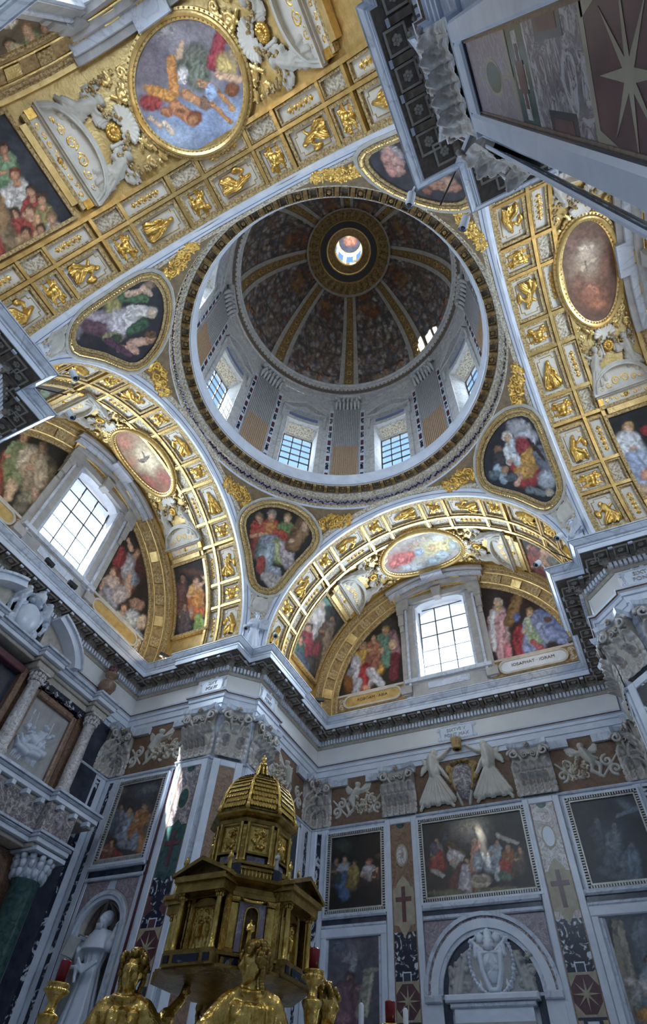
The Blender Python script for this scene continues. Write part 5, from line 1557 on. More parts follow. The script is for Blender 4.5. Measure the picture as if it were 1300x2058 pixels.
# ================================================================== pendentive frescoes with frames
r_ = Relief(2.6, 1.5, 76)
random.seed(21)
for (x, y, r, a, d) in ((-.9, .1, .3, 0, 1), (-.35, .35, .24, 90, -1), (-.3, -.15, .3, 180, 1), (.3, .15, .3, 0, -1), (.3, -.35, .22, 60, 1), (.85, .1, .24, 90, 1), (.75, -.3, .18, 0, -1), (-.95, -.4, .2, 0, -1)):
    r_.scroll(x, y, r, a, 1.5, .062, d)
    for q in range(7):
        t = random.random() * 2 * PI
        r_.ell(x + r * 1.15 * math.cos(t), y + r * 1.15 * math.sin(t), .13, .055, math.degrees(t) + 50, .075)
FOL = r_
for q, nm in enumerate(('pend_fr', 'pend_fl', 'pend_nl', 'pend_nr')):
    az = 45 + 90 * q
    t_ = thing('pendentive_fresco', PAINT_LABEL[nm], 'fresco', SP(az, 20.4))
    ob('painted_plaster', fresco(nm, .03, seed=60 + q), 'fresco', t_)
    P0 = [SP(az + a, z) for a, z in PENDL]
    P0 = [tuple(Vector(P0[i]).lerp(Vector(P0[(i + 1) % len(P0)]), f)) for i in range(len(P0)) for f in (0, .5)]
    nr = lambda p: Vector((-p.x, -p.y, ZS - p.z))
    tst = path_frame(P0, nr, [(1, 0)])
    sg = 1 if (Vector(tst.v[0]).z > P0[0][2]) else -1
    ob('inner_frame', path_frame(P0, nr, [(-sg * .03, 0), (-sg * .03, .07), (sg * .04, .09), (sg * .10, .06), (sg * .11, -.05)]), 'gold_carved', t_)
    ob('outer_frame', path_frame(P0, nr, [(sg * .10, 0), (sg * .12, .08), (sg * .2, .12), (sg * .29, .09), (sg * .31, -.05)]), 'gold_carved', t_)
    ob('white_frame', path_frame(P0, nr, [(sg * .30, 0), (sg * .31, .08), (sg * .38, .1), (sg * .44, .07), (sg * .45, -.05)]), 'stucco', t_)
    bd = MB()
    V = [Vector(p) for p in P0]
    for i in range(len(V)):
        for f in (0, .33, .66):
            p = V[i].lerp(V[(i + 1) % len(V)], f)
            t = (V[(i + 1) % len(V)] - V[i]).normalized()
            n = nr(p).normalized()
            sd = n.cross(t)
            bd.ell(p + sd * sg * .205 + n * .1, .055, 5, 3)
    ob('bead_moulding', bd, 'gold', t_, kind='stuff')
    # foliage filling the two upper corners
    for e in (-1, 1):
        fm = FOL.mb(lambda x, y, h: tuple(Vector(SP(az + e * (20.2 + x * 5.6), 21.96 + y * .46 + .09 * x, RS - h * 1.2))))
        ob('gold_foliage', fm, 'gold_relief', pends[q], smooth=True)
    ct = Relief(1.1, 1.0, 36)
    ct.ell(0, -.05, .34, .38, 0, .1)
    for e in (-1, 1):
        ct.scroll(e * .32, .28, .14, 0, 1.3, .04, e).scroll(e * .3, -.34, .12, 0, 1.2, .04, -e).cap(e * .38, .2, e * .38, -.25, .045)
    ob('cartouche', ct.mb(lambda x, y, h: SP(az + x * 6.8, 17.95 + y, RS - h - .02)), 'stucco', pends[q], smooth=True)
# ================================================================== LOWER WALLS
def RZ(d):
    return Matrix.Rotation(rad(d), 4, 'Z')
# wall frames: x along the wall, y into the wall, z up
WF = dict(far=T((0, 12, 0)), left_bay=T((0, 6.1, 0)), left_pil=T((0, 5.95, 0)), right_pil=T((0, 5.95, 0)), fl_pil=T((-5.95, 0, 0)) @ RZ(90), fl_bay=T((-6.1, 0, 0)) @ RZ(90),
          fr_pil=T((5.95, 0, 0)) @ RZ(-90), fr_bay=T((6.1, 0, 0)) @ RZ(-90), left_end=T((-11.3, 0, 0)) @ RZ(90))

def acanthus(w, h):
    """lobed leaf: rib, four pairs of leaflets, tip curling out"""
    r = Relief(w * 1.25, h * 1.04, 30)
    r.cap(0, -h * .5, 0, h * .3, w * .10, w * .08, 1.2)
    for i in range(5):
        y = -h * .42 + h * .17 * i
        for s in (-1, 1):
            r.ell(s * w * .24, y, w * .27, h * .075, s * 42, .05 + .01 * i)
    for s in (-1, 1):
        r.ell(s * w * .2, h * .36, w * .2, h * .1, s * 20, .09)
    r.ell(0, h * .40, w * .26, h * .11, 0, .13)
    return r.mb(lambda x, y, k: (x, -(.03 + .8 * max(k, 0) + 1.1 * max(0, y / h + .5 - .45) ** 2 - .5 * x * x), y + h / 2 - .25 * h * max(0, y / h - .36) * 2))
LEAF = acanthus(.34, .62).mesh('acanthus_leaf', True)
LEAF2 = acanthus(.34, 1.10).mesh('acanthus_leaf', True)
def spiral(r=.20, turns=1.6, w=.045, n=26):
    m = MB()
    pts, rr = [], []
    for i in range(n + 1):
        t = i / n
        a = turns * 2 * PI * t
        q = r * (1 - .82 * t)
        pts.append((q * math.cos(a), -.04 - .06 * t, q * math.sin(a)))
        rr.append(w * (1.25 - .6 * t))
    m.tube(pts, rr, 6)
    return m
VOL = spiral().mesh('volute', True)
def capital_parts(parent, M, w=1.2, mt='capital_stone'):
    """Corinthian capital between z=11.06 and 12.8, centred on x=0 of M"""
    s = w / 1.2
    bell = MB()
    bell.add([(-.52 * s, -.06, 11.06), (.52 * s, -.06, 11.06), (.60 * s, -.20, 12.6), (-.60 * s, -.20, 12.6), (-.52 * s, .1, 11.06), (.52 * s, .1, 11.06), (.6 * s, .1, 12.6), (-.6 * s, .1, 12.6)],
             [(0, 1, 2, 3), (1, 5, 6, 2), (4, 0, 3, 7), (3, 2, 6, 7)])
    c = ob('capital', bell, 'soffit_light', parent, M)
    k = 4 if w > .9 else 2
    for i in range(k):
        u = (-.36 + .72 * i / (k - 1)) * s
        ob('acanthus_leaf', LEAF, mt, c, M @ T((u, -.05, 11.06)) @ Matrix.Diagonal((.85, 1.0, 1.05, 1)))
    for i in range(k + 1):
        u = (-.54 + 1.08 * i / k) * s
        ob('acanthus_leaf', LEAF2, mt, c, M @ T((u, -.03, 11.08)) @ Matrix.Diagonal((.85, .9, 1, 1)))
    for e in (-1, 1):
        ob('volute', VOL, mt, c, M @ T((e * .52 * s, -.22, 12.42)) @ Matrix.Diagonal((e, 1, 1, 1)))
        ob('volute', VOL, mt, c, M @ T((e * .14 * s, -.16, 12.36)) @ Matrix.Diagonal((-e * .62, 1, .62, 1)))
        st = MB().tube([(e * .12 * s, -.1, 11.9), (e * .28 * s, -.2, 12.25), (e * .5 * s, -.3, 12.57)], [.05, .06, .07], 6)
        ob('stem', st, mt, c, M, smooth=True)
    ab = MB()
    P = []
    for i in range(13):
        t = -1 + i / 6
        dep = -.24 - .16 * t * t
        P.append([(.68 * s * t, .1, 12.60), (.66 * s * t, dep + .06, 12.60), (.68 * s * t, dep, 12.66), (.70 * s * t, dep - .03, 12.80), (.70 * s * t, .1, 12.80)])
    ab.grid(P)
    n = len(ab.v)
    ab.f += [(4, 3, 2, 1, 0), (n - 5, n - 4, n - 3, n - 2, n - 1)]
    ob('abacus', ab, 'marble', c, M)
    fl = MB()
    for i in range(5):
        fl.ell((.06 * math.cos(i * 1.257), -.32, 12.69 + .06 * math.sin(i * 1.257)), (.05, .04, .05), 6, 4)
    fl.ell((0, -.35, 12.69), .045, 6, 4)
    ob('fleuron', fl, mt, c, M, smooth=True)
    return c

def star_poly(r0, r1, n=8, a0=90):
    return [((r0 if i % 2 == 0 else r1) * math.cos(rad(a0 + 180 * i / n)), (r0 if i % 2 == 0 else r1) * math.sin(rad(a0 + 180 * i / n))) for i in range(2 * n)]
def plate(poly, y, t=.008):
    return MB().prism(poly, y - t, y + .02)
def ellp(cx, cz, rx, rz, n=20):
    return [(cx + rx * math.cos(2 * PI * i / n), cz + rz * math.sin(2 * PI * i / n)) for i in range(n)]
def rect(x0, x1, z0, z1):
    return [(x0, z0), (x1, z0), (x1, z1), (x0, z1)]
def cross(cx, cz, w, h, up, b):
    return [(cx - b, cz - h), (cx + b, cz - h), (cx + b, cz - b), (cx + w, cz - b), (cx + w, cz + b), (cx + b, cz + b), (cx + b, cz + up), (cx - b, cz + up), (cx - b, cz + b), (cx - w, cz + b), (cx - w, cz - b), (cx - b, cz - b)]

def pilaster(label, M, style, zlo=4.0, w=1.2, loc=None, capital=True):
    """inlaid pilaster: white marble frame round a panel of coloured stones"""
    p = thing('inlaid_pilaster', label, 'pilaster', group='inlaid marble pilasters', M=M @ T((0, 0, zlo)))
    h = w / 2
    e = .205
    I = h - e
    for s in (-1, 1):
        x0, x1 = sorted((s * h, s * I))
        ob('stile', MB().bev(x0, x1, -.045, .0, zlo, 10.97, .02), 'marble_light', p, M)
        x0, x1 = sorted((s * I, s * (I - .035)))
        ob('fillet', MB().box(x0, x1, -.02, .01, zlo, 10.80), 'marble_orange', p, M)
    ob('rail', MB().bev(-I, I, -.045, 0, 10.78, 10.97, .02), 'marble_light', p, M)
    I -= .035
    def inl(poly, mt, y=-.006, nm='inlay', t=.008):
        return ob(nm, plate(poly, y, t), mt, p, M)
    A1, B1, C1, CR, OV = style['mats']
    # top field with oval
    inl(rect(-I, I, 8.95, 10.78), A1)
    inl([(.16 * math.cos(rad(t)), 10.78 + .16 * math.sin(rad(t))) for t in range(180, 361, 15)], 'marble_green', -.012)
    inl(ellp(0, 9.75, .22, .36), 'marble_yellow' if style.get('rim', 1) else 'marble_dark', -.012)
    inl(ellp(0, 9.75, .175, .30), OV, -.02)
    # cross field with an ogee head and foot
    inl(rect(-I, I, 7.55, 8.95), B1)
    og = [(-I, 8.75), (-.26, 8.78), (-.2, 8.9), (-.12, 9.0), (0, 9.12), (.12, 9.0), (.2, 8.9), (.26, 8.78), (I, 8.75), (I, 7.75), (.2, 7.72), (.1, 7.55), (0, 7.42), (-.1, 7.55), (-.2, 7.72), (-I, 7.75)]
    inl(og, 'marble_yellow' if style.get('og', 1) else B1, -.012)
    inl(cross(0, 8.44, .27, .62, .36, .065), CR, -.022)
    # dark field
    inl(rect(-I, I, 6.32, 7.55), C1)
    if style.get('quatre'):
        for s in (-1, 1):
            inl([(s * I, 7.1)] + [(s * (I - .2 - .06 * math.cos(3 * t)) + s * .1 * (1 - math.sin(t)), 7.1 - .5 * t / PI) for t in np.linspace(.1, PI - .1, 9)] + [(s * I, 6.6)], 'marble_red', -.012)
    inl(rect(-.14, .14, 6.32, 6.56), 'marble_light', -.012)
    inl(rect(-.11, .11, 6.34, 6.53), 'marble_dark' if not style.get('quatre') else 'marble_red', -.018)
    # star field
    inl(rect(-I, I, 5.44, 6.32), 'marble_red')
    for s in (-1, 1):
        for t in (-1, 1):
            inl([(s * I, 5.88 + t * .42), (s * (I - .26), 5.88 + t * .42), (s * (I - .22), 5.88 + t * .42), (s * I, 5.88 + t * .16), (s * I, 5.88 + t * .2)][:4], 'marble_yellow', -.012)
    inl(rect(-I, I, 6.28, 6.34), 'marble_yellow', -.013)
    inl(rect(-I, I, 5.42, 5.47), 'marble_yellow', -.013)
    inl([(x, 5.88 + z) for x, z in star_poly(.36, .075)], 'marble_yellow', -.02)
    # fields below
    inl(rect(-I, I, zlo, 5.42), 'marble_dark')
    for s in (-1, 1):
        inl(rect(*sorted((s * I, s * (I - .12))), 5.1, 5.36), 'marble_yellow', -.012)
    inl(rect(-.14, .14, 5.05, 5.34), 'marble_light', -.012)
    if capital:
        capital_parts(p, M, w)
    return p
S_OR = dict(mats=('marble_orange', 'marble_orange', 'marble_black_white', 'marble_red', 'alabaster'))
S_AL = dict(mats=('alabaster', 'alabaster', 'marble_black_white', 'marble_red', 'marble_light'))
S_BR = dict(mats=('marble_breccia', 'marble_green', 'marble_black_white', 'marble_red', 'marble_green'), og=0, quatre=1)
S_PU = dict(mats=('marble_purple', 'marble_green', 'marble_breccia', 'marble_red', 'marble_green'), og=0)
pilaster('orange inlaid pilaster with red cross left of the nativity painting', WF['far'] @ T((-2.46, -.08, 0)), S_OR)
pilaster('alabaster inlaid pilaster with sunlight put into its pale tone right of the nativity painting', WF['far'] @ T((2.49, -.08, 0)), S_AL)  # lighter stone colour stands in for sunlight on this panel
pilaster('purple breccia pilaster with dark oval left of the tabernacle', WF['left_pil'] @ T((-7.47, 0, 0)), S_BR)
pilaster('inlaid pilaster on the pier hidden behind the tabernacle dome', WF['fl_pil'] @ T((7.5, 0, 0)), S_OR)
pilaster('shaded inlaid pilaster turned edge-on beside the right pier', WF['fr_pil'] @ T((-7.5, 0, 0)), S_AL)
pilaster('inlaid pilaster facing left at the right edge of the view', WF['right_pil'] @ T((7.5, 0, 0)), S_BR)
# the pier close to the viewer: bigger star and cross inlays
NRM = T((5.95, 0, 0)) @ RZ(-90) @ T((7.5, 0, 0))
p = thing('inlaid_pilaster', 'purple inlaid pilaster with big yellow star close to the viewer, upper right', 'pilaster', group='inlaid marble pilasters', M=NRM @ T((0, 0, 3)))
def inl(poly, mt, y=-.006, nm='inlay', t=.01):
    return ob(nm, plate(poly, y * .22, .001), mt, p, NRM)
for s in (-1, 1):
    x0, x1 = sorted((s * .64, s * .40))
    ob('stile', MB().bev(x0, x1, -.06, 0, 2.5, 10.97, .03), 'marble_light', p, NRM)
    x0, x1 = sorted((s * .42, s * .385))
    ob('fillet', MB().box(x0, x1, -.03, .01, 2.5, 10.5), 'marble_dark', p, NRM)
    x0, x1 = sorted((s * .385, s * .36))
    ob('fillet', MB().box(x0, x1, -.012, .01, 2.5, 10.5), 'marble_orange', p, NRM)
ob('rail', MB().bev(-.4, .4, -.06, 0, 10.35, 10.97, .03), 'marble_light', p, NRM)
ob('rail_dark_strip', MB().box(-.36, .36, -.03, .01, 10.28, 10.36), 'marble_dark', p, NRM)  # strip of dark marble below the rail
inl(rect(-.36, .36, 7.95, 10.3), 'marble_purple')
inl(rect(-.36, .36, 8.0, 8.1), 'marble_yellow', -.01)
inl(ellp(0, 8.95, .17, .42), 'marble_yellow', -.014)
inl(ellp(0, 8.95, .14, .36), 'marble_green', -.022)
inl(rect(-.012, .012, 9.36, 9.9), 'marble_yellow', -.012)
inl(rect(-.012, .012, 8.1, 8.54), 'marble_yellow', -.012)
inl(rect(-.36, .36, 7.3, 7.98), 'marble_green')
inl(cross(0, 7.64, .33, .20, .20, .09), 'alabaster', -.012)
inl(cross(0, 7.64, .24, .14, .14, .05), 'marble_red', -.02)
inl(rect(-.12, .12, 7.5, 7.78), 'marble_red', -.024)
inl(rect(-.36, .36, 7.24, 7.31), 'alabaster', -.012)
inl(rect(-.36, .36, 5.85, 7.26), 'marble_breccia')
for s in (-1, 1):
    inl(rect(*sorted((s * .36, s * .22)), 6.25, 6.95), 'marble_dark', -.012)
    inl(rect(*sorted((s * .36, s * .27)), 6.35, 6.85), 'marble_red', -.018)
inl(rect(-.36, .36, 5.80, 5.88), 'marble_yellow', -.014)
inl(rect(-.36, .36, 4.55, 5.82), 'marble_red')
inl([(x, 5.22 + z) for x, z in star_poly(.44, .085)][0:16], 'marble_yellow', -.02)
for s in (-1, 1):
    for t in (-1, 1):
        inl([(s * .36, 5.22 + t * .62), (s * .28, 5.22 + t * .62), (s * .36, 5.22 + t * .30)], 'marble_yellow', -.014)
inl(rect(-.36, .36, 4.50, 4.58), 'marble_yellow', -.014)
inl(rect(-.36, .36, 2.5, 4.52), 'marble_black_white')
capital_parts(p, NRM, 1.25)
# notch pilasters: narrow diagonal faces of the piers
for q, lb in ((0, 'right'), (1, 'left'), (3, 'near')):
    Mq = RZ(90 * q) @ T((6.42 - .09, 6.42 - .09, 0)) @ RZ(-45)
    t_ = thing('notch_pilaster', 'narrow diagonal pilaster in the notch of the %s pier' % dict(right='right', left='left tabernacle-side', near='near upper right')[lb], 'pilaster', group='notch pilasters', M=Mq @ T((0, 0, 4)))
    for s in (-1, 1):
        x0, x1 = sorted((s * .5, s * .26))
        ob('stile', MB().bev(x0, x1, -.04, 0, 3, 10.97, .02), 'marble_light', t_, Mq)
    ob('rail', MB().bev(-.26, .26, -.04, 0, 10.75, 10.97, .02), 'marble_light', t_, Mq)
    ob('panel', plate(rect(-.26, .26, 3, 10.75), -.01), 'marble_orange' if lb == 'left' else 'marble_black_white', t_, Mq)
    capital_parts(t_, Mq @ T((0, 0, 0)), .85)
    # dark strips on the returns
    for s, Mr in ((-1, RZ(90 * q) @ T((6.0, 6.85, 0))), ):
        ob('dark_strip', MB().box(.0, .08, -.015, .01, 3, 10.9), 'marble_dark', t_, Mr)

# ---- bay trim: strips, ledges, dark bands, all parts of their walls
W_FAR, W_PL, W_L = bpy.data.objects['wall_far'], bpy.data.objects['wall_pier_left'], bpy.data.objects['wall_left']
def wp(parent, Mx, nm, x0, x1, y0, z0, z1, mt, bev=0):
    m = MB().bev(x0, x1, -y0, .01, z0, z1, bev) if bev else MB().box(x0, x1, -y0, .01, z0, z1)
    return ob(nm, m, mt, parent, Mx)
F = WF['far']
for s in (-1, 1):
    def ss(nm, a, b, y, z0, z1, mt, bev=0):
        x0, x1 = sorted((s * a, s * b))
        return wp(W_FAR, F, nm, x0, x1, y, z0, z1, mt, bev)
    ss('corner_strip', 5.42, 5.62, .05, 4, 10.97, 'marble_light', .02)
    ss('corner_panel', 5.62, 5.86, .02, 4, 10.85, 'marble_green')
    ss('corner_strip', 5.86, 6.08, .05, 4, 10.97, 'marble_light', .02)
    ss('ledge', 3.08, 5.42, .16, 8.06, 8.22, 'marble', .05)
    ss('dark_band', 3.12, 5.42, .06, 7.90, 8.06, 'marble_dark')
    ss('ledge', 3.08, 5.42, .12, 7.80, 7.90, 'marble', .03)
    # frame of the lower opening
    ss('door_frame', 3.08, 3.30, .10, 3, 7.78, 'marble_light', .03)
    ss('door_frame', 5.22, 5.42, .10, 3, 7.78, 'marble_light', .03)
    ss('door_frame', 3.08, 5.42, .12, 7.54, 7.80, 'marble_light', .03)
    ss('door_moulding', 3.30, 3.38, .05, 3, 7.52, 'marble')
    ss('door_moulding', 5.14, 5.22, .05, 3, 7.52, 'marble')
    # spandrels of the central arch
    P = [(s * 1.84, 7.78), (s * .2, 7.78)] + [(s * 1.93 * math.sin(rad(t)), 5.98 + 1.93 * math.cos(rad(t))) for t in range(8, 73, 8)] + [(s * 1.84, 6.5)]
    ob('spandrel', MB().prism(P, -.04, .01), 'marble_purple', W_FAR, F)
wp(W_FAR, F, 'ledge', -1.86, 1.86, .16, 8.06, 8.24, 'marble', .05)
wp(W_FAR, F, 'dark_band', -1.82, 1.82, .06, 7.92, 8.06, 'marble_dark')
wp(W_FAR, F, 'ledge', -1.86, 1.86, .12, 7.80, 7.92, 'marble', .03)
# central arch with its crest
arch = thing('marble_arch', 'grey marble round arch in the middle of the far wall', 'arch', (0, 12, 4))
def arcf(r0, r1, y0, nm, mt, a0=0, a1=180, n=28):
    P = []
    for i in range(n + 1):
        t = rad(a0 + (a1 - a0) * i / n)
        P.append([(r1 * math.cos(t), .0, 5.98 + r1 * math.sin(t)), (r1 * math.cos(t), -y0, 5.98 + r1 * math.sin(t)), (r0 * math.cos(t), -y0, 5.98 + r0 * math.sin(t)), (r0 * math.cos(t), .0, 5.98 + r0 * math.sin(t))])
    return ob(nm, MB().grid(P), mt, arch, F)
arcf(1.82, 1.93, .16, 'outer_moulding', 'marble')
arcf(1.74, 1.83, .10, 'ornament_band', 'marble_breccia')
arcf(1.52, 1.75, .13, 'archivolt', 'marble_light')
arcf(1.40, 1.53, .08, 'inner_moulding', 'marble')
ob('tympanum', plate([(1.42 * math.cos(rad(t)), 5.98 + 1.42 * math.sin(rad(t))) for t in range(0, 181, 9)], -.004), 'marble_dark', arch, F)
ob('tympanum_slab', plate([(1.26 * math.cos(rad(t)), 5.95 + 1.2 * math.sin(rad(t))) for t in range(0, 181, 9)], -.02), 'marble_grey', arch, F)
for s in (-1, 1):
    x0, x1 = sorted((s * 1.42, s * 1.93))
    ob('impost', MB().bev(x0, x1, -.2, 0, 5.80, 5.98, .03), 'marble', arch, F)
    ob('pier', MB().box(x0, x1, -.1, 0, 3.5, 5.8), 'marble_light', arch, F)
    x0, x1 = sorted((s * 1.2, s * 1.42))
    ob('inner_pier', MB().box(x0, x1, -.04, 0, 3.5, 5.9), 'marble_dark', arch, F)
ob('shelf', MB().bev(-1.3, 1.3, -.34, 0, 5.78, 5.95, .04), 'marble_light', arch, F)
ob('shelf_moulding', MB().bev(-1.18, 1.18, -.26, 0, 5.66, 5.78, .03), 'marble', arch, F)
ob('entablature', MB().box(-1.08, 1.08, -.2, 0, 5.36, 5.66), 'marble_light', arch, F)
ob('entablature_line', MB().box(-1.08, 1.08, -.22, 0, 5.30, 5.36), 'marble_grey', arch, F)
ob('door_lintel', MB().box(-1.05, 1.05, -.18, 0, 3.6, 5.30), 'marble', arch, F)
cr = thing('papal_crest', 'grey carved papal coat of arms under the round arch', 'coat of arms', (0, 11.7, 6))
def onwall(Mx, uc, zc, off=.05):
    return lambda x, y, h: tuple(Mx @ Vector((uc + x, -off - h, zc + y)))
r = Relief(1.4, 1.6, 56)
r.ell(0, 0, .62, .73, 0, .1)
ob('oval_backing', r.mb(onwall(F, .1, 6.68, .05)), 'marble_grey', cr, smooth=True)
r = Relief(1.5, 1.7, 70)
for i in range(44):
    a = 2 * PI * i / 44
    r.ell(.63 * math.cos(a), .74 * math.sin(a), .05, .05, 0, .11)
for s in (-1, 1):
    r.scroll(s * .44, -.2, .13, 0, 1.3, .035, s).cap(s * .42, .1, s * .36, -.5, .05).scroll(s * .40, -.52, .1, 90, 1.2, .03, -s)
ob('oval_rim', r.mb(onwall(F, .1, 6.68, .06)), 'marble_light', cr, smooth=True)
r = Relief(.9, 1.2, 50)
for s in (-1, 1):
    r.cap(s * .3, .3, s * .26, -.1, .07).cap(s * .26, -.1, s * .12, -.5, .06).scroll(s * .28, .36, .1, 0, 1.3, .035, s).cap(s * .12, -.5, 0, -.53, .05)
r.cap(-.26, .33, .26, .33, .05)
ob('shield_rim', r.mb(onwall(F, .1, 6.56, .14)), 'marble_light', cr, smooth=True)
r = Relief(.6, .9, 36)
r.ell(0, .06, .24, .32, 0, .09).ell(0, -.14, .17, .26, 0, .085).cap(-.12, -.2, .12, -.02, .025, .025, 4).cap(-.1, .05, -.02, .2, .03, .03, 3.4)
ob('shield', r.mb(onwall(F, .1, 6.56, .12)), 'marble', cr, smooth=True)
r = Relief(.8, .7, 40)
r.cap(0, -.1, 0, .2, .15, .11, 1.1).ell(0, .28, .06, .06).cap(-.14, -.12, .14, -.12, .04, .04, 3).cap(-.13, .0, .13, .0, .03, .03, 4).cap(-.11, .1, .11, .1, .03, .03, 4)
for s in (-1, 1):
    r.ell(s * .24, .1, .11, .13, 0, .08)
ob('tiara', r.mb(onwall(F, .1, 7.14, .12)), 'marble_light', cr, smooth=True)
r = Relief(1.3, .6, 50)
for s in (-1, 1):
    r.cap(s * .16, -.1, s * .5, .16, .04).cap(s * .4, .02, s * .42, -.18, .05).cap(s * .3, -.04, s * .32, -.2, .04).ell(s * .5, .18, .08, .06, 30)
ob('keys', r.mb(onwall(F, .1, 7.0, .15)), 'marble_light', cr, smooth=True)
for s in (-1, 1):
    r = Relief(.8, 1.3, 44)
    random.seed(5 + s)
    r.cap(s * .05, -.5, -s * .2, .3, .1, .06, 1).cap(s * .2, -.55, s * .05, -.05, .08)
    for i in range(14):
        r.ell(random.uniform(-.28, .28), random.uniform(-.5, .35), random.uniform(.05, .1), random.uniform(.04, .09), random.uniform(0, 180), random.uniform(.05, .1))
    r.scroll(s * .2, -.1, .14, 0, 1.3, .035, s).scroll(-s * .1, -.35, .13, 90, 1.3, .035, -s)
    tr_ = thing('trophy_carving', 'carved marble fruit and scrolls %s of the papal crest' % ('right' if s > 0 else 'left'), 'carving', (s * .85, 11.8, 6), group='trophies beside the papal crest')
    ob('carving', r.mb(onwall(F, s * .92 + .05, 6.55, .04)), 'marble_grey', tr_, smooth=True)

# ---- framed paintings
def framed(nm, label, M0, lift):
    s = SURF[nm]
    u0, u1, z0, z1 = srange(s)
    y = s[1][1]
    t_ = thing('framed_painting', label, 'painting', ((u0 + u1) / 2, y, z0), group='framed wall paintings')
    ob('canvas', painting_mesh(nm, *PAINT[nm], step=1.8, seed=90 + len(nm)), 'oil_paint', t_)
    def fr(w0, w1, y0, y1, mt, name):
        for a in ((u0 - w1, u1 + w1, z1 + w0, z1 + w1), (u0 - w1, u1 + w1, z0 - w1, z0 - w0), (u0 - w1, u0 - w0, z0 - w0, z1 + w0), (u1 + w0, u1 + w1, z0 - w0, z1 + w0)):
            ob(name, MB().box(a[0], a[1], y - y0, y + y1, a[2], a[3]), mt, t_)
    fr(-.01, .035, .05, .08, 'silver_leaf', 'inner_slip')
    fr(.035, .13, .03, .08, 'marble_dark', 'frame_cove')
    fr(.13, .2, .07, .08, 'marble_light', 'outer_frame')
    lf = MB()
    L = [(u0 - .085, z0 - .085), (u1 + .085, z0 - .085), (u1 + .085, z1 + .085), (u0 - .085, z1 + .085)]
    for i in range(4):
        a, b = Vector(L[i]), Vector(L[(i + 1) % 4])
        n = int((b - a).length / .075)
        for j in range(n):
            c = a.lerp(b, (j + .5) / n)
            hx, hz = (.018, .04) if i % 2 == 0 else (.04, .018)
            lf.box(c.x - hx, c.x + hx, y - .075, y, c.y - hz, c.y + hz)
    ob('leaf_moulding', lf, 'silver_leaf', t_, kind='stuff')
    return t_
for nm in ('w_dark', 'w_nativity', 'w_right', 'w_left'):
    framed(nm, PAL_OF[nm], None, 0)
for nm, lb in (('w_beard', 'painting of a bearded man with a cross in the lower left doorway frame'), ('w_pilgrim', 'tall painting of a draped figure in the lower right doorway frame')):
    t_ = thing('door_painting', lb, 'painting', (SURF[nm][3], 11.95, 4.2))
    ob('canvas', painting_mesh(nm, *PAINT[nm], step=2.0, seed=110), 'oil_paint', t_)

# ---- carved friezes between the capitals (brown ground, white figures)
def putto(flip=1, seed=0):
    r = Relief(2.1, 1.55, 84)
    f = flip
    r.wing(f * -.1, .25, 150 if f > 0 else 30, .5, f * 40, 5, .17).wing(f * .1, .25, 30 if f > 0 else 150, .62, f * -40, 6, .16)
    r.man((f * -.2, -.05), (f * .0, .3), (f * .03, .52), .1, [((f * .28, .28), (f * .5, .36)), ((f * -.25, .12), (f * -.4, .02))], [((f * -.42, -.2), (f * -.3, -.55)), ((f * -.1, -.35), (f * -.4, -.6))], [], .15)
    return r
def fruit_relief(w, h, n, seed):
    r = Relief(w, h, 60)
    random.seed(seed)
    for i in range(n):
        a, q = random.random() * 2 * PI, math.sqrt(random.random())
        r.ell(w * .42 * q * math.cos(a), h * .4 * q * math.sin(a), random.uniform(.05, .09), random.uniform(.05, .09), 0, random.uniform(.07, .16))
    for i in range(4):
        r.scroll(random.uniform(-.3, .3) * w, random.uniform(-.3, .3) * h, random.uniform(.1, .16), random.random() * 360, 1.3, .03, random.choice((-1, 1)))
    return r
def ribbon(flip):
    r = Relief(.8, .8, 44)
    r.scroll(-.1 * flip, .15, .2, 90, 1.2, .05, flip).scroll(.1 * flip, -.15, .2, 270, 1.2, .05, -flip).cap(-.3 * flip, -.3, .25 * flip, .3, .04)
    return r
def frieze_bay(label, Mx, uc, w, flip, y=.02):
    t_ = thing('carved_frieze', label, 'relief', group='putto friezes between capitals', M=Mx @ T((uc, 0, 11.06)))
    ob('brown_ground', MB().box(uc - w / 2, uc + w / 2, -y, .01, 11.06, 12.78), 'brown_ground', t_, Mx)
    ob('putto', putto(flip).mb(onwall(Mx, uc, 11.95, y)), 'stucco', t_, smooth=True)
    ob('fruit_cluster', fruit_relief(w * .5, .95, 34, int(abs(uc) * 10)).mb(onwall(Mx, uc + flip * w * .16, 11.72, y)), 'stucco_ornament', t_, smooth=True)
    for e in (-1, 1):
        ob('ribbon', ribbon(e).mb(onwall(Mx, uc + e * (w / 2 - .35), 11.7, y)), 'stucco', t_, smooth=True)
    ob('corner_block', MB().box(uc - w / 2, uc - w / 2 + .7, -.14, .01, 12.5, 12.78), 'marble', t_, Mx)
    ob('corner_block', MB().box(uc + w / 2 - .7, uc + w / 2, -.14, .01, 12.5, 12.78), 'marble', t_, Mx)
frieze_bay('carved putto with fruit garland between capitals left of the angel crest', F, -4.2, 2.2, 1)
frieze_bay('carved winged putto between capitals at the right end of the far wall', F, 4.25, 2.2, -1)
frieze_bay('carved putto with fruit horn above the left pier painting', WF['left_bay'], -9.4, 2.5, 1)
frieze_bay('carved putto frieze on the pier side behind the tabernacle tip', WF['fl_bay'], 9.6, 2.9, -1)
frieze_bay('carved putto frieze seen edge-on beside the right pier', WF['fr_bay'], -9.6, 2.9, 1)
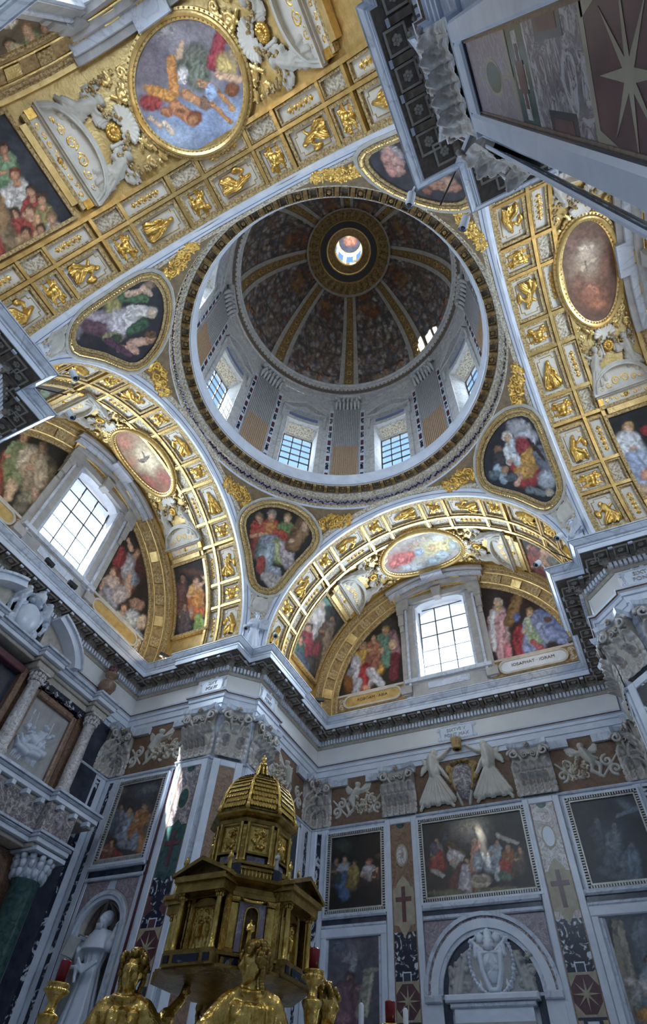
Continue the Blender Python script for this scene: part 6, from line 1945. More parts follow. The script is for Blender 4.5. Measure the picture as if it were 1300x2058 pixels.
# corner capitals
cc = 0
for Mx, uc, w, lb in ((F, -5.72, .72, 'left corner of the far wall'), (F, 5.72, .72, 'right corner of the far wall'), (WF['fl_bay'], 11.55, .8, 'end of the pier side behind the tabernacle tip'), (WF['left_bay'], -10.98, .62, 'corner beside the left tomb'), (WF['left_end'], 5.68, .7, 'end wall corner above the tomb column'), (WF['fr_bay'], -11.5, .8, 'edge-on corner beside the far right painting')):
    t_ = thing('corner_pilaster', 'narrow corner pilaster with carved capital, ' + lb, 'pilaster', group='corner pilasters', M=Mx @ T((uc, 0, 4)))
    ob('shaft', MB().bev(uc - w / 2, uc + w / 2, -.035, .0, 4, 10.97, .02), 'marble_light', t_, Mx)
    ob('dark_strip', MB().box(uc - w * .12, uc + w * .12, -.045, 0, 4, 10.85), 'marble_black_white', t_, Mx)
    capital_parts(t_, Mx @ T((uc, 0, 0)), w)
# two angels holding the crest over the nativity
gb = thing('crest_frieze', 'brown ground panel behind the crest-bearing angels', 'panel', (0, 12, 11))
ob('ground', MB().box(-1.84, 1.84, -.02, .01, 11.06, 12.78), 'brown_ground', gb, F)
for s in (-1, 1):
    r = Relief(1.7, 2.5, 96)
    # one leg forward, gown spreading, arm up to the crown
    for i in range(7):
        x1 = -.62 + .2 * i
        r.cap(-.05, .2, x1 * 1.05, -.86 - .05 * (i % 2), .13, .125, .9, fold=9)
    r.wing(-.25, .55, 215, .5, -30, 5, .17).wing(-.2, .6, 165, .36, 40, 4, .2)
    r.man((-.02, .2), (-.08, .66), (.02, .92), .14, [((.32, .74), (.74, 1.02)), ((.22, .3), (.5, -.1))], [], [(-.04, .15, -.1, .6, .24, .24)], .24, 5)
    r.cap(.42, -.86, .6, -1.08, .06, .05).cap(-.62, -.9, -.74, -1.08, .06, .05)
    mm = Relief.mb(r, lambda x, y, h: tuple(F @ Vector((s * (-.98 + x * .9), -.1 - h * 1.1, 12.2 + y * .98))))
    t_ = thing('crest_angel', 'white striding stone angel %s the brown crest' % ('left of' if s > 0 else 'right of'), 'angel', (-s * .98, 11.7, 11.1), group='angels holding the crest')
    ob('angel_body', mm, 'stucco_white', t_, smooth=True)
sh = thing('brown_crest', 'brown and gold shield with crown held between two white angels', 'coat of arms', (0, 11.7, 11.1))
r = Relief(1.3, 2.0, 64)
r.ell(0, -.05, .46, .66, 0, .2).ell(0, -.35, .3, .5, 0, .18)
ob('shield', r.mb(onwall(F, 0, 12.1, .03)), 'marble_breccia', sh, smooth=True)
r = Relief(1.3, 1.4, 64)
for s in (-1, 1):
    r.scroll(s * .44, .3, .15, 0, 1.4, .05, s).scroll(s * .42, -.1, .12, 90, 1.3, .045, -s).cap(s * .44, .2, s * .3, -.5, .06).ell(s * .25, .45, .1, .07, 30, .2)
for i in range(9):
    r.ell(-.32 + .08 * i, .42 + .05 * (i % 2), .06, .05, 0, .22)
ob('gold_scrolls', r.mb(onwall(F, 0, 12.15, .1)), 'gold_brown', sh, smooth=True)
cw = MB().lathe([(.10, 13.0), (.17, 13.02), (.19, 13.2), (.20, 13.42), (.15, 13.44), (.0, 13.46)], 14, cy=11.68)
ob('crown', cw, 'gold_brown', sh)
cp = MB()
for i in range(10):
    a = 2 * PI * i / 10
    cp.ell((.19 * math.cos(a), 11.68 + .19 * math.sin(a), 13.44), (.04, .04, .07), 6, 4)
ob('crown_points', cp, 'stucco', sh, smooth=True, kind='stuff')
r = Relief(.8, .9, 40)
for s in (-1, 1):
    r.cap(s * .12, .35, s * .24, .0, .06).cap(s * .24, .0, s * .14, -.38, .06, .04)
ob('ribbon', r.mb(onwall(F, 0, 11.5, .06)), 'stucco', sh, smooth=True)
# inscription cartouches on the frieze
def frieze_text(label, Mx, uc, lines, w=.95):
    t_ = thing('frieze_inscription', label, 'inscription', group='stucco inscriptions on the frieze', M=Mx @ T((uc, 0, 13.9)))
    ob('plaque', MB().box(uc - w * .42, uc + w * .42, -.035, .0, 13.64, 14.12), 'marble_light', t_, Mx)
    r = Relief(w * 1.1, .72, 60)
    for s in (-1, 1):
        r.scroll(s * w * .46, .2, .08, 0, 1.3, .022, s).scroll(s * w * .46, -.2, .08, 0, 1.3, .022, -s).cap(s * w * .44, -.1, s * w * .44, .1, .025).scroll(s * .12, .3, .07, 0, 1.2, .02, s).scroll(s * .14, -.3, .06, 0, 1.2, .02, -s)
    r.cap(-w * .4, .26, w * .4, .26, .02).cap(-w * .4, -.26, w * .4, -.26, .02)
    ob('scroll_border', r.mb(onwall(Mx, uc, 13.88, .025)), 'marble', t_, smooth=True)
    for i, tx in enumerate(lines):
        tm = text_mesh(tx, .19, .012)
        tm.map(lambda x, y, z: tuple(Vector((uc + x, -.045 - z, 13.98 - .21 * i + y))))
        ob('lettering', tm, 'marble_grey', t_, Mx)
frieze_text('white stucco inscription on the frieze above the angel crest', F @ T((0, -.02, 0)), 0, ('SIXTVS V', 'PONT MAX'), 1.5)
frieze_text('white stucco inscription on the right pier frieze', WF['right_pil'] @ T((0, -.02, 0)), 7.45, ('SIXT', 'PONT'), 1.05)
frieze_text('white stucco inscription on the left pier frieze facing the tomb', WF['left_pil'] @ T((0, -.02, 0)), -7.45, ('SIXT', 'PONT'), 1.05)
frieze_text('white stucco inscription on the pier frieze facing the far arm', WF['fl_pil'] @ T((0, -.02, 0)), 7.45, ('SIXT', 'PONT'), 1.05)

# ---- left pier face: niche wall with painting above
LB = WF['left_bay']
ncx, nhw, nzs = -9.48, .76, 6.45
m = MB()
m.box(-11.4, ncx - nhw, 0, .5, 0, 14.4)
m.box(ncx + nhw, -8.1, 0, .5, 0, 14.4)
m.box(ncx - nhw, ncx + nhw, 0, .5, 0, 3.6)
ar = [(ncx + nhw * math.cos(rad(t)), nzs + nhw * math.sin(rad(t))) for t in range(180, -1, -10)]
m.prism(ar + [(ncx + nhw, 14.4), (ncx - nhw, 14.4)], 0, .5)
wn_ = ob('wall_niche', m, 'marble', None, LB, kind='structure', label='left pier wall with the statue niche')
nb = MB()
nb.grid([[(ncx + nhw * math.cos(rad(t)), .05 + nhw * .85 * math.sin(rad(t)), z) for z in (3.6, nzs)] for t in range(0, 181, 15)])
ob('niche_back', nb, 'marble_grey', wn_, LB)
for i in range(10):
    P = []
    for j in range(9):
        ph = rad(90 * j / 8)
        row = []
        for k_ in range(4):
            t = rad(180 * (i + k_ / 3) / 10)
            bulge = 1 - .07 * math.sin(PI * k_ / 3)
            # shell ribs fan from the foot of the half dome
            row.append((ncx + nhw * bulge * math.cos(t) * math.cos(ph), .05 + nhw * .85 * bulge * math.sin(t) * math.cos(ph) + 0, nzs + nhw * bulge * math.sin(ph)))
        P.append(row)
    ob('shell_rib', MB().grid(P), 'soffit_light' if i % 2 else 'soffit', wn_, LB, smooth=True)
ob('niche_moulding', MB().grid([[(ncx + r_ * math.cos(rad(t)), .05 + r_ * .85 * math.sin(rad(t)), z) for r_, z in ((nhw, 6.02), (nhw - .06, 6.05), (nhw - .06, 6.14), (nhw - .02, 6.16), (nhw - .02, 6.3), (nhw - .07, 6.32), (nhw - .07, 6.4), (nhw, 6.42))] for t in range(0, 181, 15)]), 'marble', wn_, LB)
for r0, r1, y0, mt in ((nhw, nhw + .1, .07, 'marble_light'), (nhw + .1, nhw + .2, .12, 'marble'), (nhw + .2, nhw + .24, .08, 'marble_grey')):
    P = []
    for t in range(0, 181, 9):
        c, s = math.cos(rad(t)), math.sin(rad(t))
        P.append([(ncx + r1 * c, .0, nzs + r1 * s), (ncx + r1 * c, -y0, nzs + r1 * s), (ncx + r0 * c, -y0, nzs + r0 * s), (ncx + r0 * c, 0, nzs + r0 * s)])
    ob('niche_arch', MB().grid(P), mt, wn_, LB)
    for s in (-1, 1):
        x0, x1 = sorted((ncx + s * r0, ncx + s * r1))
        ob('niche_jamb', MB().box(x0, x1, -y0, .0, 3, nzs), mt, wn_, LB)
for nm, x0, x1, y0, z0, z1, mt, bv in (('ledge', -10.6, -8.36, .16, 8.0, 8.12, 'marble', .04), ('dark_band', -10.56, -8.4, .05, 7.82, 8.0, 'marble_dark', 0), ('ledge', -10.6, -8.36, .1, 7.72, 7.82, 'marble', .02),
        ('red_strip', -8.36, -8.22, .02, 3, 10.9, 'marble_red', 0), ('white_strip', -8.48, -8.36, .05, 3, 10.95, 'marble_light', .01), ('red_strip', -10.78, -10.62, .02, 3, 10.9, 'marble_red', 0), ('white_strip', -10.62, -10.5, .05, 3, 10.95, 'marble_light', .01), ('white_strip', -8.22, -8.14, .04, 3, 10.95, 'marble_light', .01)):
    wp(wn_, LB, nm, x0, x1, y0, z0, z1, mt, bv)
for s in (-1, 1):
    P = [(ncx + s * 1.05, 7.7), (ncx + s * .15, 7.7)] + [(ncx + s * 1.0 * math.sin(rad(t)), nzs + 1.0 * math.cos(rad(t)) + .02) for t in range(10, 76, 8)] + [(ncx + s * 1.05, 6.7)]
    ob('spandrel', MB().prism(P, -.03, .01), 'marble_purple', wn_, LB)
# side of the pier facing the far arm: painting frame and strips seen past the tabernacle
FB = WF['fl_bay']
for nm, x0, x1, y0, z0, z1, mt, bv in (('white_strip', 8.2, 8.36, .05, 3, 10.95, 'marble_light', .01), ('red_strip', 8.36, 8.55, .02, 3, 10.9, 'marble_red', 0), ('panel', 8.75, 10.9, .03, 8.3, 10.7, 'marble_dark', 0), ('frame', 8.55, 8.75, .07, 8.2, 10.85, 'marble_light', .02), ('frame', 10.9, 11.1, .07, 8.2, 10.85, 'marble_light', .02), ('frame', 8.55, 11.1, .07, 10.7, 10.85, 'marble_light', .02)):
    wp(W_PL, FB, nm, x0, x1, y0, z0, z1, mt, bv)
# ================================================================== figures in the round
def bake(mb, voxel, it=2):
    me = mb.mesh('tmp')
    o = bpy.data.objects.new('tmp', me)
    col.objects.link(o)
    r = o.modifiers.new('r', 'REMESH')
    r.mode = 'VOXEL'
    r.voxel_size = voxel
    r.use_smooth_shade = True
    if it:
        s = o.modifiers.new('s', 'SMOOTH')
        s.iterations = it
        s.factor = .45
    dg = bpy.context.evaluated_depsgraph_get()
    out = bpy.data.meshes.new_from_object(o.evaluated_get(dg))
    bpy.data.objects.remove(o)
    bpy.data.meshes.remove(me)
    return out

def limb(m, pts, rr, n=10):
    m.tube(pts, rr, n)
    for p, r in zip(pts, rr):
        m.ell(p, r * .99, 8, 6)

def hand(m, w, d, side, s):
    """palm and five fingers beyond the wrist w, pointing along d, thumb towards side"""
    w, d = Vector(w), Vector(d).normalized()
    b = (Vector(side) - d * Vector(side).dot(d)).normalized()
    n = d.cross(b)
    c = w + d * .05 * s
    m.tube([w, w + d * .03 * s, w + d * .09 * s], [.026 * s, .036 * s, .038 * s], 8)
    for i, L in enumerate((.062, .078, .074, .056)):
        k = (i - 1.5) * .019 * s
        p0 = w + d * .085 * s - b * k
        p1 = p0 + d * L * .55 * s - b * k * .15 + n * .006 * s
        p2 = p1 + d * L * .42 * s + n * .024 * s
        m.tube([p0, p1, p2], [.0105 * s, .0098 * s, .007 * s], 6)
    t0 = w + d * .03 * s + b * .026 * s
    m.tube([t0, t0 + d * .028 * s + b * .028 * s, t0 + d * .06 * s + b * .034 * s + n * .012 * s], [.014 * s, .012 * s, .008 * s], 6)

def draped(h, arms, turn=0, tilt=0, skirt_r=.15, folds=13, phase=0, hood=False, cape=False, lean=0):
    m = MB()
    rows = []
    top = .60 * h
    for i in range(15):
        t = i / 14
        r = (skirt_r + (.085 - skirt_r) * t ** .8) * h
        row = []
        for j in range(72):
            a = 2 * PI * j / 72
            k = 1 + (.16 * (1 - t) + .06) * math.sin(folds * a + phase + 1.3 * math.sin(3 * a + t * 2)) * (.6 + .4 * math.sin(2 * a + 1))
            row.append((r * k * math.cos(a), r * k * .78 * math.sin(a), top * t))
        rows.append(row)
    n0 = len(m.v)
    m.grid(rows, cv=True)
    m.f.append(tuple(n0 + j for j in reversed(range(72))))
    m.f.append(tuple(n0 + 14 * 72 + j for j in range(72)))
    # torso with pleats
    rows = []
    for i in range(11):
        t = i / 10
        rx = h * (.088 + .035 * math.sin(t * PI * .75)) * (1 if t < .8 else 1 - .55 * (t - .8) / .2)
        row = []
        for j in range(60):
            a = 2 * PI * j / 60
            k = 1 + .10 * math.sin(13 * a + 2 * t + phase + math.sin(2 * a))
            row.append((rx * k * math.cos(a), rx * .68 * k * math.sin(a), h * (.56 + .27 * t)))
        rows.append(row)
    n0 = len(m.v)
    m.grid(rows, cv=True)
    m.f.append(tuple(n0 + j for j in reversed(range(60))))
    m.f.append(tuple(n0 + 10 * 60 + j for j in range(60)))
    if not cape:
        for i in range(17):              # pleats over the chest and back
            a = 2 * PI * i / 17 + .15 * math.sin(5 * i + phase)
            q = [(.066, .815), (.112, .74), (.118, .68), (.098, .60), (.11, .57)]
            m.tube([(h * r * math.cos(a), h * r * .70 * math.sin(a), h * z) for r, z in q], [.008 * h, .014 * h, .017 * h, .014 * h, .010 * h], 6)
        for i in range(15):
            a = 2 * PI * (i + .4 * math.sin(3 * i)) / 15
            m.tube([(h * (.085 + (skirt_r * 1.04 - .085) * t) * math.cos(a + .1 * t), h * .78 * (.085 + (skirt_r * 1.04 - .085) * t) * math.sin(a + .1 * t), h * (.58 - .56 * t)) for t in (0, .3, .65, 1)], [.008 * h, .013 * h, .016 * h, .012 * h], 6)
    limb(m, [(-.095 * h, 0, .795 * h), (0, 0, .815 * h), (.095 * h, 0, .795 * h)], [.048 * h, .05 * h, .048 * h])
    if cape:
        rows = [[((.10 + .085 * t) * h * math.cos(a) * (1 + .03 * math.sin(9 * a)), (.075 + .065 * t) * h * math.sin(a), h * (.845 - .17 * t)) for a in np.linspace(0, 2 * PI, 48, endpoint=False)] for t in (0, .3, .6, .85, 1)]
        n0 = len(m.v)
        m.grid(rows, cv=True, flip=True)
        m.f.append(tuple(n0 + j for j in range(48)))
        m.f.append(tuple(n0 + 4 * 48 + j for j in reversed(range(48))))
    else:
        # rolled collar
        m.tube([(.062 * h * math.cos(a), -.012 * h + .055 * h * math.sin(a), h * (.838 - .018 * math.sin(-a))) for a in np.linspace(0, 2 * PI, 15)], .017 * h, 8)
    for (el, wr, hd, th) in arms:
        sx = .1 * h if el[0] > 0 else -.1 * h
        E_, W_ = [Vector(q) * h for q in (el, wr)]
        limb(m, [(sx, 0, .79 * h), tuple(E_), tuple(E_.lerp(W_, .45))], [.05 * h, .05 * h, .042 * h])
        for q in range(5):       # sleeve folds
            c = Vector((sx, 0, .79 * h)).lerp(E_, .25 + .18 * q)
            m.ell(c, .053 * h, 10, 6)
        limb(m, [tuple(E_), tuple(W_)], [.034 * h, .023 * h])
        hand(m, W_, hd, th, h * .52)
    limb(m, [(0, -.0 * h, .82 * h), (0, -.008 * h, .875 * h)], [.036 * h, .033 * h])
    # head
    hm = MB()
    hm.ell((0, 0, .008), (.053, .064, .066), 16, 12)
    hm.ell((0, -.018, -.034), (.040, .042, .042), 14, 10)
    hm.ell((0, -.045, -.062), (.018, .016, .015), 10, 8)
    hm.tube([(0, -.060, .016), (0, -.074, -.012), (0, -.066, -.022)], [.008, .012, .010], 8)
    for s in (-1, 1):
        hm.ell((s * .021, -.054, .021), (.018, .012, .006), 8, 6)
        hm.ell((s * .022, -.053, .006), (.012, .010, .008), 8, 6)
        hm.ell((s * .026, -.044, -.022), (.016, .016, .014), 8, 6)
        hm.ell((s * .053, .004, .0), (.009, .016, .021), 8, 6)
    hm.ell((0, -.058, -.036), (.017, .010, .005), 8, 6)
    hm.ell((0, -.056, -.045), (.013, .010, .006), 8, 6)
    if hood:
        hm.ell((0, .02, .02), (.062, .06, .07), 12, 8)
    M = T((0, -.012 * h, .935 * h)) @ Matrix.Rotation(rad(turn), 4, 'Z') @ Matrix.Rotation(rad(tilt), 4, 'X') @ Matrix.Scale(h, 4)
    m.join(hm, M)
    return m, M

def curls(seed=1, long=False, k=70):
    random.seed(seed)
    m = MB()
    for i in range(k):
        e = random.uniform(-.35, 1.4)
        a = random.uniform(-.5 * PI, 1.5 * PI) if e > .75 else random.uniform(-.02 * PI, 1.02 * PI)
        r = (.06, .07, .072)
        p = (r[0] * math.cos(a) * math.cos(e), r[1] * math.sin(a) * math.cos(e), .012 + r[2] * math.sin(e))
        m.ell(p, random.uniform(.013, .021), 7, 5)
    for i in range(10):
        a = PI * (-.1 + 1.2 * i / 9)
        m.ell((.058 * math.cos(a), -.045 + .02 * math.sin(a), .05 + .012 * math.sin(a * 3)), .017, 7, 5)
    if long:
        for s in (-1, 1):
            for i in range(9):
                m.ell((s * (.052 + .004 * math.sin(i)), .02, -.01 - .012 * i), .015, 7, 5)
    m.ell((0, .012, .02), (.058, .062, .066), 12, 8)
    return m

def wing3d(s, L):
    """long feathers hanging from a shoulder"""
    m = MB()
    for r in range(3):
        for i in range(9):
            t = i / 8
            x = s * (.03 + .22 * t)
            z0 = L * (.18 - .05 * t) - .1 * r * L
            ln = L * (.75 - .42 * abs(t - .55) - .16 * (2 - r))
            m.ell((x * L, .05 * L + .012 * L * (2 - r) + .03 * t, z0 - ln / 2), (.034 * L, .012 * L, ln / 2), 7, 6)
    m.tube([(0, .04 * L, .1 * L), (s * .12 * L, .07 * L, .15 * L), (s * .24 * L, .08 * L, .1 * L)], [.04 * L, .045 * L, .02 * L], 8)
    return m

# ---- friar in the niche
st = thing('friar_statue', 'white marble friar statue holding a book in the left niche', 'statue', (-9.5, 6.28, 4.1))
fm, HM = draped(2.85, [((-.17, -.02, .62), (-.15, -.1, .66), (-.2, -.5, .6), (0, 0, 1)), ((.17, -.06, .70), (.19, -.07, .84), (.3, -.1, .9), (0, -1, 0))], turn=-12, skirt_r=.17, folds=11, cape=True, hood=True)
Mst = T((-9.46, 6.28, 4.08)) @ RZ(8)
ob('body', bake(fm, .024), 'marble_light', st, Mst)
bdm = MB()
for i in range(16):
    a = rad(-160 + 140 * i / 15)
    bdm.tube([(.04 * math.cos(a), -.05 + .03 * math.sin(a), -.045), (.028 * math.cos(a), -.06, -.10)], [.012, .006], 5)
ob('beard', bdm, 'marble', st, Mst @ HM, smooth=True)
bk_ = MB().bev(-.17, .17, -.06, .06, -.24, .24, .02)
ob('book', bk_, 'marble_grey', st, Mst @ T((-.56, -.44, 1.95)) @ Matrix.Rotation(.25, 4, 'Y') @ RZ(25))
sw = MB()
for i in range(7):
    sw.tube([(.42 - .13 * i, -.43, 1.62 - .02 * i), (.1 - .04 * i, -.5, 1.36 + .02 * i), (-.2 + .02 * i, -.47, 1.7 - .09 * i)], [.05, .055, .04], 7)
ob('mantle_folds', bake(sw, .02), 'marble_light', st, Mst)

# ---- seated sibyls under the pendentives
sm_, SH = draped(1.9, [((-.15, -.08, .62), (-.08, -.16, .60), (1, -.3, 0), (0, 0, 1)), ((.15, -.06, .62), (.16, -.14, .72), (0, -.2, 1), (1, 0, 0))], turn=15, tilt=8, skirt_r=.19, folds=9)
SIB = bake(sm_, .036)
for q, lb in ((0, 'below the prophet pendentive on the right pier cornice'), (1, 'on the cornice notch above the tabernacle'), (2, 'on the cornice of the near left pier')):
    Mx = RZ(90 * q) @ T((6.42, 6.42, 15.55)) @ RZ(-45)
    t_ = thing('stone_sibyl', 'small white stone figure with a tablet ' + lb, 'statue', group='stone figures under the pendentives', M=Mx)
    ob('body', SIB, 'marble_light', t_, Mx)
    ob('hair', curls(q, True, 40), 'marble_light', t_, Mx @ SH, smooth=True)
    ob('tablet', MB().box(.12, .5, -.3, -.25, 1.0, 1.5), 'marble', t_, Mx)
    ob('pedestal', MB().bev(-.38, .38, -.34, .34, -.4, .04, .03), 'marble', t_, Mx)

# ================================================================== TABERNACLE
AX = Vector((.05, -1.05, 0))
TB = T(AX) @ RZ(-56)              # local +x faces the viewer
tab = thing('gilded_tabernacle', 'gilded domed tabernacle shaped like a small temple above the altar', 'tabernacle', (AX.x, AX.y, 3.2))
def octa(prof, n=8, rot=10):
    """octagonal solid from (apothem, z) pairs; rot turns a flat to face local +x"""
    m = MB()
    k = 1 / math.cos(PI / n)
    m.lathe([(r * k, z) for r, z in prof], n, rot - 180 / n, rot - 180 / n + 360)
    return m
NR_, PR_ = 10, -35                # niche faces at 10+90k, porticoes at -35+90k
def tp(nm, m, mt, M=None, smooth=False, kind=None, par=None):
    return ob(nm, m, mt, par or tab, TB @ M if M is not None else TB, smooth, kind)
tp('tray', octa([(.0, 3.26), (.74, 3.265), (.86, 3.29), (.86, 3.315), (.80, 3.325), (.80, 3.335)]), 'bronze_gilt')
tp('plinth', octa([(.77, 3.32), (.77, 3.40), (.81, 3.41), (.81, 3.44), (.70, 3.45)]), 'bronze_gilt')
tp('body_wall', octa([(.68, 3.42), (.68, 4.02), (.5, 4.03)]), 'bronze_dark')
tp('architrave', octa([(.70, 3.99), (.74, 3.99), (.74, 4.04), (.72, 4.05), (.72, 4.10), (.78, 4.12), (.84, 4.15), (.85, 4.18), (.5, 4.2)]), 'bronze_gilt')
def face(a, r):
    return Matrix.Rotation(rad(a), 4, 'Z') @ T((r, 0, 0)) @ RZ(90)     # x along the face, y inwards (-y outwards), z up
fig_m, FH = draped(.30, [((-.13, -.03, .62), (-.06, -.1, .62), (1, -.2, .3), (0, 0, 1)), ((.14, -.03, .64), (.14, -.08, .78), (0, -.1, 1), (1, 0, 0))], skirt_r=.13, folds=7)
FIG = bake(fig_m, .011, 1)
def niche_face(a):
    N = face(a, .68)
    nf = tp('niche_bay', MB().box(-.26, .26, -.03, 0, 3.44, 4.0), 'bronze_dark', N)
    for s in (-1, 1):
        x0, x1 = sorted((s * .17, s * .27))
        tp('gilt_pilaster', MB().bev(x0, x1, -.075, 0, 3.48, 3.93, .012), 'bronze_bright', N, par=nf)
        cp_ = MB()
        cp_.bev(x0 - .01, x1 + .01, -.095, 0, 3.93, 3.99, .015)
        for q in range(4):
            cp_.ell((x0 + .012 + .026 * q, -.09, 3.96), (.013, .014, .022), 6, 4)
        tp('pilaster_capital', cp_, 'bronze_bright', N, par=nf)
        tp('pilaster_base', MB().bev(x0 - .01, x1 + .01, -.095, 0, 3.44, 3.48, .01), 'bronze_gilt', N, par=nf)
    P = [(-.16, 3.47), (-.075, 3.47)] + [(-.075 * math.cos(rad(t)), 3.83 + .075 * math.sin(rad(t))) for t in range(0, 181, 15)] + [(.075, 3.47), (.16, 3.47), (.16, 3.95), (-.16, 3.95)]
    tp('marble_panel', MB().prism(P[::-1], -.05, -.03), 'marble_purple', N, par=nf)
    rim = MB().tube([(-.08, -.055, 3.48)] + [(-.08 * math.cos(rad(t)), -.055, 3.83 + .08 * math.sin(rad(t))) for t in range(0, 181, 15)] + [(.08, -.055, 3.48)], .012, 6)
    tp('niche_rim', rim, 'bronze_bright', N, smooth=True, par=nf)
    sb = tp('statuette', FIG, 'bronze_bright', N @ T((0, -.06, 3.49)), par=nf)
    sw_ = MB().tube([(-.15, -.07, 3.975), (-.08, -.08, 3.955), (0, -.085, 3.948), (.08, -.08, 3.955), (.15, -.07, 3.975)], [.012, .018, .02, .018, .012], 6)
    tp('swag', sw_, 'bronze_bright', N, smooth=True, par=nf)
    for x0, x1, mt in ((-.25, -.19, 'marble_black_white'), (-.16, -.09, 'marble_black_white'), (-.07, .1, 'marble_red'), (.13, .19, 'marble_black_white'), (.21, .26, 'marble_black_white')):
        tp('plinth_inlay', MB().box(x0, x1, -.10, -.08, 3.335, 3.398), mt, N, par=nf)
def portico(a):
    N = face(a, .68)
    pf = tp('portico', MB().box(-.33, .33, -.22, 0, 3.42, 3.45), 'bronze_gilt', N)
    tp('portico_plinth', MB().box(-.34, .34, -.23, 0, 3.305, 3.42), 'bronze_gilt', N, par=pf)
    for x0, x1 in ((-.31, -.24), (-.18, .16), (.22, .3)):
        tp('plinth_inlay', MB().box(x0, x1, -.24, -.22, 3.33, 3.40), 'marble_black_white', N, par=pf)
    for s in (-1, 1):
        cm = MB().lathe([(.045, 3.45), (.045, 3.47), (.034, 3.49), (.034, 3.66), (.029, 3.93), (.034, 3.94)], 12, cx=s * .26, cy=-.17)
        tp('column', cm, 'bronze_bright', N, smooth=True, par=pf)
        cc_ = MB()
        cc_.box(s * .26 - .045, s * .26 + .045, -.215, -.125, 3.985, 4.0)
        for q in range(8):
            b = q * PI / 4
            cc_.ell((s * .26 + .036 * math.cos(b), -.17 + .036 * math.sin(b), 3.962), (.014, .014, .024), 6, 4)
        tp('column_capital', cc_, 'bronze_bright', N, par=pf)
        x0, x1 = sorted((s * .30, s * .345))
        tp('side_pilaster', MB().box(x0, x1, -.10, 0, 3.45, 3.99), 'bronze_bright', N, par=pf)
        x0, x1 = sorted((s * .16, s * .215))
        tp('inner_pilaster', MB().box(x0, x1, -.06, 0, 3.45, 3.99), 'bronze_bright', N, par=pf)
    r = Relief(.32, .46, 34)
    random.seed(int(a) + 50)
    r.man((-.05, -.06), (-.05, .03), (-.05, .07), .02, [((-.09, -.01), (-.07, -.05))], [((-.06, -.13), (-.06, -.19)), ((-.04, -.13), (-.035, -.19))], [], .04)
    r.man((.05, -.06), (.05, .03), (.05, .07), .02, [((.09, -.01), (.07, -.05))], [((.06, -.13), (.06, -.19)), ((.04, -.13), (.035, -.19))], [], .04)
    for i in range(22):
        r.ell(random.uniform(-.13, .13), random.uniform(.06, .2), .018, .016, 0, .02)
    tp('door_panel', MB().box(-.155, .155, -.03, 0, 3.46, 3.90), 'bronze_bright', N, par=pf)
    tp('door_relief', r.mb(lambda x, y, h: (x, -.03 - h, 3.68 + y * .95)), 'bronze_bright', N, smooth=True, par=pf)
    tp('door_pediment', MB().prism([(-.16, 3.90), (.16, 3.90)] + [(.16 * math.cos(rad(t)), 3.91 + .07 * math.sin(rad(t))) for t in range(0, 181, 20)], -.07, -.02), 'bronze_gilt', N, par=pf)
    tp('entablature', MB().box(-.34, .34, -.24, 0, 4.0, 4.10).box(-.37, .37, -.28, 0, 4.10, 4.16), 'bronze_gilt', N, par=pf)
    tp('pediment', MB().prism([(-.37, 4.16), (.37, 4.16), (.0, 4.32)], -.20, .1), 'bronze_dark', N, par=pf)
    for s in (-1, 1):
        tp('raking_cornice', MB().prism([(s * .40, 4.15), (s * .40, 4.19), (0, 4.36), (0, 4.31)], -.30, .1), 'bronze_gilt', N, par=pf)
        tp('statuette', FIG, 'bronze_bright', N @ T((s * .33, -.18, 4.20)) @ Matrix.Scale(.75, 4), par=pf)
        tp('acroterion', MB().bev(s * .33 - .05, s * .33 + .05, -.23, -.13, 4.14, 4.21, .01), 'bronze_gilt', N, par=pf)
for k in range(4):
    niche_face(NR_ + 90 * k)
    portico(PR_ + 90 * k)
# balustrade
tp('roof_deck', octa([(.84, 4.17), (.66, 4.22), (.66, 4.24), (.4, 4.25)]), 'bronze_gilt')
bal = MB().lathe([(.008, 4.235), (.013, 4.25), (.016, 4.275), (.008, 4.30), (.01, 4.315), (.014, 4.32)], 6).mesh('baluster', True)
for k in range(8):
    a = NR_ + 45 * k
    N = face(a, .64)
    bs = tp('balustrade', MB().box(-.25, .25, -.02, .02, 4.318, 4.34), 'bronze_gilt', N)
    for i in range(9):
        tp('baluster', bal, 'bronze_bright', N @ T((-.19 + .0475 * i, 0, 0)), par=bs)
    for s in (-1, 1):
        tp('pedestal', MB().bev(s * .245 - .035, s * .245 + .035, -.04, .04, 4.22, 4.36, .008), 'marble_dark', N, par=bs)
    if k % 2 == 0:
        tp('statuette', FIG, 'silver_leaf' if k == 0 else 'bronze_bright', N @ T((.245 - .49 * (k % 4 == 2), -.0, 4.36)) @ Matrix.Scale(.7, 4), par=bs)
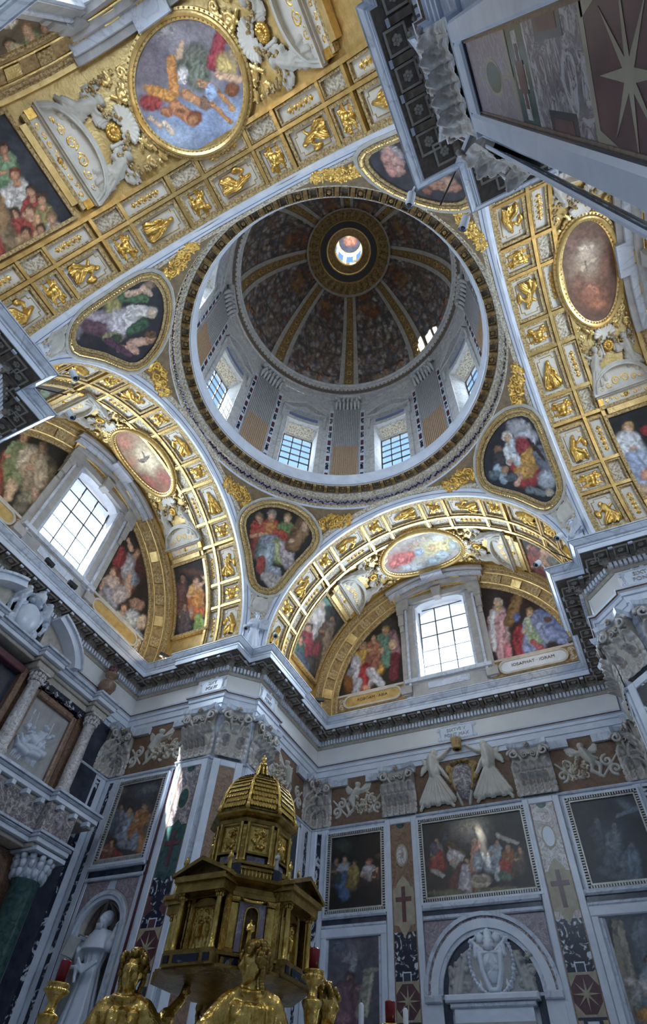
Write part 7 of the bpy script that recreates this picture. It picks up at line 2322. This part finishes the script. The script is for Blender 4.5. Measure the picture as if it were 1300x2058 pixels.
# upper drum with relief panels
tp('drum_base', octa([(.52, 4.24), (.52, 4.40), (.55, 4.41), (.55, 4.44), (.47, 4.45)]), 'bronze_gilt')
tp('drum_wall', octa([(.46, 4.44), (.46, 4.96), (.4, 4.97)]), 'bronze_dark')
tp('drum_cornice', octa([(.47, 4.92), (.50, 4.93), (.50, 4.98), (.54, 5.0), (.58, 5.03), (.58, 5.06), (.50, 5.08), (.50, 5.12), (.46, 5.13)]), 'bronze_gilt')
for k in range(8):
    N = face(NR_ + 45 * k, .46)
    dp = tp('drum_panel', MB().box(-.135, .135, -.03, 0, 4.56, 4.90), 'bronze_bright', N)
    r = Relief(.24, .3, 30)
    random.seed(k)
    for i in range(26):
        r.ell(random.uniform(-.09, .09), random.uniform(-.12, .12), random.uniform(.014, .03), random.uniform(.014, .03), random.uniform(0, 180), random.uniform(.015, .035))
    r.man((-.02, -.06), (-.01, .0), (0, .04), .018, [((.05, -.01), (.07, .02)), ((-.06, .0), (-.07, -.04))], [((.02, -.1), (.03, -.13)), ((-.05, -.1), (-.05, -.13))], [], .035)
    tp('drum_relief', r.mb(lambda x, y, h: (x, -.03 - h, 4.73 + y)), 'bronze_bright', N, smooth=True, par=dp)
    for x0, x1, z0, z1 in ((-.15, .15, 4.89, 4.915), (-.15, .15, 4.545, 4.57), (-.15, -.125, 4.57, 4.89), (.125, .15, 4.57, 4.89)):
        tp('panel_frame', MB().box(x0, x1, -.055, 0, z0, z1), 'bronze_gilt', N, par=dp)
    for x0 in (-.12, -.045, .03):
        tp('frieze_inlay', MB().box(x0, x0 + .085, -.02, 0, 4.46, 4.53), 'marble_purple', N, par=dp)
    C_ = Matrix.Rotation(rad(NR_ + 22.5 + 45 * k), 4, 'Z') @ T((.50, 0, 0)) @ RZ(90)
    hp = tp('corner_herm', MB().bev(-.035, .035, -.03, .03, 4.44, 4.90, .01), 'bronze_gilt', C_)
    for s in (-1, 1):
        tp('colonnette', MB().lathe([(.02, 4.46), (.015, 4.49), (.017, 4.7), (.013, 4.86), (.022, 4.9), (.022, 4.92)], 8, cx=s * .045, cy=-.035), 'bronze_bright', C_, smooth=True, par=hp)
    sc_ = MB().tube([(0, -.03, 5.06), (0, -.10, 5.1), (0, -.06, 5.17), (0, -.02, 5.2)], [.03, .035, .028, .02], 7)
    tp('corner_scroll', sc_, 'bronze_bright', C_, smooth=True, par=hp)
# dome: ribs and overlapping scales
def td(t):
    th = t * rad(80)
    return .52 * math.cos(th) ** .72, 5.10 + .64 * math.sin(th)
tp('dome_shell', octa([td(i / 10) for i in range(11)]), 'bronze_gilt')
tile = MB()
tile.add([(-.5, 0, 1), (.5, 0, 1), (.5, -.02, .35), (.36, -.10, .12), (0, -.14, 0), (-.36, -.10, .12), (-.5, -.02, .35), (0, -.08, .6)],
         [(0, 7, 1), (1, 7, 2), (2, 7, 3), (3, 7, 4), (4, 7, 5), (5, 7, 6), (6, 7, 0)])
TILE = tile.mesh('dome_scale')
nsc = 0
rest = MB()
for k in range(8):
    a = NR_ + 45 * k
    # faces turned to the viewer get single scales
    seen = abs(((a + 180) % 360) - 180) < 100
    for i in range(11):
        t = (i + .3) / 12
        r0, z0 = td(t)
        r1, z1 = td(t + 1.25 / 12)
        w = 2 * r0 * math.tan(PI / 8) * .84
        n = max(1, round(w / .042))
        hgt = math.hypot(r1 - r0, z1 - z0)
        pitch = math.atan2(r0 - r1, z1 - z0)
        for j in range(n):
            x = -w / 2 + w * (j + .5) / n + (w / n / 4 if i % 2 else -w / n / 4)
            M = face(a, r0 + .008) @ T((x, 0, z0)) @ Matrix.Rotation(-pitch, 4, 'X') @ Matrix.Diagonal((w / n * 1.02, .17, hgt, 1))
            if seen and nsc < 300:
                tp('dome_scale', TILE, 'bronze_bright', M)
                nsc += 1
            else:
                rest.join(tile, M)
    rb = MB()
    b = NR_ + 22.5 + 45 * k
    kx = 1 / math.cos(PI / 8)
    pts = [(td(i / 12)[0] * kx * math.cos(rad(b)), td(i / 12)[0] * kx * math.sin(rad(b)), td(i / 12)[1]) for i in range(13)]
    tp('dome_rib', rb.tube(pts, [.030 - .0012 * i for i in range(13)], 6), 'bronze_bright', smooth=True)
if rest.v:
    tp('dome_scales', rest, 'bronze_bright', kind='stuff')
tp('lantern_base', octa([(.12, 5.72), (.12, 5.75), (.09, 5.76)]), 'bronze_gilt')
for k in range(8):
    b = rad(NR_ + 45 * k)
    tp('lantern_scroll', MB().tube([(.13 * math.cos(b), .13 * math.sin(b), 5.74), (.085 * math.cos(b), .085 * math.sin(b), 5.82), (.07 * math.cos(b), .07 * math.sin(b), 5.9), (.045 * math.cos(b), .045 * math.sin(b), 5.97)], [.022, .018, .016, .02], 6), 'bronze_bright', smooth=True)
tp('lantern_core', MB().lathe([(.05, 5.74), (.05, 5.95), (.07, 5.97), (.05, 6.0), (.025, 6.02), (.045, 6.05), (.035, 6.09), (.012, 6.11), (.02, 6.125), (.0, 6.15)], 12), 'bronze_bright', smooth=True)

# ---- the gilded angels that carry it
def carrier(label, ang, R, rot, arms, turn, tilt, seed, z0=1.19, h=2.25):
    a = rad(-56 + ang)
    loc = (AX.x + R * math.cos(a), AX.y + R * math.sin(a), z0)
    Mx = T(loc) @ RZ(rot)
    t_ = thing('gilded_angel', label, 'angel', group='gilded angels carrying the tabernacle', M=Mx)
    m, hM = draped(h, arms, turn, tilt, .16, 12, seed)
    ob('body', bake(m, .016, 1), 'bronze_bright', t_, Mx)
    ob('hair', curls(seed, True, 110), 'bronze_gilt', t_, Mx @ hM, smooth=True)
    for s in (-1, 1):
        ob('wing', wing3d(s, .95), 'bronze_gilt' if seed == 3 and s > 0 else 'bronze_dark', t_, Mx @ T((s * .10, .16, h * .68)), smooth=True)  # dark tone puts the shaded hollow between the angels into most wings
    sash = MB().tube([(.19 * math.cos(u), .135 * math.sin(u), h * (.555 + .01 * math.sin(3 * u))) for u in np.linspace(0, 2 * PI, 25)], .022, 6)
    ob('sash', sash, 'bronze_gilt', t_, Mx, smooth=True)
    return t_
# local -y of each figure is its front
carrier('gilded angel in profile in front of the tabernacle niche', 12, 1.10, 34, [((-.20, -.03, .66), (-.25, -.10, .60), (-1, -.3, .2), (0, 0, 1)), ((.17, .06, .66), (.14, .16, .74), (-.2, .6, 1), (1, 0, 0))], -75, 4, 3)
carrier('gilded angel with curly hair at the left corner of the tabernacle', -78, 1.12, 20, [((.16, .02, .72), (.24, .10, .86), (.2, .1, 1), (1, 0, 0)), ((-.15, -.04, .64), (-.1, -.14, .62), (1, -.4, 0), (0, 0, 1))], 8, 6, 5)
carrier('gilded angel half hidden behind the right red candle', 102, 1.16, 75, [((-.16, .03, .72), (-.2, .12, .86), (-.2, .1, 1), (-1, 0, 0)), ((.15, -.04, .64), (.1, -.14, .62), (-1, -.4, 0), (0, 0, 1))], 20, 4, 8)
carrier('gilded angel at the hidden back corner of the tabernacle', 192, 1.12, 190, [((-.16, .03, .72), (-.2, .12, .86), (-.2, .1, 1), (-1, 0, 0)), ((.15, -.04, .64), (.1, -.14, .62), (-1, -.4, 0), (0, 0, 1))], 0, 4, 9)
alt = thing('altar', 'dark marble altar block under the gilded angels', 'altar', (AX.x, AX.y, 0))
ob('block', MB().bev(-1.5, 1.5, -1.5, 1.5, 0, 1.12, .05), 'marble_dark', alt, TB)
ob('top', MB().bev(-2.4, 2.4, -2.4, 2.4, 1.06, 1.195, .04), 'marble', alt, TB)

# ---- candlesticks and candles
def candlestick(label, loc, zt, rot=0, red=True, s=1.0):
    x, y = loc
    t_ = thing('candlestick', label, 'candlestick', (x, y, 1.195), group='candlesticks on the altar')
    zc = zt - .20 * s
    prof = [(.14, 1.195), (.15, 1.3), (.07, 1.4), (.05, 1.8), (.08, zc - .62 * s), (.045, zc - .52 * s), (.07, zc - .42 * s), (.085, zc - .33 * s), (.11, zc - .27 * s), (.10, zc - .25 * s), (.055, zc - .23 * s), (.05, zc - .14 * s), (.09, zc - .10 * s), (.125, zc - .07 * s), (.125, zc - .05 * s), (.10, zc - .035 * s), (.12, zc - .02 * s), (.12, zc), (.06, zc + .01 * s)]
    ob('stem', MB().lathe([(r * s, z) for r, z in prof], 20, cx=x, cy=y), 'bronze_bright', t_, smooth=True)
    bd = MB()
    for i in range(18):
        a = 2 * PI * i / 18
        bd.ell((x + .118 * s * math.cos(a), y + .118 * s * math.sin(a), zc - .06 * s), .018 * s, 6, 4)
    ob('bead_ring', bd, 'bronze_bright', t_, kind='stuff')
    c_ = thing('red_candle', 'red glass candle on the ' + label, 'candle', (x, y, zc), group='red candles')
    ob('candle', MB().lathe([(.0, zc), (.055 * s, zc), (.058 * s, zt - .01), (.052 * s, zt), (.045 * s, zt - .012), (.0, zt - .012)], 18, cx=x, cy=y), 'wax_red', c_, smooth=True)
candlestick('gilded candlestick right of the tabernacle', (1.20, -1.18), 3.58)
candlestick('gilded candlestick at the lower left below the friar statue', (-1.17, -2.47), 3.28)
candlestick('gilded candlestick at the bottom edge under the far pilaster', (1.81, -.47), 3.25)
for (x, y), lb in (((1.54, -.65), 'slim white candle left of the bottom red candle'), ((1.95, -.37), 'slim white candle right of the bottom red candle')):
    c_ = thing('white_candle', lb, 'candle', (x, y, 2.4), group='white candles')
    ob('candle', MB().lathe([(.0, 2.4), (.03, 2.4), (.029, 3.19), (.012, 3.21), (.0, 3.21)], 12, cx=x, cy=y), 'wax', c_, smooth=True)
    ob('wick', MB().tube([(x, y, 3.2), (x, y, 3.24)], .004, 5), 'iron', c_)
    h_ = thing('candle_holder', 'plain gilt holder of the ' + lb, 'candle holder', (x, y, 1.195), group='plain candle holders')
    ob('stem', MB().lathe([(.0, 1.195), (.1, 1.2), (.1, 1.24), (.03, 1.28), (.025, 2.3), (.06, 2.38), (.06, 2.41), (.0, 2.41)], 14, cx=x, cy=y), 'bronze_bright', h_, smooth=True)

# ================================================================== TOMB on the left end wall
LE = WF['left_end']
tomb = thing('papal_tomb', 'tall marble papal tomb with columns and reliefs on the left end wall', 'tomb', (-11.2, 0, 0))
def tb(nm, x0, x1, out, z0, z1, mt, b=0, par=None):
    m = MB().bev(x0, x1, -out, 0, z0, z1, b) if b else MB().box(x0, x1, -out, 0, z0, z1)
    return ob(nm, m, mt, par or tomb, LE)
def cornice(zb, zt, runs, n0, mt='marble_light'):
    """stepped cornice; runs = (u0, u1, base projection)"""
    h = zt - zb
    for u0, u1, o in runs:
        c = ob(n0, MB().bev(u0 - .02, u1 + .02, -o - .08, 0, zb, zb + h * .3, .02), 'soffit_light', tomb, LE)
        tb('corona', u0 - .06, u1 + .06, o + .22, zb + h * .3, zb + h * .62, mt, .01)
        tb('cyma', u0 - .1, u1 + .1, o + .30, zb + h * .62, zb + h * .84, 'marble', .05)
        tb('top_fillet', u0 - .12, u1 + .12, o + .33, zb + h * .84, zt, 'marble')
for s in (-1, 1):
    def tt(nm, a, b, out, z0, z1, mt, bv=0):
        x0, x1 = sorted((s * a, s * b))
        return tb(nm, x0, x1, out, z0, z1, mt, bv)
    tt('dark_panel', 4.3, 5.5, .04, 9.3, 12.6, 'marble_dark')
    tt('back_panel', 1.2, 4.6, .12, 9.3, 12.3, 'marble_black_white')
    # relief with battle scene
    tt('relief_slab', 1.80, 3.42, .20, 9.62, 11.72, 'marble_grey')
    r = Relief(1.6, 2.1, 84)
    random.seed(11)
    for i in range(7):                     # riders and fallen soldiers
        x, y = random.uniform(-.55, .55), random.uniform(-.75, -.1)
        f = random.choice((-1, 1))
        r.cap(x - .2 * f, y, x + .12 * f, y + .05, .12, .11, 1).cap(x + .12 * f, y + .05, x + .26 * f, y + .24, .08, .06, 1.2).ell(x + .32 * f, y + .24, .09, .055, f * -30, .1)
        for q in (-.18, -.1, .06, .14):
            r.cap(x + q * f, y - .06, x + (q + .05) * f, y - .26, .035, .025, 1.2)
        r.man((x, y + .12), (x + .02, y + .32), (x + .02, y + .42), .05, [((x + .14, y + .3), (x + .24, y + .38)), ((x - .1, y + .22), (x - .14, y + .12))], [], [], .085)
    for i in range(10):
        r.ell(random.uniform(-.6, .6), random.uniform(.1, .5), .07, .08, 0, .08)
    for i in range(5):
        x = random.uniform(-.6, .6)
        r.cap(x, .1, x + random.uniform(-.15, .15), .75, .018, .015, 1.5)
    ob('battle_relief', r.mb(lambda x, y, h: (s * 2.61 + x, -.18 - h * 1.8, 10.62 + y)), 'marble_light', tomb, LE, smooth=True)
    for a, b, z0, z1, mt in ((1.62, 1.80, 9.45, 11.9, 'marble_orange'), (3.42, 3.62, 9.45, 11.9, 'marble_orange'), (1.80, 3.42, 11.72, 11.95, 'marble_orange'), (1.80, 3.42, 9.45, 9.62, 'marble_orange')):
        tt('relief_frame', a, b, .34, z0, z1, mt, .04)
    tt('relief_lip', 1.8, 3.42, .30, 9.60, 9.66, 'marble_light')
    # upper columns
    for u in (1.38, 4.05):
        cx = s * u
        cl = ob('column', MB().lathe([(.24, 9.42), (.24, 9.55), (.26, 9.58), (.23, 9.66), (.20, 9.72), (.205, 10.4), (.175, 11.78), (.19, 11.8), (.19, 11.84)], 20, cx=cx, cy=-.50), 'alabaster', tomb, LE, smooth=True)
        cm = MB()
        for q in range(12):
            b = 2 * PI * q / 12
            for z, rr in ((11.92, .2), (12.06, .22)):
                cm.ell((cx + rr * math.cos(b + z), -.50 + rr * math.sin(b + z), z), (.06, .06, .09), 6, 4)
        cm.box(cx - .27, cx + .27, -.77, -.23, 12.14, 12.2)
        ob('column_capital', cm, 'alabaster', cl, LE, smooth=False)
        x0, x1 = sorted((cx - .3, cx + .3))
        tb('column_plinth', x0, x1, .8, 9.3, 9.42, 'marble_grey')
        tb('pier_strip', cx - .34, cx + .34, .2, 9.3, 12.2, 'marble_orange')
        tb('architrave_block', cx - .36, cx + .36, .74, 12.2, 12.42, 'soffit_light', .03)
    tt('architrave', 1.2, 4.5, .42, 12.2, 12.42, 'soffit_light')
    tt('architrave_strip', 1.7, 3.7, .44, 12.0, 12.2, 'marble_black_white')
    # broken arched pediment: one quarter each side
    P, Q = [], []
    for i in range(13):
        t = rad(12 + 56 * i / 12)
        P.append((s * (2.55 * math.cos(t) - .05), 12.6 + 1.72 * math.sin(t)))
        Q.append((s * (2.25 * math.cos(t) - .05), 12.55 + 1.48 * math.sin(t)))
    ob('broken_pediment', MB().prism(P + Q[::-1], -.95, 0), 'marble_light', tomb, LE)
    ob('pediment_edge', MB().prism(P + [(a * 1.0, b - .09) for a, b in P[::-1]], -1.05, -.9), 'marble', tomb, LE)
    ob('pediment_back', MB().prism(Q + [(s * .9, 12.75), (s * 2.2, 12.75)], -.45, 0), 'soffit_light', tomb, LE)
    # lower order: capital and dark column
    cx = s * 4.05
    gl = ob('column', MB().lathe([(.42, 1), (.42, 4.0), (.37, 7.0), (.40, 7.03), (.40, 7.08)], 24, cx=cx, cy=-.62), 'marble_green', tomb, LE, smooth=True)
    cm = MB()
    for q in range(12):
        b = 2 * PI * q / 12
        for z, rr, h_ in ((7.22, .42, .14), (7.42, .46, .14), (7.58, .50, .1)):
            cm.ell((cx + rr * math.cos(b + z * 3), -.62 + rr * math.sin(b + z * 3), z), (.10, .10, h_), 7, 5)
    cm.lathe([(.38, 7.05), (.44, 7.6)], 16, cx=cx, cy=-.62)
    ob('column_capital', cm, 'marble', gl, LE, smooth=True)
    tb('abacus', cx - .58, cx + .58, 1.2, 7.66, 7.76, 'marble_light')
    tt('lower_panel', 4.5, 5.6, .05, 4, 8.9, 'marble_dark')
    tt('lower_back', 1.2, 4.6, .2, 4, 7.7, 'marble_orange')
    tt('frieze_block', 3.5, 4.6, 1.0, 8.12, 8.9, 'marble_breccia')
    tt('lower_frieze', 0, 3.5, .7, 8.12, 8.9, 'marble_breccia')
    r = Relief(1.0, .9, 40)
    r.man((0, -.1), (0, .12), (0, .26), .07, [((.16, .1), (.22, -.02)), ((-.16, .1), (-.2, .2))], [((.08, -.28), (.06, -.4)), ((-.08, -.28), (-.1, -.4))], [], .11)
    ob('frieze_figure', r.mb(lambda x, y, h: (s * 4.05 + x, -1.0 - h, 8.5 + y * .8)), 'marble_purple', tomb, LE, smooth=True)
    cons = MB()
    for i in range(9):
        x = s * (.3 + .58 * i)
        if abs(x) < 5.2:
            o = 1.05 if abs(x) > 3.5 else .8
            cons.box(x - .07, x + .07, -o - .16, -o + .1, 8.84, 8.96)
    ob('consoles', cons, 'marble_light', tomb, LE, kind='stuff')
    # urn at the end of the tomb
    ux = s * 4.12
    un = thing('stone_urn', 'brown stone urn with dark flame on the tomb cornice, %s' % ('beside the inner corner' if s > 0 else 'far end out of view'), 'urn', M=LE @ T((ux, -.45, 12.9)))
    ob('vase', MB().lathe([(.0, 12.85), (.2, 12.85), (.2, 12.95), (.08, 13.03), (.08, 13.1), (.22, 13.25), (.32, 13.48), (.30, 13.62), (.14, 13.76), (.12, 13.86), (.24, 13.95), (.26, 14.02), (.1, 14.05), (0, 14.05)], 20, cx=ux, cy=-.45), 'marble_orange', un, LE, smooth=True)
    fl = MB()
    random.seed(2)
    for i in range(10):
        fl.ell((ux + random.uniform(-.12, .12), -.45 + random.uniform(-.12, .12), 14.12 + random.uniform(0, .2)), (.09, .09, .12), 6, 5)
    ob('flame', fl, 'marble_red', un, LE, smooth=True)
cornice(12.42, 12.86, [(-4.45, -3.66, .72), (-3.66, -1.78, .42), (-1.78, -.98, .72), (-.98, .98, .42), (.98, 1.78, .72), (1.78, 3.66, .42), (3.66, 4.45, .72)], 'upper_cornice')
cornice(8.9, 9.32, [(-5.3, -3.55, .9), (-3.55, 3.55, .62), (3.55, 5.3, .9)], 'middle_cornice')
cornice(7.74, 8.12, [(-4.62, -3.45, .95), (-3.45, 3.45, .62), (3.45, 4.62, .95)], 'lower_cornice')
tb('central_niche', -1.0, 1.0, .1, 9.3, 12.3, 'marble_dark')
for a, b in ((-1.12, -.92), (.92, 1.12)):
    tb('niche_frame', a, b, .36, 9.3, 12.2, 'marble_orange', .03)
tb('niche_frame', -1.1, 1.1, .36, 11.95, 12.2, 'marble_red', .03)
tb('attic_back', -1.2, 1.2, .18, 12.8, 14.2, 'marble_green')
pope = thing('tomb_relief_figure', 'pale carved seated figure in the central panel of the tomb', 'relief', M=LE @ T((0, -.2, 9.6)))
r = Relief(1.6, 2.3, 64)
r.man((0, -.2), (0, .45), (0, .75), .16, [((.4, .2), (.5, .5)), ((-.4, .2), (-.3, -.1))], [((.3, -.5), (.25, -1.0)), ((-.3, -.5), (-.25, -1.0))], [(0, -.2, -.3, -.95, .3, .25), (0, -.2, .3, -.95, .3, .25)], .27)
ob('carving', r.mb(lambda x, y, h: (x, -.14 - h, 10.75 + y)), 'marble_light', pope, LE, smooth=True)
tc_ = thing('tomb_crest', 'white carved crest with shield and putti on top of the tomb', 'coat of arms', M=LE @ T((0, -.5, 12.9)))
r = Relief(1.1, 1.3, 50)
r.ell(0, 0, .42, .55, 0, .22)
ob('shield', r.mb(lambda x, y, h: (x, -.5 - h, 13.42 + y)), 'marble_light', tc_, LE, smooth=True)
r = Relief(1.9, 2.2, 80)
for s in (-1, 1):
    r.scroll(s * .5, .35, .2, 0, 1.3, .06, s).scroll(s * .46, -.45, .16, 90, 1.3, .055, -s).cap(s * .5, .25, s * .4, -.4, .08)
    r.man((s * .62, .3), (s * .5, .62), (s * .5, .8), .1, [((s * .3, .7), (s * .12, .85)), ((s * .72, .45), (s * .8, .2))], [((s * .78, .05), (s * .7, -.25))], [], .15)
r.ell(0, .72, .2, .26, 0, .3).ell(.0, 1.0, .09, .08, 0, .2).cap(-.2, .55, .2, .55, .08)
ob('crest_carving', r.mb(lambda x, y, h: (x, -.45 - h * 1.2, 13.55 + y)), 'marble', tc_, LE, smooth=True)

# ================================================================== small fittings on the cornice
CAMS = [(-5.76, 4.97, 'left corner of the pier above the tabernacle'), (-4.92, 5.8, 'right corner of the pier above the tabernacle'), (5.79, 4.97, 'upper corner of the right pier cornice'), (4.92, 5.86, 'lower corner of the right pier cornice'),
        (-4.83, -5.77, 'upper corner of the near left pier cornice'), (-5.76, -4.86, 'lower corner of the near left pier cornice'), (4.88, -5.84, 'left corner of the near pier cornice'), (5.79, -4.9, 'lower corner of the near pier cornice')]
for x, y, lb in CAMS:
    d = Vector((-x, -y, 0)).normalized()
    b = Vector((x, y, 15.42))
    e = b + d * .17 + Vector((0, 0, -.20))
    t_ = thing('security_camera', 'white security camera on the ' + lb, 'camera', (x, y, 15.2), group='security cameras')
    ax_ = (e - b).normalized()
    ob('housing', MB().tube([b - ax_ * .02, b, e, e + ax_ * .015], [.05, .085, .085, .07], 14), 'lamp_white', t_, smooth=False)
    ob('lens', MB().tube([e + ax_ * .012, e + ax_ * .04], [.055, .045], 12), 'iron', t_)
    ob('sunshield', MB().tube([b + Vector((0, 0, .02)), e + Vector((0, 0, .02)) + ax_ * .05], [.092, .092], 14, False), 'lamp_white', t_)
    ob('bracket', MB().tube([b - ax_ * .02, Vector((x, y, 15.3)) - d * .15, Vector((x, y, 15.16)) - d * .18], .02, 6), 'lamp_white', t_)
for x, y, lb in ((5.87, 5.88, 'right'), (-5.83, -5.83, 'near left'), (5.86, -5.9, 'near')):
    t_ = thing('iron_rod', 'thin black iron rod sticking out of the %s pier cornice notch' % lb, 'rod', (x, y, 15.2), group='iron rods at the pier notches')
    ob('rod', MB().tube([(x * 1.02, y * 1.02, 15.16), (x * .915, y * .915, 15.3)], .022, 6), 'iron', t_)
for (x, y), lb in zip(((-9.6, 5.12), (-5.08, 9.99), (-10.33, -.64), (-10.33, .53), (5.17, 9.85)), ('on the cornice beside the left inner corner', 'on the cornice beside the far left inner corner', 'left one under the bright left window', 'right one under the bright left window', 'on the cornice beside the far right inner corner')):
    t_ = thing('floodlight', 'small black floodlight ' + lb, 'floodlight', (x, y, 15.17), group='cornice floodlights')
    a = math.degrees(math.atan2(y, x))
    Mx = T((x, y, 15.27)) @ RZ(round(a / 90) * 90 + 90 if False else a + 90)
    ob('housing', MB().bev(-.19, .19, -.06, .06, -.07, .09, .015), 'iron', t_, Mx)
    ob('glass', MB().box(-.16, .16, -.05, .05, .088, .095), 'window_glass', t_, Mx)
    ob('foot', MB().box(-.05, .05, -.03, .03, -.11, -.06), 'iron', t_, Mx)

# ================================================================== dome frescoes
def crowd(seed, az):
    nt, na = 96, 44
    random.seed(seed)
    U, V = np.meshgrid(np.linspace(0, 1, nt + 1), np.linspace(-1, 1, na + 1), indexing='ij')
    X, Y = (V * 60 * (1 - .62 * U)).ravel(), (U * 170).ravel()
    cv = Canvas(X, Y, '625c5a', seed, 1.4)
    pal = ['a5a2a4', '8f8a8c', '7f6f66', '9a8f84', '757886', '7a625c', 'b0aca8', '6a6664', '8c8074']
    for y in np.arange(158, 4, -7.5):
        w = 60 * (1 - .62 * y / 170)
        n = int(w / 4.2)
        for i in range(n):
            x = -w + 2 * w * (i + random.random()) / n
            c = random.choice(pal)
            cv.e(x, y + random.uniform(-2, 2), 3.6, 4.6 + 2 * (1 - y / 170), random.uniform(-30, 30), c, .3, .6)
            cv.e(x + random.uniform(-1, 1), y + 5, 1.7, 1.9, 0, random.choice(['9a7a64', '8a6a54', 'a58a74']), .3)
    for k_ in range(3):
        cv.e(random.uniform(-10, 10), 120 + 12 * k_, 14, 6, 0, random.choice(['8a5a3c', '7a5548', '96704c']), .8)
    for b_ in range(4):
        cv.c(-60, 40 * b_ + 22, 60, 40 * b_ + 20, 1.6, 1.6, '5a5654', .9)
    for k_ in range(7):
        x = random.uniform(-44, 44)
        cv.f(x, 20 + random.uniform(-4, 4), 3.2, -90, random.choice(['b0acb0', '9aa0b0', 'a08a78', '8a8074']), random.choice(['9a96a0', '6a7088', '7a5a50', 'a8a4a0']))
    m = MB()
    m.v = [DP(az + v * 18.6 * (1.0 + .0 * u), u * .985 + .005, .01) for u in np.linspace(0, 1, nt + 1) for v in np.linspace(-1, 1, na + 1)]
    n1 = na + 1
    m.f = [(i * n1 + j, i * n1 + j + 1, (i + 1) * n1 + j + 1, (i + 1) * n1 + j) for i in range(nt) for j in range(na)]
    m.c = np.clip(cv.C, .01, .9)
    return m
for k in range(8):
    t_ = thing('dome_fresco', 'dark dome fresco of tiered saints ' + DRUM_NAME[k].replace('over', 'above'), 'fresco', DP(45 * k, .4), group='dome frescoes between the ribs')
    ob('painted_plaster', crowd(200 + k, 45 * k), 'fresco', t_)
m = MB()
R_, TH = np.meshgrid(np.arange(9) / 8, np.arange(24) * 2 * PI / 24, indexing='ij')
m.v = [tuple(p) for p in np.stack([.86 * R_.ravel() * np.cos(TH.ravel()), .86 * R_.ravel() * np.sin(TH.ravel()), 46.2 + .4 * np.sqrt(1 - .9 * R_.ravel() ** 2)], -1).tolist()]
m.f = [(i * 24 + j, (i + 1) * 24 + j, (i + 1) * 24 + (j + 1) % 24, i * 24 + (j + 1) % 24) for i in range(8) for j in range(24)]
cv = Canvas(40 * (R_ * np.cos(TH)).ravel(), 40 * (R_ * np.sin(TH)).ravel(), '50566a', 4)
cv.e(0, 5, 22, 16, 20, 'c4826c', fold=.3)
cv.e(0, -10, 7, 7, 0, 'd0a888')
m.c = np.clip(cv.C, .01, .9)
ob('lantern_fresco', m, 'fresco', lan, label='tiny fresco of a figure in a pink mantle inside the lantern')
